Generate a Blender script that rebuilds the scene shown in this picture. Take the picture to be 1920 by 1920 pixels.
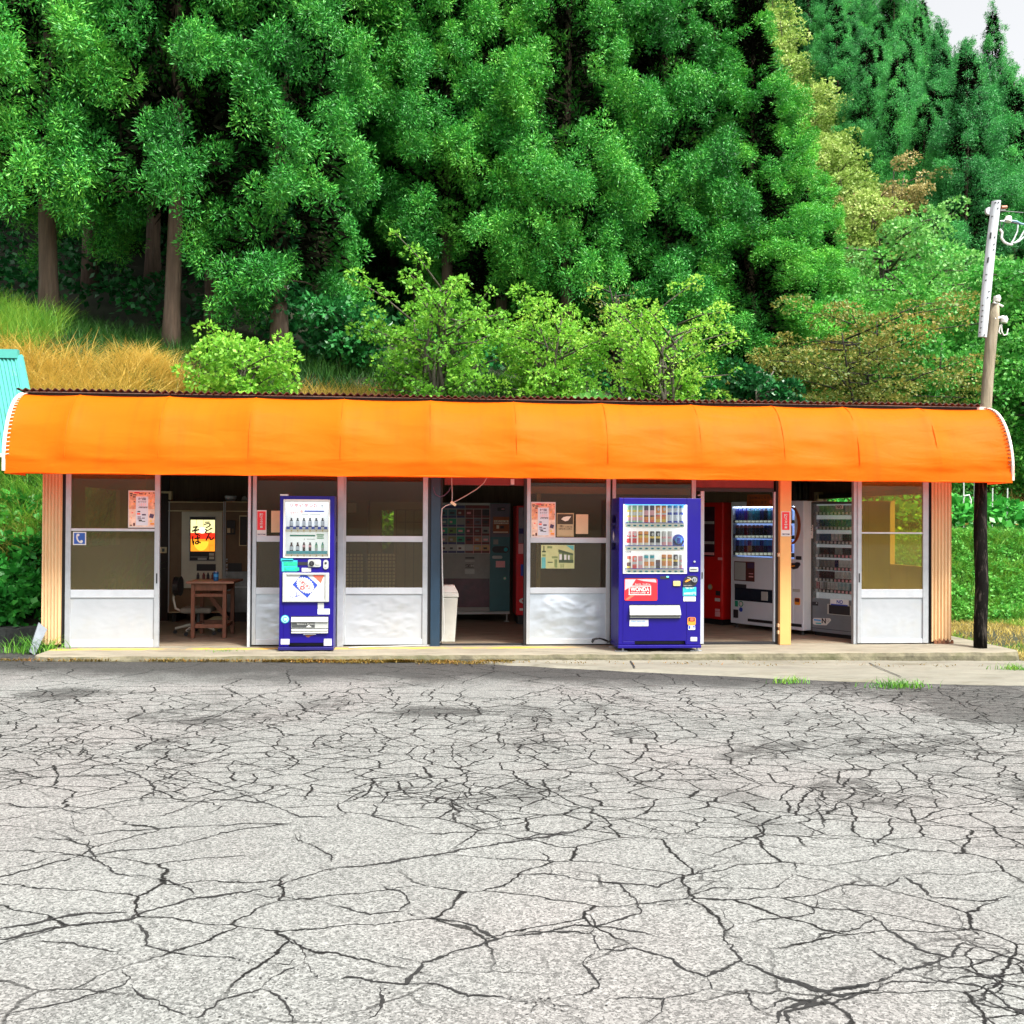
import bpy, bmesh, math, random
import numpy as np
from mathutils import Vector, Matrix, noise as mnoise

for o in list(bpy.data.objects):
    bpy.data.objects.remove(o)
SC = bpy.context.scene
COL = SC.collection
rad = math.radians
random.seed(7)

# ------------------------------------------------------------------ camera
CAM = Vector((-1.1, -12.52, 1.52))
YAW, PITCH, ROLL = rad(4.913), rad(0.551), rad(0.340)


def cam_rot():
    rz = Matrix(((math.cos(YAW), math.sin(YAW), 0), (-math.sin(YAW), math.cos(YAW), 0), (0, 0, 1)))
    rb = Matrix(((1, 0, 0), (0, 0, -1), (0, 1, 0)))
    rp = Matrix(((1, 0, 0), (0, math.cos(PITCH), -math.sin(PITCH)), (0, math.sin(PITCH), math.cos(PITCH))))
    rr = Matrix(((math.cos(ROLL), -math.sin(ROLL), 0), (math.sin(ROLL), math.cos(ROLL), 0), (0, 0, 1)))
    return rz @ rb @ rp @ rr


RM = cam_rot()
cd = bpy.data.cameras.new('camera')
cd.lens = 36.0
cd.sensor_width = 36.0
cd.sensor_fit = 'HORIZONTAL'
cd.clip_end = 3000
cam = bpy.data.objects.new('camera', cd)
COL.objects.link(cam)
cam.matrix_world = Matrix.Translation(CAM) @ RM.to_4x4()
SC.camera = cam

# ------------------------------------------------------------------ sky, sun, exposure
SUN_AZ, SUN_EL = rad(140), rad(58)      # azimuth clockwise from +Y
w = bpy.data.worlds.new('World')
SC.world = w
w.use_nodes = True
nt = w.node_tree
bg = nt.nodes['Background']
sky = nt.nodes.new('ShaderNodeTexSky')
sky.sky_type = 'NISHITA'
sky.sun_disc = False
sky.sun_elevation = SUN_EL
sky.sun_rotation = SUN_AZ
sky.air_density = 1.0
sky.dust_density = 5.0
sky.ozone_density = 1.0
hs = nt.nodes.new('ShaderNodeHueSaturation')
hs.inputs['Saturation'].default_value = 0.1
nt.links.new(sky.outputs[0], hs.inputs['Color'])
nt.links.new(hs.outputs[0], bg.inputs['Color'])
bg.inputs['Strength'].default_value = 0.147
sd = bpy.data.lights.new('sun', 'SUN')
sd.energy = 3.6
sd.angle = rad(11)
sd.color = (1.0, 0.95, 0.87)
sun = bpy.data.objects.new('sun', sd)
COL.objects.link(sun)
sdir = Vector((math.sin(SUN_AZ) * math.cos(SUN_EL), math.cos(SUN_AZ) * math.cos(SUN_EL), math.sin(SUN_EL)))
sun.rotation_euler = sdir.to_track_quat('Z', 'Y').to_euler()
sun.location = sdir * 60
SC.view_settings.view_transform = 'Standard'
SC.view_settings.look = 'None'
SC.view_settings.exposure = 1.08
SC.view_settings.gamma = 1.0
SC.render.engine = 'CYCLES'
SC.cycles.max_bounces = 8
SC.cycles.transparent_max_bounces = 12


# ------------------------------------------------------------------ measuring helpers
def ray(px, py):
    return RM @ Vector(((px - 960) / 1920, (960 - py) / 1920, -1.0))


def at(px, py, Y):
    d = ray(px, py)
    return CAM + d * ((Y - CAM.y) / d.y)


def gp(px, py, z=0.0):
    d = ray(px, py)
    return CAM + d * ((z - CAM.z) / d.z)


def wx(px, Y):
    return at(px, 960, Y).x


class Pl:
    """A vertical plane (origin on its base, turned by rotz) on which measured rectangles are read."""

    def __init__(s, loc, rotz=0.0, zoom=(0, 0, 1.0)):
        s.loc = Vector(loc)
        s.r = rotz
        s.ex = Vector((math.cos(rotz), math.sin(rotz), 0))
        s.ey = Vector((-math.sin(rotz), math.cos(rotz), 0))
        s.z = zoom

    def p(s, x, y, off=0.0):
        ox, oy, k = s.z
        d = ray(ox + x / k, oy + y / k)
        o = s.loc + s.ey * off
        t = (o - CAM).dot(s.ey) / d.dot(s.ey)
        q = CAM + d * t - s.loc
        return q.dot(s.ex), q.z

    def r4(s, x0, y0, x1, y1, off=0.0):
        ym, xm = (y0 + y1) / 2, (x0 + x1) / 2
        return s.p(x0, ym, off)[0], s.p(x1, ym, off)[0], s.p(xm, y1, off)[1], s.p(xm, y0, off)[1]


def S(r, g, b):
    f = lambda c: (c / 255 / 12.92) if c / 255 <= 0.04045 else ((c / 255 + 0.055) / 1.055) ** 2.4
    return (f(r), f(g), f(b))


# ------------------------------------------------------------------ materials
MATS = {}


def new_mat(name):
    m = bpy.data.materials.new(name)
    m.use_nodes = True
    return m, m.node_tree, m.node_tree.nodes['Principled BSDF']


def M(name, col, rough=0.55, metal=0.0, var=0.10, vs=5.0, bump=0.0, bs=60.0, emit=0.0, spec=0.5, coat=0.0, stain=None, ss=1.5, sf=0.5, stretch=(1, 1, 1)):
    if name in MATS:
        return MATS[name]
    m, t, b = new_mat(name)
    N, L = t.nodes, t.links
    tc = N.new('ShaderNodeTexCoord')
    mp = N.new('ShaderNodeMapping')
    mp.inputs['Scale'].default_value = stretch
    L.new(tc.outputs['Object'], mp.inputs['Vector'])
    nz = N.new('ShaderNodeTexNoise')
    nz.inputs['Scale'].default_value = vs
    nz.inputs['Detail'].default_value = 6
    nz.inputs['Roughness'].default_value = 0.65
    L.new(mp.outputs[0], nz.inputs['Vector'])
    mx = N.new('ShaderNodeMix')
    mx.data_type = 'RGBA'
    mx.inputs[6].default_value = (*[c * (1 - var) for c in col], 1)
    mx.inputs[7].default_value = (*[min(1, c * (1 + var)) for c in col], 1)
    mr = N.new('ShaderNodeMapRange')
    mr.inputs[1].default_value = 0.3
    mr.inputs[2].default_value = 0.7
    L.new(nz.outputs['Fac'], mr.inputs[0])
    L.new(mr.outputs[0], mx.inputs[0])
    out = mx.outputs[2]
    if stain:
        n2 = N.new('ShaderNodeTexNoise')
        n2.inputs['Scale'].default_value = ss
        n2.inputs['Detail'].default_value = 8
        n2.inputs['Roughness'].default_value = 0.7
        L.new(mp.outputs[0], n2.inputs['Vector'])
        r2 = N.new('ShaderNodeMapRange')
        r2.inputs[1].default_value = 0.52
        r2.inputs[2].default_value = 0.68
        r2.inputs[4].default_value = sf
        L.new(n2.outputs['Fac'], r2.inputs[0])
        m2 = N.new('ShaderNodeMix')
        m2.data_type = 'RGBA'
        L.new(r2.outputs[0], m2.inputs[0])
        L.new(out, m2.inputs[6])
        m2.inputs[7].default_value = (*stain, 1)
        out = m2.outputs[2]
    L.new(out, b.inputs['Base Color'])
    b.inputs['Roughness'].default_value = rough
    b.inputs['Metallic'].default_value = metal
    b.inputs['Specular IOR Level'].default_value = spec
    b.inputs['Coat Weight'].default_value = coat
    if emit:
        L.new(out, b.inputs['Emission Color'])
        b.inputs['Emission Strength'].default_value = emit
    if bump:
        n3 = N.new('ShaderNodeTexNoise')
        n3.inputs['Scale'].default_value = bs
        n3.inputs['Detail'].default_value = 5
        L.new(mp.outputs[0], n3.inputs['Vector'])
        bp = N.new('ShaderNodeBump')
        bp.inputs['Strength'].default_value = bump
        bp.inputs['Distance'].default_value = 0.01
        L.new(n3.outputs['Fac'], bp.inputs['Height'])
        L.new(bp.outputs[0], b.inputs['Normal'])
    MATS[name] = m
    return m


def glass_mat(name, tint, dust, dustcol, rough=0.02):
    m, t, b = new_mat(name)
    N, L = t.nodes, t.links
    N.remove(b)
    out = N['Material Output']
    tr = N.new('ShaderNodeBsdfTransparent')
    tr.inputs[0].default_value = (*tint, 1)
    gl = N.new('ShaderNodeBsdfGlossy')
    gl.inputs['Roughness'].default_value = rough
    gl.inputs['Color'].default_value = (1, 1, 1, 1)
    fr = N.new('ShaderNodeFresnel')
    fr.inputs[0].default_value = 1.45
    df = N.new('ShaderNodeBsdfDiffuse')
    df.inputs[0].default_value = (*dustcol, 1)
    tc = N.new('ShaderNodeTexCoord')
    nz = N.new('ShaderNodeTexNoise')
    nz.inputs['Scale'].default_value = 2.2
    nz.inputs['Detail'].default_value = 7
    L.new(tc.outputs['Object'], nz.inputs['Vector'])
    mr = N.new('ShaderNodeMapRange')
    mr.inputs[1].default_value = 0.3
    mr.inputs[2].default_value = 0.7
    mr.inputs[3].default_value = dust * 0.75
    mr.inputs[4].default_value = dust * 1.25
    L.new(nz.outputs['Fac'], mr.inputs[0])
    m1 = N.new('ShaderNodeMixShader')
    L.new(mr.outputs[0], m1.inputs[0])
    L.new(tr.outputs[0], m1.inputs[1])
    L.new(df.outputs[0], m1.inputs[2])
    m2 = N.new('ShaderNodeMixShader')
    L.new(fr.outputs[0], m2.inputs[0])
    L.new(m1.outputs[0], m2.inputs[1])
    L.new(gl.outputs[0], m2.inputs[2])
    L.new(m2.outputs[0], out.inputs[0])
    return m


def leaf_mat(name, c0, c1, c2, trans=0.35, rough=0.5, vs=0.9, spec=0.35, objvar=0.25):
    """Leaf colour differs leaf by leaf, clump by clump and tree by tree."""
    m, t, b = new_mat(name)
    N, L = t.nodes, t.links
    geo = N.new('ShaderNodeNewGeometry')
    tc = N.new('ShaderNodeTexCoord')
    nz = N.new('ShaderNodeTexNoise')
    nz.inputs['Scale'].default_value = vs
    nz.inputs['Detail'].default_value = 3
    L.new(tc.outputs['Object'], nz.inputs['Vector'])
    oi = N.new('ShaderNodeObjectInfo')
    a = N.new('ShaderNodeMath')
    a.operation = 'MULTIPLY_ADD'
    L.new(geo.outputs['Random Per Island'], a.inputs[0])
    a.inputs[1].default_value = 0.45
    L.new(nz.outputs['Fac'], a.inputs[2])
    a2 = N.new('ShaderNodeMath')
    a2.operation = 'MULTIPLY_ADD'
    L.new(oi.outputs['Random'], a2.inputs[0])
    a2.inputs[1].default_value = objvar
    L.new(a.outputs[0], a2.inputs[2])
    mr = N.new('ShaderNodeMapRange')
    mr.inputs[1].default_value = 0.42
    mr.inputs[2].default_value = 1.05 + objvar * 0.7
    L.new(a2.outputs[0], mr.inputs[0])
    cr = N.new('ShaderNodeValToRGB')
    cr.color_ramp.elements[0].color = (*c0, 1)
    cr.color_ramp.elements[1].color = (*c2, 1)
    e = cr.color_ramp.elements.new(0.5)
    e.color = (*c1, 1)
    L.new(mr.outputs[0], cr.inputs[0])
    L.new(cr.outputs[0], b.inputs['Base Color'])
    b.inputs['Roughness'].default_value = rough
    b.inputs['Specular IOR Level'].default_value = spec
    tl = N.new('ShaderNodeBsdfTranslucent')
    L.new(cr.outputs[0], tl.inputs[0])
    mx = N.new('ShaderNodeMixShader')
    mx.inputs[0].default_value = trans
    L.new(b.outputs[0], mx.inputs[1])
    L.new(tl.outputs[0], mx.inputs[2])
    L.new(mx.outputs[0], N['Material Output'].inputs[0])
    return m


# ------------------------------------------------------------------ mesh building
def link(o, parent=None):
    COL.objects.link(o)
    if parent is not None:
        o.parent = parent
    return o


class MB:
    def __init__(s):
        s.v, s.f, s.mi, s.mats = [], [], [], []

    def m(s, mat):
        if mat not in s.mats:
            s.mats.append(mat)
        return s.mats.index(mat)

    def add(s, vs, fs, mat):
        n = len(s.v)
        k = s.m(mat)
        s.v += [tuple(v) for v in vs]
        for f in fs:
            s.f.append([i + n for i in f])
            s.mi.append(k)
        return s

    def box(s, x0, x1, y0, y1, z0, z1, mat):
        return s.add([(x0, y0, z0), (x1, y0, z0), (x1, y1, z0), (x0, y1, z0), (x0, y0, z1), (x1, y0, z1), (x1, y1, z1), (x0, y1, z1)],
                     [(3, 2, 1, 0), (4, 5, 6, 7), (0, 1, 5, 4), (1, 2, 6, 5), (2, 3, 7, 6), (3, 0, 4, 7)], mat)

    def bar(s, p, q, wd, dp, mat):
        """A square-section bar from p to q."""
        p, q = Vector(p), Vector(q)
        a = (q - p).normalized()
        u = a.cross(Vector((0, 1, 0)))
        u = u.normalized() if u.length > 1e-3 else Vector((1, 0, 0))
        v = a.cross(u).normalized()
        vs = []
        for c in (p, q):
            for i, j in ((-1, -1), (1, -1), (1, 1), (-1, 1)):
                vs.append(c + u * (i * wd / 2) + v * (j * dp / 2))
        return s.add(vs, [(3, 2, 1, 0), (4, 5, 6, 7), (0, 1, 5, 4), (1, 2, 6, 5), (2, 3, 7, 6), (3, 0, 4, 7)], mat)

    def prism(s, poly, y0, y1, mat):
        n = len(poly)
        vs = [(x, y0, z) for x, z in poly] + [(x, y1, z) for x, z in poly]
        fs = [tuple(range(n)), tuple(range(2 * n - 1, n - 1, -1))]
        fs += [(i, i + n, (i + 1) % n + n, (i + 1) % n) for i in range(n)]
        return s.add(vs, fs, mat)

    def disc(s, cx, cz, r, y0, y1, mat, n=20, rz=None):
        rz = rz or r
        return s.prism([(cx + r * math.cos(2 * math.pi * i / n), cz + rz * math.sin(2 * math.pi * i / n)) for i in range(n)], y0, y1, mat)

    def rrect(s, x0, x1, z0, z1, r, y0, y1, mat, n=5):
        r = min(r, abs(x1 - x0) / 2.01, abs(z1 - z0) / 2.01)
        ps = []
        for cx, cz, a0 in ((x1 - r, z1 - r, 0), (x0 + r, z1 - r, 90), (x0 + r, z0 + r, 180), (x1 - r, z0 + r, 270)):
            for i in range(n + 1):
                a = rad(a0 + 90 * i / n)
                ps.append((cx + r * math.cos(a), cz + r * math.sin(a)))
        return s.prism(ps, y0, y1, mat)

    def tube(s, pts, r, mat, n=8):
        pts = [Vector(p) for p in pts]
        rs = r if isinstance(r, (list, tuple)) else [r] * len(pts)
        vs, fs = [], []
        u = None
        for i, p in enumerate(pts):
            a = (pts[min(i + 1, len(pts) - 1)] - pts[max(i - 1, 0)]).normalized()
            if u is None:
                u = a.cross(Vector((0, 0, 1)))
                if u.length < 1e-3:
                    u = Vector((1, 0, 0))
            u = (u - a * u.dot(a))
            u = u.normalized() if u.length > 1e-5 else a.orthogonal().normalized()
            v = a.cross(u)
            for k in range(n):
                t = 2 * math.pi * k / n
                vs.append(p + (u * math.cos(t) + v * math.sin(t)) * rs[i])
        for i in range(len(pts) - 1):
            for k in range(n):
                fs.append((i * n + k, i * n + (k + 1) % n, (i + 1) * n + (k + 1) % n, (i + 1) * n + k))
        fs.append(tuple(range(n - 1, -1, -1)))
        fs.append(tuple((len(pts) - 1) * n + k for k in range(n)))
        return s.add(vs, fs, mat)

    def lathe(s, cx, cy, prof, mat, n=14):
        """prof: list of (radius, z) or (radius, z, material of the band above)."""
        for i in range(len(prof) - 1):
            a, b = prof[i], prof[i + 1]
            mm = a[2] if len(a) > 2 else mat
            vs = []
            for q in (a, b):
                for k in range(n):
                    t = 2 * math.pi * k / n
                    vs.append((cx + q[0] * math.cos(t), cy + q[0] * math.sin(t), q[1]))
            fs = [(k, (k + 1) % n, n + (k + 1) % n, n + k) for k in range(n)]
            if i == 0:
                fs.append(tuple(range(n - 1, -1, -1)))
            if i == len(prof) - 2:
                fs.append(tuple(range(n, 2 * n)))
            s.add(vs, fs, mm)
        return s

    def text(s, body, x0, x1, z0, z1, y, mat, ang=0.0, bold=0.0):
        """Lettering fitted to a rectangle on the front face."""
        cu = bpy.data.curves.new('lettering', 'FONT')
        cu.body = body
        cu.size = 1.0
        cu.resolution_u = 3
        cu.offset = bold
        cu.space_line = 0.95
        cu.align_x = 'CENTER'
        to = bpy.data.objects.new('lettering', cu)
        COL.objects.link(to)
        dg = bpy.context.evaluated_depsgraph_get()
        me = bpy.data.meshes.new_from_object(to.evaluated_get(dg))
        bpy.data.objects.remove(to)
        bpy.data.curves.remove(cu)
        if not me.vertices:
            bpy.data.meshes.remove(me)
            return s
        P = [v.co.copy() for v in me.vertices]
        a0, a1 = min(p.x for p in P), max(p.x for p in P)
        b0, b1 = min(p.y for p in P), max(p.y for p in P)
        cx, cz = (x0 + x1) / 2, (z0 + z1) / 2
        ca, sa = math.cos(ang), math.sin(ang)
        vs = []
        for p in P:
            u = ((p.x - a0) / max(1e-6, a1 - a0) - 0.5) * (x1 - x0)
            v = ((p.y - b0) / max(1e-6, b1 - b0) - 0.5) * (z1 - z0)
            vs.append((cx + u * ca - v * sa, y, cz + u * sa + v * ca))
        fs = [tuple(p.vertices) for p in me.polygons]
        bpy.data.meshes.remove(me)
        return s.add(vs, fs, mat)

    def build(s, name, parent=None, bevel=0.0, smooth=False, seg=2):
        me = bpy.data.meshes.new(name)
        me.from_pydata(s.v, [], s.f)
        for mt in s.mats:
            me.materials.append(mt)
        me.polygons.foreach_set('material_index', s.mi)
        if smooth:
            me.polygons.foreach_set('use_smooth', [True] * len(me.polygons))
        me.update()
        o = bpy.data.objects.new(name, me)
        link(o, parent)
        if bevel:
            b = o.modifiers.new('bevel', 'BEVEL')
            b.width = bevel
            b.segments = seg
            b.limit_method = 'ANGLE'
            b.angle_limit = rad(50)
        return o


def tag(o, label=None, cat=None, group=None, kind=None):
    if label:
        o['label'] = label
    if cat:
        o['category'] = cat
    if group:
        o['group'] = group
    if kind:
        o['kind'] = kind
    return o


def thing(name, label, cat, loc=(0, 0, 0), rotz=0.0, group=None):
    o = bpy.data.objects.new(name, None)
    o.empty_display_size = 0.2
    link(o)
    o.location = loc
    o.rotation_euler = (0, 0, rotz)
    return tag(o, label, cat, group)


def copy_thing(o, loc, rotz, scale=(1, 1, 1), label=None, group=None):
    c = o.copy()
    COL.objects.link(c)
    c.location = loc
    c.rotation_euler = (0, 0, rotz)
    c.scale = scale
    if label:
        c['label'] = label
    if group:
        c['group'] = group
    for ch in o.children:
        d = ch.copy()
        COL.objects.link(d)
        d.parent = c
    return c


def mesh_np(name, V, Q, mats, mi=None):
    me = bpy.data.meshes.new(name)
    V = np.asarray(V, dtype=np.float32)
    Q = np.asarray(Q, dtype=np.int32)
    me.vertices.add(len(V))
    me.vertices.foreach_set('co', V.ravel())
    k = Q.shape[1]
    me.loops.add(Q.size)
    me.loops.foreach_set('vertex_index', Q.ravel())
    me.polygons.add(len(Q))
    me.polygons.foreach_set('loop_start', np.arange(len(Q), dtype=np.int32) * k)
    me.polygons.foreach_set('loop_total', np.full(len(Q), k, dtype=np.int32))
    for m in mats:
        me.materials.append(m)
    if mi is not None:
        me.polygons.foreach_set('material_index', np.asarray(mi, dtype=np.int32))
    me.update(calc_edges=True)
    me.validate()
    return me

# ------------------------------------------------------------------ ground
def za(x):
    return -0.055 - 0.0085 * (min(max(x, -12), 12) + 5.5)


TX = [-80, -14, -10, -6.3, -5.4, -1, 3, 5.3, 6.6, 9, 12, 22, 45, 60, 130]
TY = [0.6, 1.3, 2.8, 4.2, 4.9, 9, 12, 20, 35, 60, 90, 160]
TZ = [
    [0] * 15,
    [0.25, .25, .25, .25, 0, 0, 0, 0, 0, 0, 0, 0, 0, 0, 0],
    [1.5, 1.5, 1.5, 1.3, 0, 0, 0, 0, 0.0, .12, .12, .1, .1, .1, .1],
    [2.7, 2.7, 2.7, 2.5, 0.0, 0, 0, 0.0, 1.15, 1.3, 1.32, 1.3, 1.3, 1.3, 1.3],
    [3.2, 3.2, 3.2, 2.9, .8, .5, .4, .35, 1.25, 1.34, 1.36, 1.35, 1.35, 1.35, 1.35],
    [5.8, 5.6, 5.4, 5.0, 4.95, 4.5, 3.6, 2.8, 2.1, 1.45, 1.4, 1.4, 1.4, 1.4, 1.5],
    [6.7, 6.5, 6.3, 6.0, 5.9, 5.4, 4.6, 4.0, 3.5, 2.9, 2.9, 2.9, 3, 3.2, 4],
    [11, 10.5, 10, 9.5, 9.3, 8.6, 7.8, 7, 6.6, 5.6, 4.8, 4.4, 4.5, 5, 6],
    [24, 22, 21, 20, 20, 19, 17, 15.5, 14.5, 12.5, 11, 10, 10, 10, 10],
    [42, 40, 38, 36, 35, 34, 32, 31, 30, 29, 28, 26, 22, 18, 10],
    [71, 69, 67, 65, 63, 62, 61, 60, 60, 60.5, 61, 59.5, 47.5, 33, 10],
    [80, 78, 76, 74, 72, 70, 68, 66, 65, 64, 62, 56, 44, 26, 10],
]


def tz(x, y):
    """Height of the ground at (x, y)."""
    if y <= TY[0]:
        return za(x) - 0.03
    i = max(0, min(len(TX) - 2, next((k for k in range(len(TX) - 1) if x < TX[k + 1]), len(TX) - 2)))
    j = max(0, min(len(TY) - 2, next((k for k in range(len(TY) - 1) if y < TY[k + 1]), len(TY) - 2)))
    u = min(1, max(0, (x - TX[i]) / (TX[i + 1] - TX[i])))
    v = min(1, max(0, (y - TY[j]) / (TY[j + 1] - TY[j])))
    a = TZ[j][i] * (1 - u) + TZ[j][i + 1] * u
    b = TZ[j + 1][i] * (1 - u) + TZ[j + 1][i + 1] * u
    if j == 0:
        a = za(x) - 0.03
    h = a * (1 - v) + b * v
    if -5.45 < x < 6.1 and y < 4.75:
        return min(h, -0.12)
    n = mnoise.noise(Vector((x * 0.6, y * 0.6, 0))) * 0.10 + mnoise.noise(Vector((x * 0.13, y * 0.13, 3))) * 0.3
    return h + n * min(1, max(0, (y - 1.4) / 3))


def tagset(o, kind):
    o['kind'] = kind
    return o


xs = np.unique(np.concatenate([np.linspace(-120, -16, 14), np.linspace(-16, 20, 110), np.linspace(20, 70, 40), np.linspace(70, 260, 12)]))
ys = np.unique(np.concatenate([np.linspace(-200, 0, 14), np.linspace(0, 14, 70), np.linspace(14, 100, 60), np.linspace(100, 260, 10)]))
gv = np.array([(x, y, tz(float(x), float(y))) for y in ys for x in xs])
nx = len(xs)
gq = np.array([(j * nx + i, j * nx + i + 1, (j + 1) * nx + i + 1, (j + 1) * nx + i) for j in range(len(ys) - 1) for i in range(nx - 1)])
soil = M('forest_soil', (0.022, 0.028, 0.012), 0.95, var=0.5, vs=1.2, bump=0.6, bs=14, stain=(0.03, 0.024, 0.014), ss=0.6, sf=0.7)
me = mesh_np('ground', gv, gq, [soil])
me.polygons.foreach_set('use_smooth', [True] * len(me.polygons))
tagset(link(bpy.data.objects.new('ground', me)), 'structure')


# asphalt material ------------------------------------------------
def asphalt_material():
    m, t, b = new_mat('cracked_asphalt')
    N, L = t.nodes, t.links

    def math_(op, a, bb=None, cc=None, clamp=False):
        n = N.new('ShaderNodeMath')
        n.operation = op
        n.use_clamp = clamp
        for i, q in enumerate((a, bb, cc)):
            if q is None:
                continue
            if isinstance(q, (int, float)):
                n.inputs[i].default_value = q
            else:
                L.new(q, n.inputs[i])
        return n.outputs[0]

    def rng(v, a, bb, c=0.0, d=1.0):
        n = N.new('ShaderNodeMapRange')
        n.interpolation_type = 'SMOOTHSTEP'
        L.new(v, n.inputs[0])
        for i, q in ((1, a), (2, bb), (3, c), (4, d)):
            n.inputs[i].default_value = q
        return n.outputs[0]

    def nz(scale, detail=4, rough=0.6, vec=None, out='Fac'):
        n = N.new('ShaderNodeTexNoise')
        n.inputs['Scale'].default_value = scale
        n.inputs['Detail'].default_value = detail
        n.inputs['Roughness'].default_value = rough
        L.new(vec or co, n.inputs['Vector'])
        return n.outputs[out]

    geo = N.new('ShaderNodeNewGeometry')
    co = geo.outputs['Position']
    sep = N.new('ShaderNodeSeparateXYZ')
    L.new(co, sep.inputs[0])
    X, Y = sep.outputs[0], sep.outputs[1]

    def warped(amp, sc):
        n = nz(sc, 5, 0.6, out='Color')
        v = N.new('ShaderNodeVectorMath')
        v.operation = 'SUBTRACT'
        L.new(n, v.inputs[0])
        v.inputs[1].default_value = (0.5, 0.5, 0.5)
        s = N.new('ShaderNodeVectorMath')
        s.operation = 'MULTIPLY_ADD'
        L.new(v.outputs[0], s.inputs[0])
        s.inputs[1].default_value = (amp, amp, 0)
        L.new(co, s.inputs[2])
        return s.outputs[0]

    def crack(scale, width, amp, wsc, seed=0.0):
        wv = warped(amp, wsc)
        mp = N.new('ShaderNodeMapping')
        mp.inputs['Location'].default_value = (seed, seed * 1.7, 0)
        mp.inputs['Rotation'].default_value = (0, 0, 0.15)
        mp.inputs['Scale'].default_value = (0.8, 1.15, 0)
        L.new(wv, mp.inputs[0])
        v = N.new('ShaderNodeTexVoronoi')
        v.voronoi_dimensions = '2D'
        v.feature = 'DISTANCE_TO_EDGE'
        v.inputs['Scale'].default_value = scale
        v.inputs['Randomness'].default_value = 1.0
        L.new(mp.outputs[0], v.inputs['Vector'])
        d = math_('DIVIDE', v.outputs['Distance'], scale)
        wn = math_('MULTIPLY_ADD', nz(2.3, 4), width * 1.3, width * 0.15)
        r = math_('DIVIDE', d, math_('MAXIMUM', wn, width * 0.28))
        return rng(r, 0.35, 1.0, 1.0, 0.0)

    band = math_('MULTIPLY', rng(math_('MULTIPLY_ADD', X, 0.32, Y), -7.9, -6.3), rng(Y, -2.0, -3.6))
    prox = rng(math_('MULTIPLY_ADD', X, 0.28, Y), -7.6, -6.6)
    gate = math_('ADD', nz(0.42, 3), math_('MULTIPLY_ADD', band, 0.42, -0.15))
    gate = math_('ADD', gate, math_('MULTIPLY', rng(X, -2.5, 3.0), 0.07))
    g1 = rng(gate, 0.30, 0.40)
    g2 = rng(gate, 0.46, 0.56)
    c_big = math_('MULTIPLY', crack(0.75, 0.0082, 0.35, 1.6, 3.1), math_('MULTIPLY', prox, rng(nz(0.5, 2), 0.30, 0.40)))
    c_mid = math_('MULTIPLY', crack(2.1, 0.0112, 0.22, 3.0, 7.7), g1)
    c_small = math_('MULTIPLY', crack(4.2, 0.0108, 0.12, 6.0, 1.3), g2)
    c_fine = math_('MULTIPLY', math_('MULTIPLY', crack(7.5, 0.0072, 0.06, 9.0, 5.3), g2), rng(nz(1.3, 3), 0.5, 0.6))
    cracks = math_('MAXIMUM', math_('MAXIMUM', c_big, c_mid), math_('MAXIMUM', c_small, c_fine))

    # stones in the surface
    vo = N.new('ShaderNodeTexVoronoi')
    vo.inputs['Scale'].default_value = 105
    L.new(co, vo.inputs['Vector'])
    sp = N.new('ShaderNodeSeparateColor')
    L.new(vo.outputs['Color'], sp.inputs[0])
    stone = math_('MULTIPLY_ADD', sp.outputs[0], 0.185, 0.092)
    v2 = N.new('ShaderNodeTexVoronoi')
    v2.inputs['Scale'].default_value = 210
    L.new(co, v2.inputs['Vector'])
    s2 = N.new('ShaderNodeSeparateColor')
    L.new(v2.outputs['Color'], s2.inputs[0])
    pit = rng(s2.outputs[1], 0.80, 0.92)
    val = math_('MULTIPLY', stone, math_('MULTIPLY_ADD', pit, -0.55, 1.0))
    val = math_('MULTIPLY', val, math_('MULTIPLY_ADD', nz(0.8, 5), 0.35, 0.83))
    # newer, darker asphalt by the slab and in worn patches
    edge = math_('MULTIPLY', nz(1.1, 6, 0.7), 1.9)
    ylim = math_('MULTIPLY_ADD', X, -0.10, -2.75)
    dy = math_('SUBTRACT', Y, ylim)
    near = rng(math_('ADD', dy, edge), 0.85, 2.0)
    pr = gp(1895, 1330, -0.13)
    pr2 = gp(1800, 1300, -0.13)
    patch = rng(math_('MULTIPLY_ADD', g2, 0.18, nz(0.9, 7, 0.72)), 0.72, 0.90, 0, 0.6)
    def blob(cx, cy, rx, ry):
        a = math_('DIVIDE', math_('SUBTRACT', X, cx), rx)
        c = math_('DIVIDE', math_('SUBTRACT', Y, cy), ry)
        d = math_('SQRT', math_('ADD', math_('MULTIPLY', a, a), math_('MULTIPLY', c, c)))
        d = math_('ADD', d, math_('MULTIPLY_ADD', nz(4, 8, 0.8), 3.0, -1.5))
        return rng(d, 1.15, 0.6)
    p1 = gp(115, 1300, -0.06); p2 = gp(835, 1335, -0.1); 
    far_right = math_('MAXIMUM', blob(pr.x, pr.y, 0.9, 1.3), blob(pr2.x, pr2.y, 1.3, 0.6))
    bl = math_('MAXIMUM', math_('MAXIMUM', blob(p1.x, p1.y, 0.42, 0.38), blob(p2.x, p2.y, 0.6, 0.26)), math_('MULTIPLY', rng(gate, 0.62, 0.85), rng(nz(1.6, 7, 0.75), 0.5, 0.62)))
    wear = math_('MAXIMUM', math_('MAXIMUM', math_('MULTIPLY', near, 1.0), math_('MULTIPLY', far_right, 0.8)), math_('MAXIMUM', patch, math_('MULTIPLY', bl, 0.75)))
    val = math_('MULTIPLY', val, math_('MULTIPLY_ADD', wear, -0.76, 1.0))
    val = math_('MULTIPLY', val, math_('MULTIPLY_ADD', cracks, -0.96, 1.0))
    tint = nz(0.35, 3)
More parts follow.
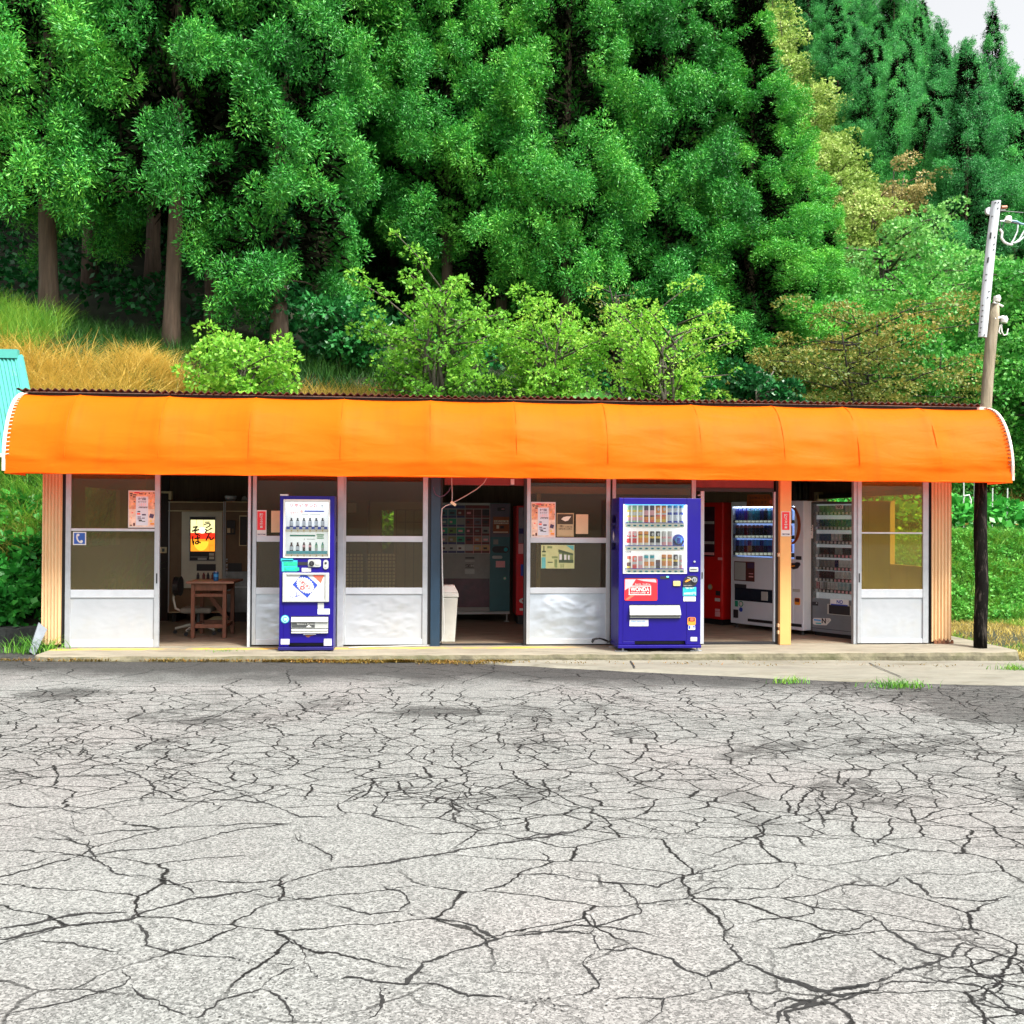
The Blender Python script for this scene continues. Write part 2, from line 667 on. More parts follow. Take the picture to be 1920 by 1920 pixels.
    mx = N.new('ShaderNodeMix')
    mx.data_type = 'RGBA'
    L.new(rng(tint, 0.4, 0.62), mx.inputs[0])
    mx.inputs[6].default_value = (0.975, 1.0, 0.965, 1)
    mx.inputs[7].default_value = (1.01, 0.985, 0.955, 1)
    vm = N.new('ShaderNodeVectorMath')
    vm.operation = 'SCALE'
    L.new(mx.outputs[2], vm.inputs[0])
    L.new(val, vm.inputs['Scale'])
    L.new(vm.outputs[0], b.inputs['Base Color'])
    b.inputs['Roughness'].default_value = 0.88
    b.inputs['Specular IOR Level'].default_value = 0.25
    hgt = math_('SUBTRACT', math_('MULTIPLY', stone, 0.4), math_('MULTIPLY', cracks, 1.0))
    bp = N.new('ShaderNodeBump')
    bp.inputs['Strength'].default_value = 0.7
    bp.inputs['Distance'].default_value = 0.012
    L.new(hgt, bp.inputs['Height'])
    L.new(bp.outputs[0], b.inputs['Normal'])
    return m


ASPH = asphalt_material()
CRK = M('crack_filling', (0.012, 0.012, 0.012), 0.95, var=0.6, vs=60)
mb = MB()
ax = list(np.linspace(-60, -12, 4)) + list(np.linspace(-11, 12, 40)) + list(np.linspace(14, 60, 4))
ay = list(np.linspace(-70, -14, 5)) + list(np.linspace(-13.5, 0.5, 20))
vs, fs = [], []
for y in ay:
    for x in ax:
        vs.append((x, y, za(x)))
for j in range(len(ay) - 1):
    for i in range(len(ax) - 1):
        if ax[i] >= 6.0 and ay[j + 1] > -0.6:
            continue
        k = j * len(ax) + i
        fs.append((k, k + 1, k + 1 + len(ax), k + len(ax)))
mb.add(vs, fs, ASPH)
CR = [
    [(0, 545), (90, 525), (250, 490), (490, 465), (520, 440), (700, 395), (830, 372), (920, 360), (1050, 325), (1240, 270), (1450, 245), (1640, 210), (1760, 185), (1900, 165), (2100, 130), (2300, 95)],
    [(0, 500), (120, 490), (270, 455), (490, 435)],
    [(0, 285), (130, 250), (220, 225), (330, 230), (385, 255), (420, 290), (520, 300), (620, 322), (700, 345), (760, 372)],
    [(330, 170), (345, 220), (380, 250)],
    [(500, 470), (520, 510), (560, 560), (600, 580), (700, 595), (850, 605), (980, 628), (1060, 625), (1110, 600)],
    [(1040, 525), (1090, 545), (1130, 590), (1125, 620), (1190, 660), (1200, 685)],
    [(0, 840), (100, 815), (250, 780), (380, 740), (470, 712), (490, 690), (450, 655)],
    [(490, 715), (520, 750), (590, 770), (630, 800), (690, 830)],
    [(700, 840), (850, 765), (990, 715), (1040, 750), (1080, 800), (1090, 860)],
    [(990, 710), (1040, 660), (1110, 625)],
    [(1200, 685), (1300, 675), (1420, 690), (1540, 695), (1570, 630), (1700, 580), (1850, 525), (1790, 480), (1700, 465), (1500, 430), (1400, 435), (1330, 420), (1230, 400), (1100, 385), (1060, 370), (930, 370)],
    [(1470, 600), (1570, 630)],
    [(1110, 140), (1170, 190), (1240, 220), (1240, 245)],
    [(1540, 695), (1640, 705), (1760, 740), (1900, 745), (2050, 760), (2200, 800)],
    [(1440, 710), (1430, 770), (1390, 830)],
    [(1500, 430), (1530, 390), (1510, 360), (1440, 320)],
    [(130, 545), (300, 570), (420, 580), (490, 575)],
    [(330, 230), (380, 215), (650, 190), (790, 150), (910, 120), (1110, 100)],
    [(1850, 525), (2000, 510), (2150, 470), (2300, 480), (2480, 520)],
    [(2840, 790), (2960, 745), (3100, 760), (3300, 690), (3500, 670), (3840, 640)],
]
Z2 = [
    [(0, 88), (60, 75), (130, 70)], [(60, 110), (85, 135), (85, 160)],
    [(0, 160), (85, 160), (150, 172), (230, 180), (265, 215), (270, 245), (215, 258), (175, 272), (170, 240)],
    [(150, 172), (310, 185), (390, 155), (470, 125)], [(0, 290), (60, 283), (170, 285), (175, 272)],
    [(175, 285), (185, 318), (270, 320), (350, 340), (370, 365), (420, 380), (490, 345), (460, 300), (470, 262), (445, 232), (380, 222), (270, 222)],
    [(270, 222), (350, 215), (430, 190), (560, 187), (600, 158), (700, 178), (800, 182), (835, 155)], [(600, 125), (610, 155)],
    [(640, 205), (690, 220), (780, 250), (820, 285), (860, 310), (935, 330), (960, 300), (1020, 320), (1092, 345), (1200, 390)],
    [(490, 345), (545, 370), (620, 390), (680, 405), (740, 390), (800, 380), (830, 355), (880, 352), (935, 330)],
    [(680, 403), (740, 394), (820, 372)], [(545, 372), (640, 400), (700, 412), (780, 402)],
    [(830, 365), (900, 378), (980, 390), (1030, 405), (1092, 445), (1150, 480)], [(680, 410), (620, 430), (580, 445), (560, 490)], [(690, 416), (630, 440), (590, 452), (585, 490)],
    [(420, 380), (430, 410), (500, 410), (510, 435), (565, 465)], [(0, 430), (70, 435), (130, 418), (190, 400), (180, 375), (140, 350), (185, 318)],
    [(70, 435), (130, 465), (160, 490)], [(190, 430), (250, 425), (325, 432), (290, 480)], [(325, 432), (430, 405)], [(790, 250), (740, 270), (650, 285), (645, 305)],
    [(910, 220), (950, 235), (960, 265), (1010, 290), (960, 300)], [(700, 178), (715, 210)], [(835, 155), (900, 205), (1000, 210), (1060, 200), (1140, 215)],
    [(480, 262), (560, 250), (650, 240), (640, 205)], [(740, 305), (790, 330), (830, 355)], [(0, 480), (70, 440)]]
Z3 = [
    [(0, 132), (50, 140), (120, 138), (160, 150), (230, 160), (350, 155), (440, 118), (560, 125), (640, 95)], [(180, 5), (195, 35), (300, 70), (330, 95)],
    [(330, 95), (325, 115), (250, 128), (150, 150)], [(180, 200), (250, 190), (400, 180), (520, 172), (620, 170)], [(500, 100), (580, 130), (640, 155), (730, 152)],
    [(800, 75), (800, 90), (830, 98), (900, 95), (920, 75), (880, 60), (800, 68)], [(800, 125), (795, 150), (850, 170), (920, 185)],
    [(800, 125), (880, 112), (970, 115), (1060, 150), (1075, 185)], [(640, 190), (660, 220), (705, 240), (700, 250)], [(330, 68), (420, 85), (500, 92), (600, 88)],
    [(0, 60), (80, 75), (180, 72), (300, 70)], [(0, 25), (90, 38), (195, 35)], [(195, 35), (330, 30), (430, 45), (520, 40), (600, 60)], [(970, 115), (1010, 80), (1092, 70)],
    [(150, 150), (160, 185), (180, 200)], [(0, 160), (70, 165), (155, 178)], [(0, 215), (70, 205), (180, 212)]]
CR = [[(x / 2, 1500 + y / 2) for x, y in c] for c in CR]
CR += [[(960 + x / 1.1375, 1500 + y / 1.1375) for x, y in c] for c in Z2]
CR += [[(x / 1.1375, 1400 + y / 1.1375) for x, y in c] for c in Z3]
BIG = {0, 1, 8, 9, 10, 11, 12, 29, 30, 31, 32, 33, 34}
for ci, c in enumerate(CR):
    P = [gp(x, y, -0.1) for x, y in c]
    pts = []
    for a, b2 in zip(P[:-1], P[1:]):
        n = max(2, int((b2 - a).length / 0.013))
        for i in range(n):
            q = a.lerp(b2, i / n)
            k = Vector((q.x * 6, q.y * 6, 1))
            dx = mnoise.noise(k) * 0.028 + mnoise.noise(k * 3.3) * 0.014 + mnoise.noise(k * 9) * 0.007 + random.uniform(-.003, .003)
            dy = mnoise.noise(k + Vector((9, 3, 0))) * 0.028 + mnoise.noise(k * 3.1 + Vector((5, 5, 5))) * 0.014 + mnoise.noise(k * 9.3 + Vector((2, 7, 1))) * 0.007 + random.uniform(-.003, .003)
            pts.append(Vector((q.x + dx, q.y + dy, 0)))
    vs, fs = [], []
    w0 = 0.0052 if ci in BIG else 0.0034
    for i, q in enumerate(pts):
        d = (pts[min(i + 2, len(pts) - 1)] - pts[max(0, i - 2)]).normalized()
        nn = Vector((-d.y, d.x, 0))
        wd = w0 * (1 + 1.5 * mnoise.noise(q * 2.1) + 1.1 * mnoise.noise(q * 13) + 3.2 * max(0, mnoise.noise(q * 4.7 + Vector((3, 3, 3))) - .28)) * min(1, (i + 1) / 8, (len(pts) - i) / 8)
        wd = max(0.0011, wd)
        for s_ in (-1, 1):
            p = q + nn * (s_ * wd * random.uniform(0.35, 1.6))
            vs.append((p.x, p.y, za(p.x) + 0.003))
        if i:
            fs.append((2 * i - 2, 2 * i - 1, 2 * i + 1, 2 * i))
    mb.add(vs, fs, CRK)
    for i in range(0, len(pts), 3):
        if random.random() < .55:
            q = pts[i] + Vector((random.gauss(0, .018), random.gauss(0, .018), 0))
            r_ = random.uniform(.0015, .0055)
            a0 = random.uniform(0, 6.28)
            mb.add([(q.x + r_ * math.cos(a0 + t) * random.uniform(.6, 1.7), q.y + r_ * math.sin(a0 + t), za(q.x) + .0031) for t in (0, 1.6, 3.1, 4.7)], [(0, 1, 2, 3)], CRK)
tagset(mb.build('asphalt_lot'), 'structure')


# concrete slab and apron -----------------------------------------
def concrete_material(name, col, yellow=False):
    m = M(name, col, 0.9, var=0.22, vs=3, bump=0.5, bs=35, stain=(0.085, 0.075, 0.045), ss=2.4, sf=0.65, stretch=(0.5, 1.6, 1))
    if yellow:
        t = m.node_tree
        N, L = t.nodes, t.links
        b = N['Principled BSDF']
        src = b.inputs['Base Color'].links[0].from_socket
        geo = N.new('ShaderNodeNewGeometry')
        sep = N.new('ShaderNodeSeparateXYZ')
        L.new(geo.outputs['Position'], sep.inputs[0])
        nz = N.new('ShaderNodeTexNoise')
        nz.inputs['Scale'].default_value = 2.0
        nz.inputs['Detail'].default_value = 8
        nz.inputs['Roughness'].default_value = 0.7
        L.new(geo.outputs['Position'], nz.inputs['Vector'])

        def rr(v, a, c, d0=0.0, d1=1.0):
            n = N.new('ShaderNodeMapRange')
            L.new(v, n.inputs[0])
            n.inputs[1].default_value = a
            n.inputs[2].default_value = c
            n.inputs[3].default_value = d0
            n.inputs[4].default_value = d1
            return n.outputs[0]

        def mu(a, c):
            n = N.new('ShaderNodeMath')
            n.operation = 'MULTIPLY'
            L.new(a, n.inputs[0])
            L.new(c, n.inputs[1])
            return n.outputs[0]
        band = mu(rr(sep.outputs[1], -0.27, -0.22), rr(sep.outputs[1], -0.06, -0.12))
        k = mu(mu(band, rr(nz.outputs['Fac'], 0.38, 0.56)), rr(sep.outputs[0], 0.9, 0.2))
        mx = N.new('ShaderNodeMix')
        mx.data_type = 'RGBA'
        L.new(k, mx.inputs[0])
        L.new(src, mx.inputs[6])
        mx.inputs[7].default_value = (0.62, 0.36, 0.03, 1)
        L.new(mx.outputs[2], b.inputs['Base Color'])
    return m


CONC = concrete_material('slab_concrete', (0.205, 0.188, 0.14), True)
CONC2 = concrete_material('apron_concrete', (0.175, 0.168, 0.135))
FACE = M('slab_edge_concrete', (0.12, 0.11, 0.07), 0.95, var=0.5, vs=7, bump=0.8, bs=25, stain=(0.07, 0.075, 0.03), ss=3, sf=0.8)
x0s, x1s = -5.42, 6.08
mb = MB()
n = 240
prof = [(4.5, 0.0), (0.2, 0.0), (-0.35, 0.0), (-0.70, -0.002), (-0.755, -0.012), (-0.785, -0.05), (-0.795, -0.12), (-0.80, -0.35)]
vs, fs1, fs2 = [], [], []
for i in range(n + 1):
    x = x0s + (x1s - x0s) * i / n
    e = min(i, n - i) / n * (x1s - x0s)
    rnd = 0.10 * max(0, 1 - e / 0.12) ** 2
    for j, (y, z) in enumerate(prof):
        k = Vector((x * 3.1, y * 3, z * 9))
        jy = mnoise.noise(k) * 0.016 + mnoise.noise(k * 4) * 0.010 if j > 2 else 0
        jz = mnoise.noise(k * 2 + Vector((4, 4, 4))) * 0.008 if 1 < j < 6 else 0
        vs.append((x, y + jy + (rnd if j > 2 else 0), z + jz))
m_ = len(prof)
for i in range(n):
    for j in range(m_ - 1):
        (fs1 if j < 4 else fs2).append((i * m_ + j, i * m_ + j + 1, (i + 1) * m_ + j + 1, (i + 1) * m_ + j))
mb.add(vs, fs1, CONC)
k0 = len(mb.v) - len(vs)
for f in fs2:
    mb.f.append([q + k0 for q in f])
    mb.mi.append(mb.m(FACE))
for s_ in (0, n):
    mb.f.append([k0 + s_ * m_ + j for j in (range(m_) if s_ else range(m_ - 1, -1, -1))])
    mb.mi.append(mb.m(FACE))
so = mb.build('pavement_slab')
tagset(so, 'structure')

mb = MB()
fr = [gp(x, y, za(0) - 0.02) for x, y in ((835, 1241), (900, 1249), (1000, 1254), (1200, 1264), (1450, 1275), (1600, 1281), (1750, 1285), (1920, 1287), (2100, 1290), (2300, 1292))]
vs, fs = [], []
NN = 160
for i in range(NN + 1):
    x = fr[0].x + (fr[-1].x - fr[0].x) * i / NN
    k = next(q for q in range(len(fr) - 1) if x <= fr[q + 1].x + 1e-6)
    u = (x - fr[k].x) / (fr[k + 1].x - fr[k].x)
    yf = fr[k].y * (1 - u) + fr[k + 1].y * u + mnoise.noise(Vector((x * 4, 0, 0))) * 0.04 + mnoise.noise(Vector((x * 15, 2, 0))) * 0.015
    yb = -0.76 if x < 6.0 else -0.76 - min(0.5, (x - 6.0) * 0.6)
    for j in range(7):
        y = yb + (yf - yb) * j / 6
        z = za(x) + 0.022 + (0.02 if j == 0 else 0) + mnoise.noise(Vector((x * 2, y * 2, 7))) * 0.006
        vs.append((x, y, z if j < 6 else za(x) - 0.03))
for i in range(NN):
    for j in range(6):
        fs.append((i * 7 + j, i * 7 + j + 1, (i + 1) * 7 + j + 1, (i + 1) * 7 + j))
mb.add(vs, fs, CONC2)
# cracks across the apron
for c in ([(1630, 1245), (1645, 1252), (1668, 1262), (1690, 1271)], [(1178, 1240), (1186, 1250), (1190, 1258)]):
    P = [gp(x, y, za(4) + 0.02) for x, y in c]
    vs, fs = [], []
    for i, q in enumerate(P):
        for s_ in (-1, 1):
            vs.append((q.x + s_ * 0.008, q.y, za(q.x) + 0.034))
        if i:
            fs.append((2 * i - 2, 2 * i - 1, 2 * i + 1, 2 * i))
    mb.add(vs, fs, CRK)
tagset(mb.build('pavement_apron'), 'structure')

# ------------------------------------------------------------------ shop building
ALU = M('aluminium', (0.42, 0.45, 0.48), 0.42, metal=0.35, var=0.10, vs=9, bump=0.05, bs=120, stain=(0.40, 0.40, 0.38), ss=3, sf=0.35)
ALUW = M('pale_aluminium', (0.50, 0.54, 0.58), 0.45, metal=0.15, var=0.08, vs=7, stain=(0.55, 0.54, 0.50), ss=2.2, sf=0.35)
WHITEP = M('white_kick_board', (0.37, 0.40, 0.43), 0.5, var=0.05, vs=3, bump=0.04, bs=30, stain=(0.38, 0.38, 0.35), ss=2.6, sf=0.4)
FOIL = M('silver_foil_sheet', (0.50, 0.56, 0.62), 0.36, metal=0.45, var=0.10, vs=5, bump=0.10, bs=14)
PEACH = M('peach_painted_sheet', (0.68, 0.47, 0.26), 0.6, var=0.10, vs=4, stain=(0.55, 0.28, 0.11), ss=2, sf=0.55, stretch=(3, 1, 0.6))
RUST = M('rusty_sheet', (0.16, 0.06, 0.025), 0.9, var=0.6, vs=14, bump=0.3, bs=60, stain=(0.05, 0.022, 0.014), ss=6, sf=0.8)
DARKW = M('dark_timber', (0.030, 0.022, 0.018), 0.8, var=0.4, vs=6, bump=0.2, bs=40, stretch=(6, 6, 0.6))
INWALL = M('brown_plywood', (0.19, 0.12, 0.065), 0.75, var=0.25, vs=3, stretch=(4, 4, 0.5))
CEIL = M('dark_ceiling', (0.07, 0.06, 0.05), 0.9, var=0.3)
NAVY = M('navy_painted_steel', (0.012, 0.035, 0.065), 0.4, var=0.2, vs=4)
BLACK = M('black_steel', (0.012, 0.012, 0.014), 0.5, var=0.3)
REDBR = M('maroon_glow_and_print', (0.16, 0.035, 0.035), 0.6, var=0.2)  # on lintels the awning's red glow as colour; on machines plain maroon
GLASS_OL = glass_mat('dusty_olive_glass', (0.72, 0.70, 0.50), 0.26, (0.21, 0.175, 0.07))
GLASS_DK = glass_mat('dusty_glass', (0.72, 0.68, 0.52), 0.16, (0.14, 0.105, 0.055))
GLASS_YE = glass_mat('yellowed_glass', (0.92, 0.82, 0.36), 0.16, (0.55, 0.40, 0.09))
CREAM = M('cream_wood', (0.62, 0.52, 0.30), 0.6, var=0.1, vs=5)
BRBOARD = M('brown_board', (0.075, 0.048, 0.032), 0.7, var=0.25, vs=3)
FLOORM = M('trodden_floor', (0.22, 0.175, 0.12), 0.7, var=0.45, vs=5, bump=0.2, bs=20, stretch=(0.5, 3, 1))

shop = thing('shop_building', 'long low roadside shop with orange curved awning and open sliding glass doors', 'building')
F = Pl((0, 0, 0))
ZTOP = 2.10
XL, XR = wx(79, 0), wx(1784, 0)


def corrugated(mb, x0, x1, z0, z1, y, pitch, amp, mat, ragged=0.0):
    n = max(2, int((x1 - x0) / pitch) * 8)
    vs, fs = [], []
    for i in range(n + 1):
        x = x0 + (x1 - x0) * i / n
        t = math.sin((x - x0) / pitch * 2 * math.pi)
        d = y - amp * max(-1, min(1, t * 1.6))
        zb = z0 + (abs(mnoise.noise(Vector((x * 9, 0, 2)))) * ragged)
        vs += [(x, d, zb), (x, d, z1)]
        if i:
            fs.append((2 * i - 2, 2 * i, 2 * i + 1, 2 * i - 1))
    mb.add(vs, fs, mat)


def sheet(mb, x0, x1, z0, z1, y, amp, mat, seed, n=40, big=0.0):
    """A thin sheet that buckles between its edges."""
    vs, fs = [], []
    for j in range(n + 1):
        for i in range(n + 1):
            u, v = i / n, j / n
            e = min(1, 6 * min(u, 1 - u)) * min(1, 6 * min(v, 1 - v))
            k = Vector((u * 2.6 + seed, v * 2.6, seed * 1.3))
            r = mnoise.noise(k) * 0.8 + abs(mnoise.noise(k * 2.4 + Vector((0, 0, 4)))) * 0.9 - 0.3 + 0.25 * mnoise.noise(k * 6)
            d = r * amp * e
            if big:
                q = ((u - 0.4) / 0.32) ** 2 + ((v - 0.62) / 0.34) ** 2
                d -= big * math.exp(-q * q * 1.5)
                d += big * 0.10 * math.sin(math.atan2(v - 0.62, u - 0.4) * 9 + 3 * mnoise.noise(k * 2)) * math.exp(-((q - 1.6) / 0.8) ** 2) * e
            vs.append((x0 + (x1 - x0) * u, y + d, z0 + (z1 - z0) * v))
    for j in range(n):
        for i in range(n):
            a = j * (n + 1) + i
            fs.append((a, a + 1, a + n + 2, a + n + 1))
    mb.add(vs, fs, mat)


def leaf(name, pl, pr, sl, sr, rails, glass, kick, yo=0.0, handle=None, label=None, frame=ALUW, stile=ALU, amp=0.012, big=0.0, seed=1.0):
    """A glazed leaf: pl..pr outer stile edges, sl / sr inner edges, rails as (top, bottom) rows."""
    x0, x1 = wx(pl, yo), wx(pr, yo)
    a0, a1 = wx(sl, yo), wx(sr, yo)
    zz = [(at((pl + pr) / 2, b, yo).z, at((pl + pr) / 2, t, yo).z) for t, b in rails]
    zb = zz[-1][0]
    mb = MB()
    mb.box(x0, a0, yo, yo + 0.045, zb, ZTOP, stile)
    mb.box(a1, x1, yo, yo + 0.045, zb, ZTOP, stile)
    for lo, hi in zz:
        mb.box(a0, a1, yo + 0.006, yo + 0.040, lo, hi, frame)
    mb.box(a0, a1, yo + 0.006, yo + 0.040, ZTOP - 0.03, ZTOP, frame)
    f = mb.build(name, shop, bevel=0.004)
    if label:
        f['label'] = label
    tops = [ZTOP - 0.03] + [z[0] for z in zz]
    bots = [z[1] for z in zz]
    for i in range(len(zz)):
        mb = MB()
        if i == len(zz) - 1 and kick:
            if kick == 'foil':
                sheet(mb, a0, a1, bots[i], tops[i], yo + 0.020, amp, FOIL, seed, big=big)
            else:
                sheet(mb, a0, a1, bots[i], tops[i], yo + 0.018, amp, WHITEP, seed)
            o = mb.build('kick_panel', f, smooth=True)
        else:
            mb.box(a0, a1, yo + 0.019, yo + 0.023, bots[i], tops[i], glass)
            mb.build('pane', f)
    if handle:
        hx, h0, h1 = handle
        xx = wx(hx, yo)
        mb = MB()
        mb.box(xx - 0.008, xx + 0.008, yo - 0.006, yo + 0.002, at(hx, h1, yo).z, at(hx, h0, yo).z, BLACK)
        mb.build('handle', f, bevel=0.002)
    return f


leaf('sliding_door', 123, 299.5, 133, 290, [(991, 996), (1106, 1121), (1200, 1214)], GLASS_OL, 'white', handle=(295, 1075, 1094), amp=0.003, label='sliding door with a blue telephone sign')
leaf('glazed_panel', 473.5, 633, 481, 632, [(1005, 1016), (1102, 1114), (1199, 1209)], GLASS_DK, 'foil', yo=0.03, seed=2.2, amp=0.016)
leaf('glazed_panel', 645, 802.5, 649, 793, [(1005, 1016), (1102, 1114), (1199, 1209)], GLASS_DK, 'white', yo=0.03, seed=4.1, amp=0.012)
leaf('glazed_panel', 988, 1144.5, 995, 1137, [(1008, 1018), (1102, 1113), (1198, 1208)], GLASS_DK, 'foil', yo=0.0, seed=5.7, amp=0.012, big=0.02)
leaf('glazed_panel', 1148, 1305, 1155, 1297, [(1010, 1019), (1102, 1113), (1198, 1207)], GLASS_DK, 'foil', yo=0.05, seed=7.3, amp=0.012)
leaf('sliding_door', 1608.5, 1741.5, 1616, 1731, [(998, 1001), (1105, 1121), (1198, 1206)], GLASS_YE, 'white', handle=(1611.5, 1075, 1092), amp=0.003, label='sliding door with yellowed glass')

# posts and opening frames
mb = MB()
mb.box(wx(633, -0.02), wx(645, -0.02), -0.02, 0.10, 0.0, ZTOP, ALU)
mb.build('post', shop, bevel=0.004)
mb = MB()
mb.box(wx(465, 0.0), wx(470, 0.0), 0.0, 0.06, 0.0, ZTOP, ALUW)
mb.box(wx(470.3, 0.04), wx(473, 0.04), 0.04, 0.09, 0.0, ZTOP, BLACK)
mb.build('door_jamb', shop, bevel=0.002)
mb = MB()
mb.box(wx(803, 0.03), wx(808, 0.03), 0.035, 0.13, 0.0, ZTOP, BLACK)
mb.box(wx(808.2, 0.01), wx(826, 0.01), 0.0, 0.16, 0.0, ZTOP, NAVY)
mb.box(wx(826.3, 0.05), wx(830, 0.05), 0.06, 0.16, 0.0, ZTOP, BLACK)
j = mb.build('door_jamb', shop, bevel=0.003)
j['label'] = 'wide navy blue jamb'
mb = MB()
mb.box(wx(983, 0.02), wx(987.6, 0.02), 0.02, 0.10, 0.0, ZTOP, BLACK)
mb.build('door_jamb', shop, bevel=0.002)
zl = at(905, 910, 0.12).z
mb = MB()
mb.box(wx(833, 0.12), wx(982, 0.12), 0.12, 0.17, zl, zl + 0.25, REDBR)  # red light through the awning is painted into this board
mb.box(wx(957, 0.1), wx(964, 0.1), 0.09, 0.119, zl + 0.01, zl + 0.08, ALUW)
mb.build('lintel', shop, bevel=0.003)
mb = MB()
mb.box(wx(830, 0.1), wx(988, 0.1), 0.05, 0.11, -0.002, 0.022, BLACK)
mb.build('threshold', shop, bevel=0.002)
# opening by the wide machine: black steel frame with a thin bright edge
mb = MB()
yb_ = 0.04
mb.box(wx(1455, yb_), wx(1462.6, yb_), yb_, 0.12, 0.0, ZTOP, BLACK)
mb.box(wx(1451.8, yb_), wx(1454.8, yb_), yb_ + 0.01, 0.10, 0.03, at(1453, 922, 0).z, ALUW)
mb.box(wx(1306, yb_), wx(1455, yb_), yb_, 0.12, at(1380, 1209, yb_).z, at(1380, 1204, yb_).z, BLACK)
mb.box(wx(1306, yb_), wx(1452, yb_), yb_ + 0.03, 0.12, at(1380, 914.5, yb_).z, ZTOP, REDBR)  # lintel strip coloured with the awning's red glow
mb.box(wx(1306, yb_), wx(1452, yb_), yb_ + 0.02, 0.12, at(1380, 922, yb_).z, at(1380, 914.7, yb_).z, BLACK)
mb.build('door_frame', shop, bevel=0.002)
mb = MB()
mb.box(wx(1314, -0.01), wx(1320.5, -0.01), -0.01, 0.03, 0.015, at(1317, 921, 0).z, ALUW)
mb.box(wx(1316, -0.01), wx(1318, -0.01), -0.018, -0.009, at(1317, 1085, 0).z, at(1317, 1073, 0).z, BLACK)
mb.box(wx(1309, -0.01), wx(1314.2, -0.01), 0.005, 0.02, at(1311, 930, 0).z, at(1311, 927.5, 0).z, ALUW)
mb.build('door_edge', shop, bevel=0.002)
mb = MB()
mb.box(wx(1463, -0.03), wx(1484, -0.03), -0.03, 0.12, 0.0, ZTOP, M('peach_post_paint', (0.74, 0.37, 0.12), 0.6, var=0.06, vs=3))
for yy in (1040, 1172, 1185):
    mb.box(wx(1460, -0.03), wx(1463.2, -0.03), -0.02, 0.03, at(1461, yy + 4, 0).z, at(1461, yy - 3, 0).z, PEACH)
p = mb.build('post', shop, bevel=0.006)
p['label'] = 'peach painted post'
mb = MB()
mb.box(wx(1601, 0.02), wx(1608.2, 0.02), 0.02, 0.09, 0.0, ZTOP, ALU)
mb.build('door_jamb', shop, bevel=0.002)
for q0, q1 in ((1742, 1746), (116.5, 122.7)):
    mb = MB()
    mb.box(wx(q0, 0.03), wx(q1, 0.03), 0.035, 0.10, 0.0, ZTOP, BLACK)
    mb.build('door_jamb', shop, bevel=0.002)
# corrugated ends
for a, b in ((79.5, 117), (1746.5, 1784)):
    mb = MB()
    corrugated(mb, wx(a, 0), wx(b, 0), 0.035 if a < 900 else 0.03, 2.25, 0.0, (wx(b, 0) - wx(a, 0)) / 6.0, 0.012, PEACH, ragged=0.02 if a < 900 else 0.05)
    # rusted foot
    if a > 900:
        for q in range(5):
            x = wx(1750 + q * 7.5, 0)
            mb.prism([(x, 0.005), (x + 0.05, 0.005), (x + 0.045, 0.03 + random.random() * 0.03), (x + 0.02, 0.055 + random.random() * 0.02), (x + 0.004, 0.03)], -0.022, -0.017, RUST)
    mb.box(wx(a, 0) + 0.005, wx(b, 0) - 0.002, 0.03, 0.08, 0.0, 2.2, DARKW)
    mb.build('corrugated_panel', shop)
# side, back walls, roof, ceiling, floor
YB = 4.30
for x, y0_, y1_, z0_, z1_ in ((XL + 0.03, 1.35, 2.9, 1.15, 1.95), (XR - 0.03, 0.55, 4.05, 0.95, 1.93)):
    mb = MB()
    for q in ((0.09, y0_, 0.0, 2.95), (y1_, YB, 0.0, 2.95), (y0_, y1_, 0.0, z0_), (y0_, y1_, z1_, 2.95)):
        mb.box(x - 0.03, x + 0.03, q[0], q[1], q[2], q[3], INWALL)
    mb.build('side_wall', shop)
HOLES = [(714, 955, 738, 1052)]
hs_ = []
for h in HOLES:
    ym, xm = (h[1] + h[3]) / 2, (h[0] + h[2]) / 2
    hs_.append((at(h[0], ym, YB).x, at(h[2], ym, YB).x, at(xm, h[3], YB).z, at(xm, h[1], YB).z))
mb = MB()
x = XL
BACKC = M('back_wall_boards', (0.17, 0.125, 0.08), 0.8, var=0.3, vs=4, stretch=(12, 1, 0.5))
for a, b, c, d in hs_:
    b = min(b, XR - 0.07)
    mb.box(x, a, YB, YB + 0.06, 0.0, 2.95, BACKC)
    mb.box(a, b, YB, YB + 0.06, 0.0, c, BACKC)
    mb.box(a, b, YB, YB + 0.06, d, 2.95, BACKC)
    x = b
mb.box(x, XR, YB, YB + 0.06, 0.0, 2.95, BACKC)
mb.build('back_wall', shop)
mb = MB()
mb.box(XL + 0.06, XR - 0.06, 0.13, YB, 2.36, 2.40, CEIL)
mb.box(XL + 0.06, XR - 0.06, 0.10, 0.16, 2.10, 2.95, CEIL)
mb.build('ceiling', shop)
mb = MB()
mb.box(XL + 0.07, XR - 0.07, 0.13, YB - 0.005, -0.01, 0.008, FLOORM)
mb.build('floor', shop)
ROOFM = M('rusted_roof_sheet', (0.085, 0.032, 0.026), 0.8, var=0.6, vs=6, bump=0.2, bs=50, stain=(0.17, 0.06, 0.03), ss=3, sf=0.7)
mb = MB()
xr0, xr1 = at(33, 740, -0.1).x, at(1842, 765, -0.1).x
zr = at(950, 746, -0.12).z + 0.012
pitch = 0.0835
n = int((xr1 - xr0) / pitch) * 8
vs, fs = [], []
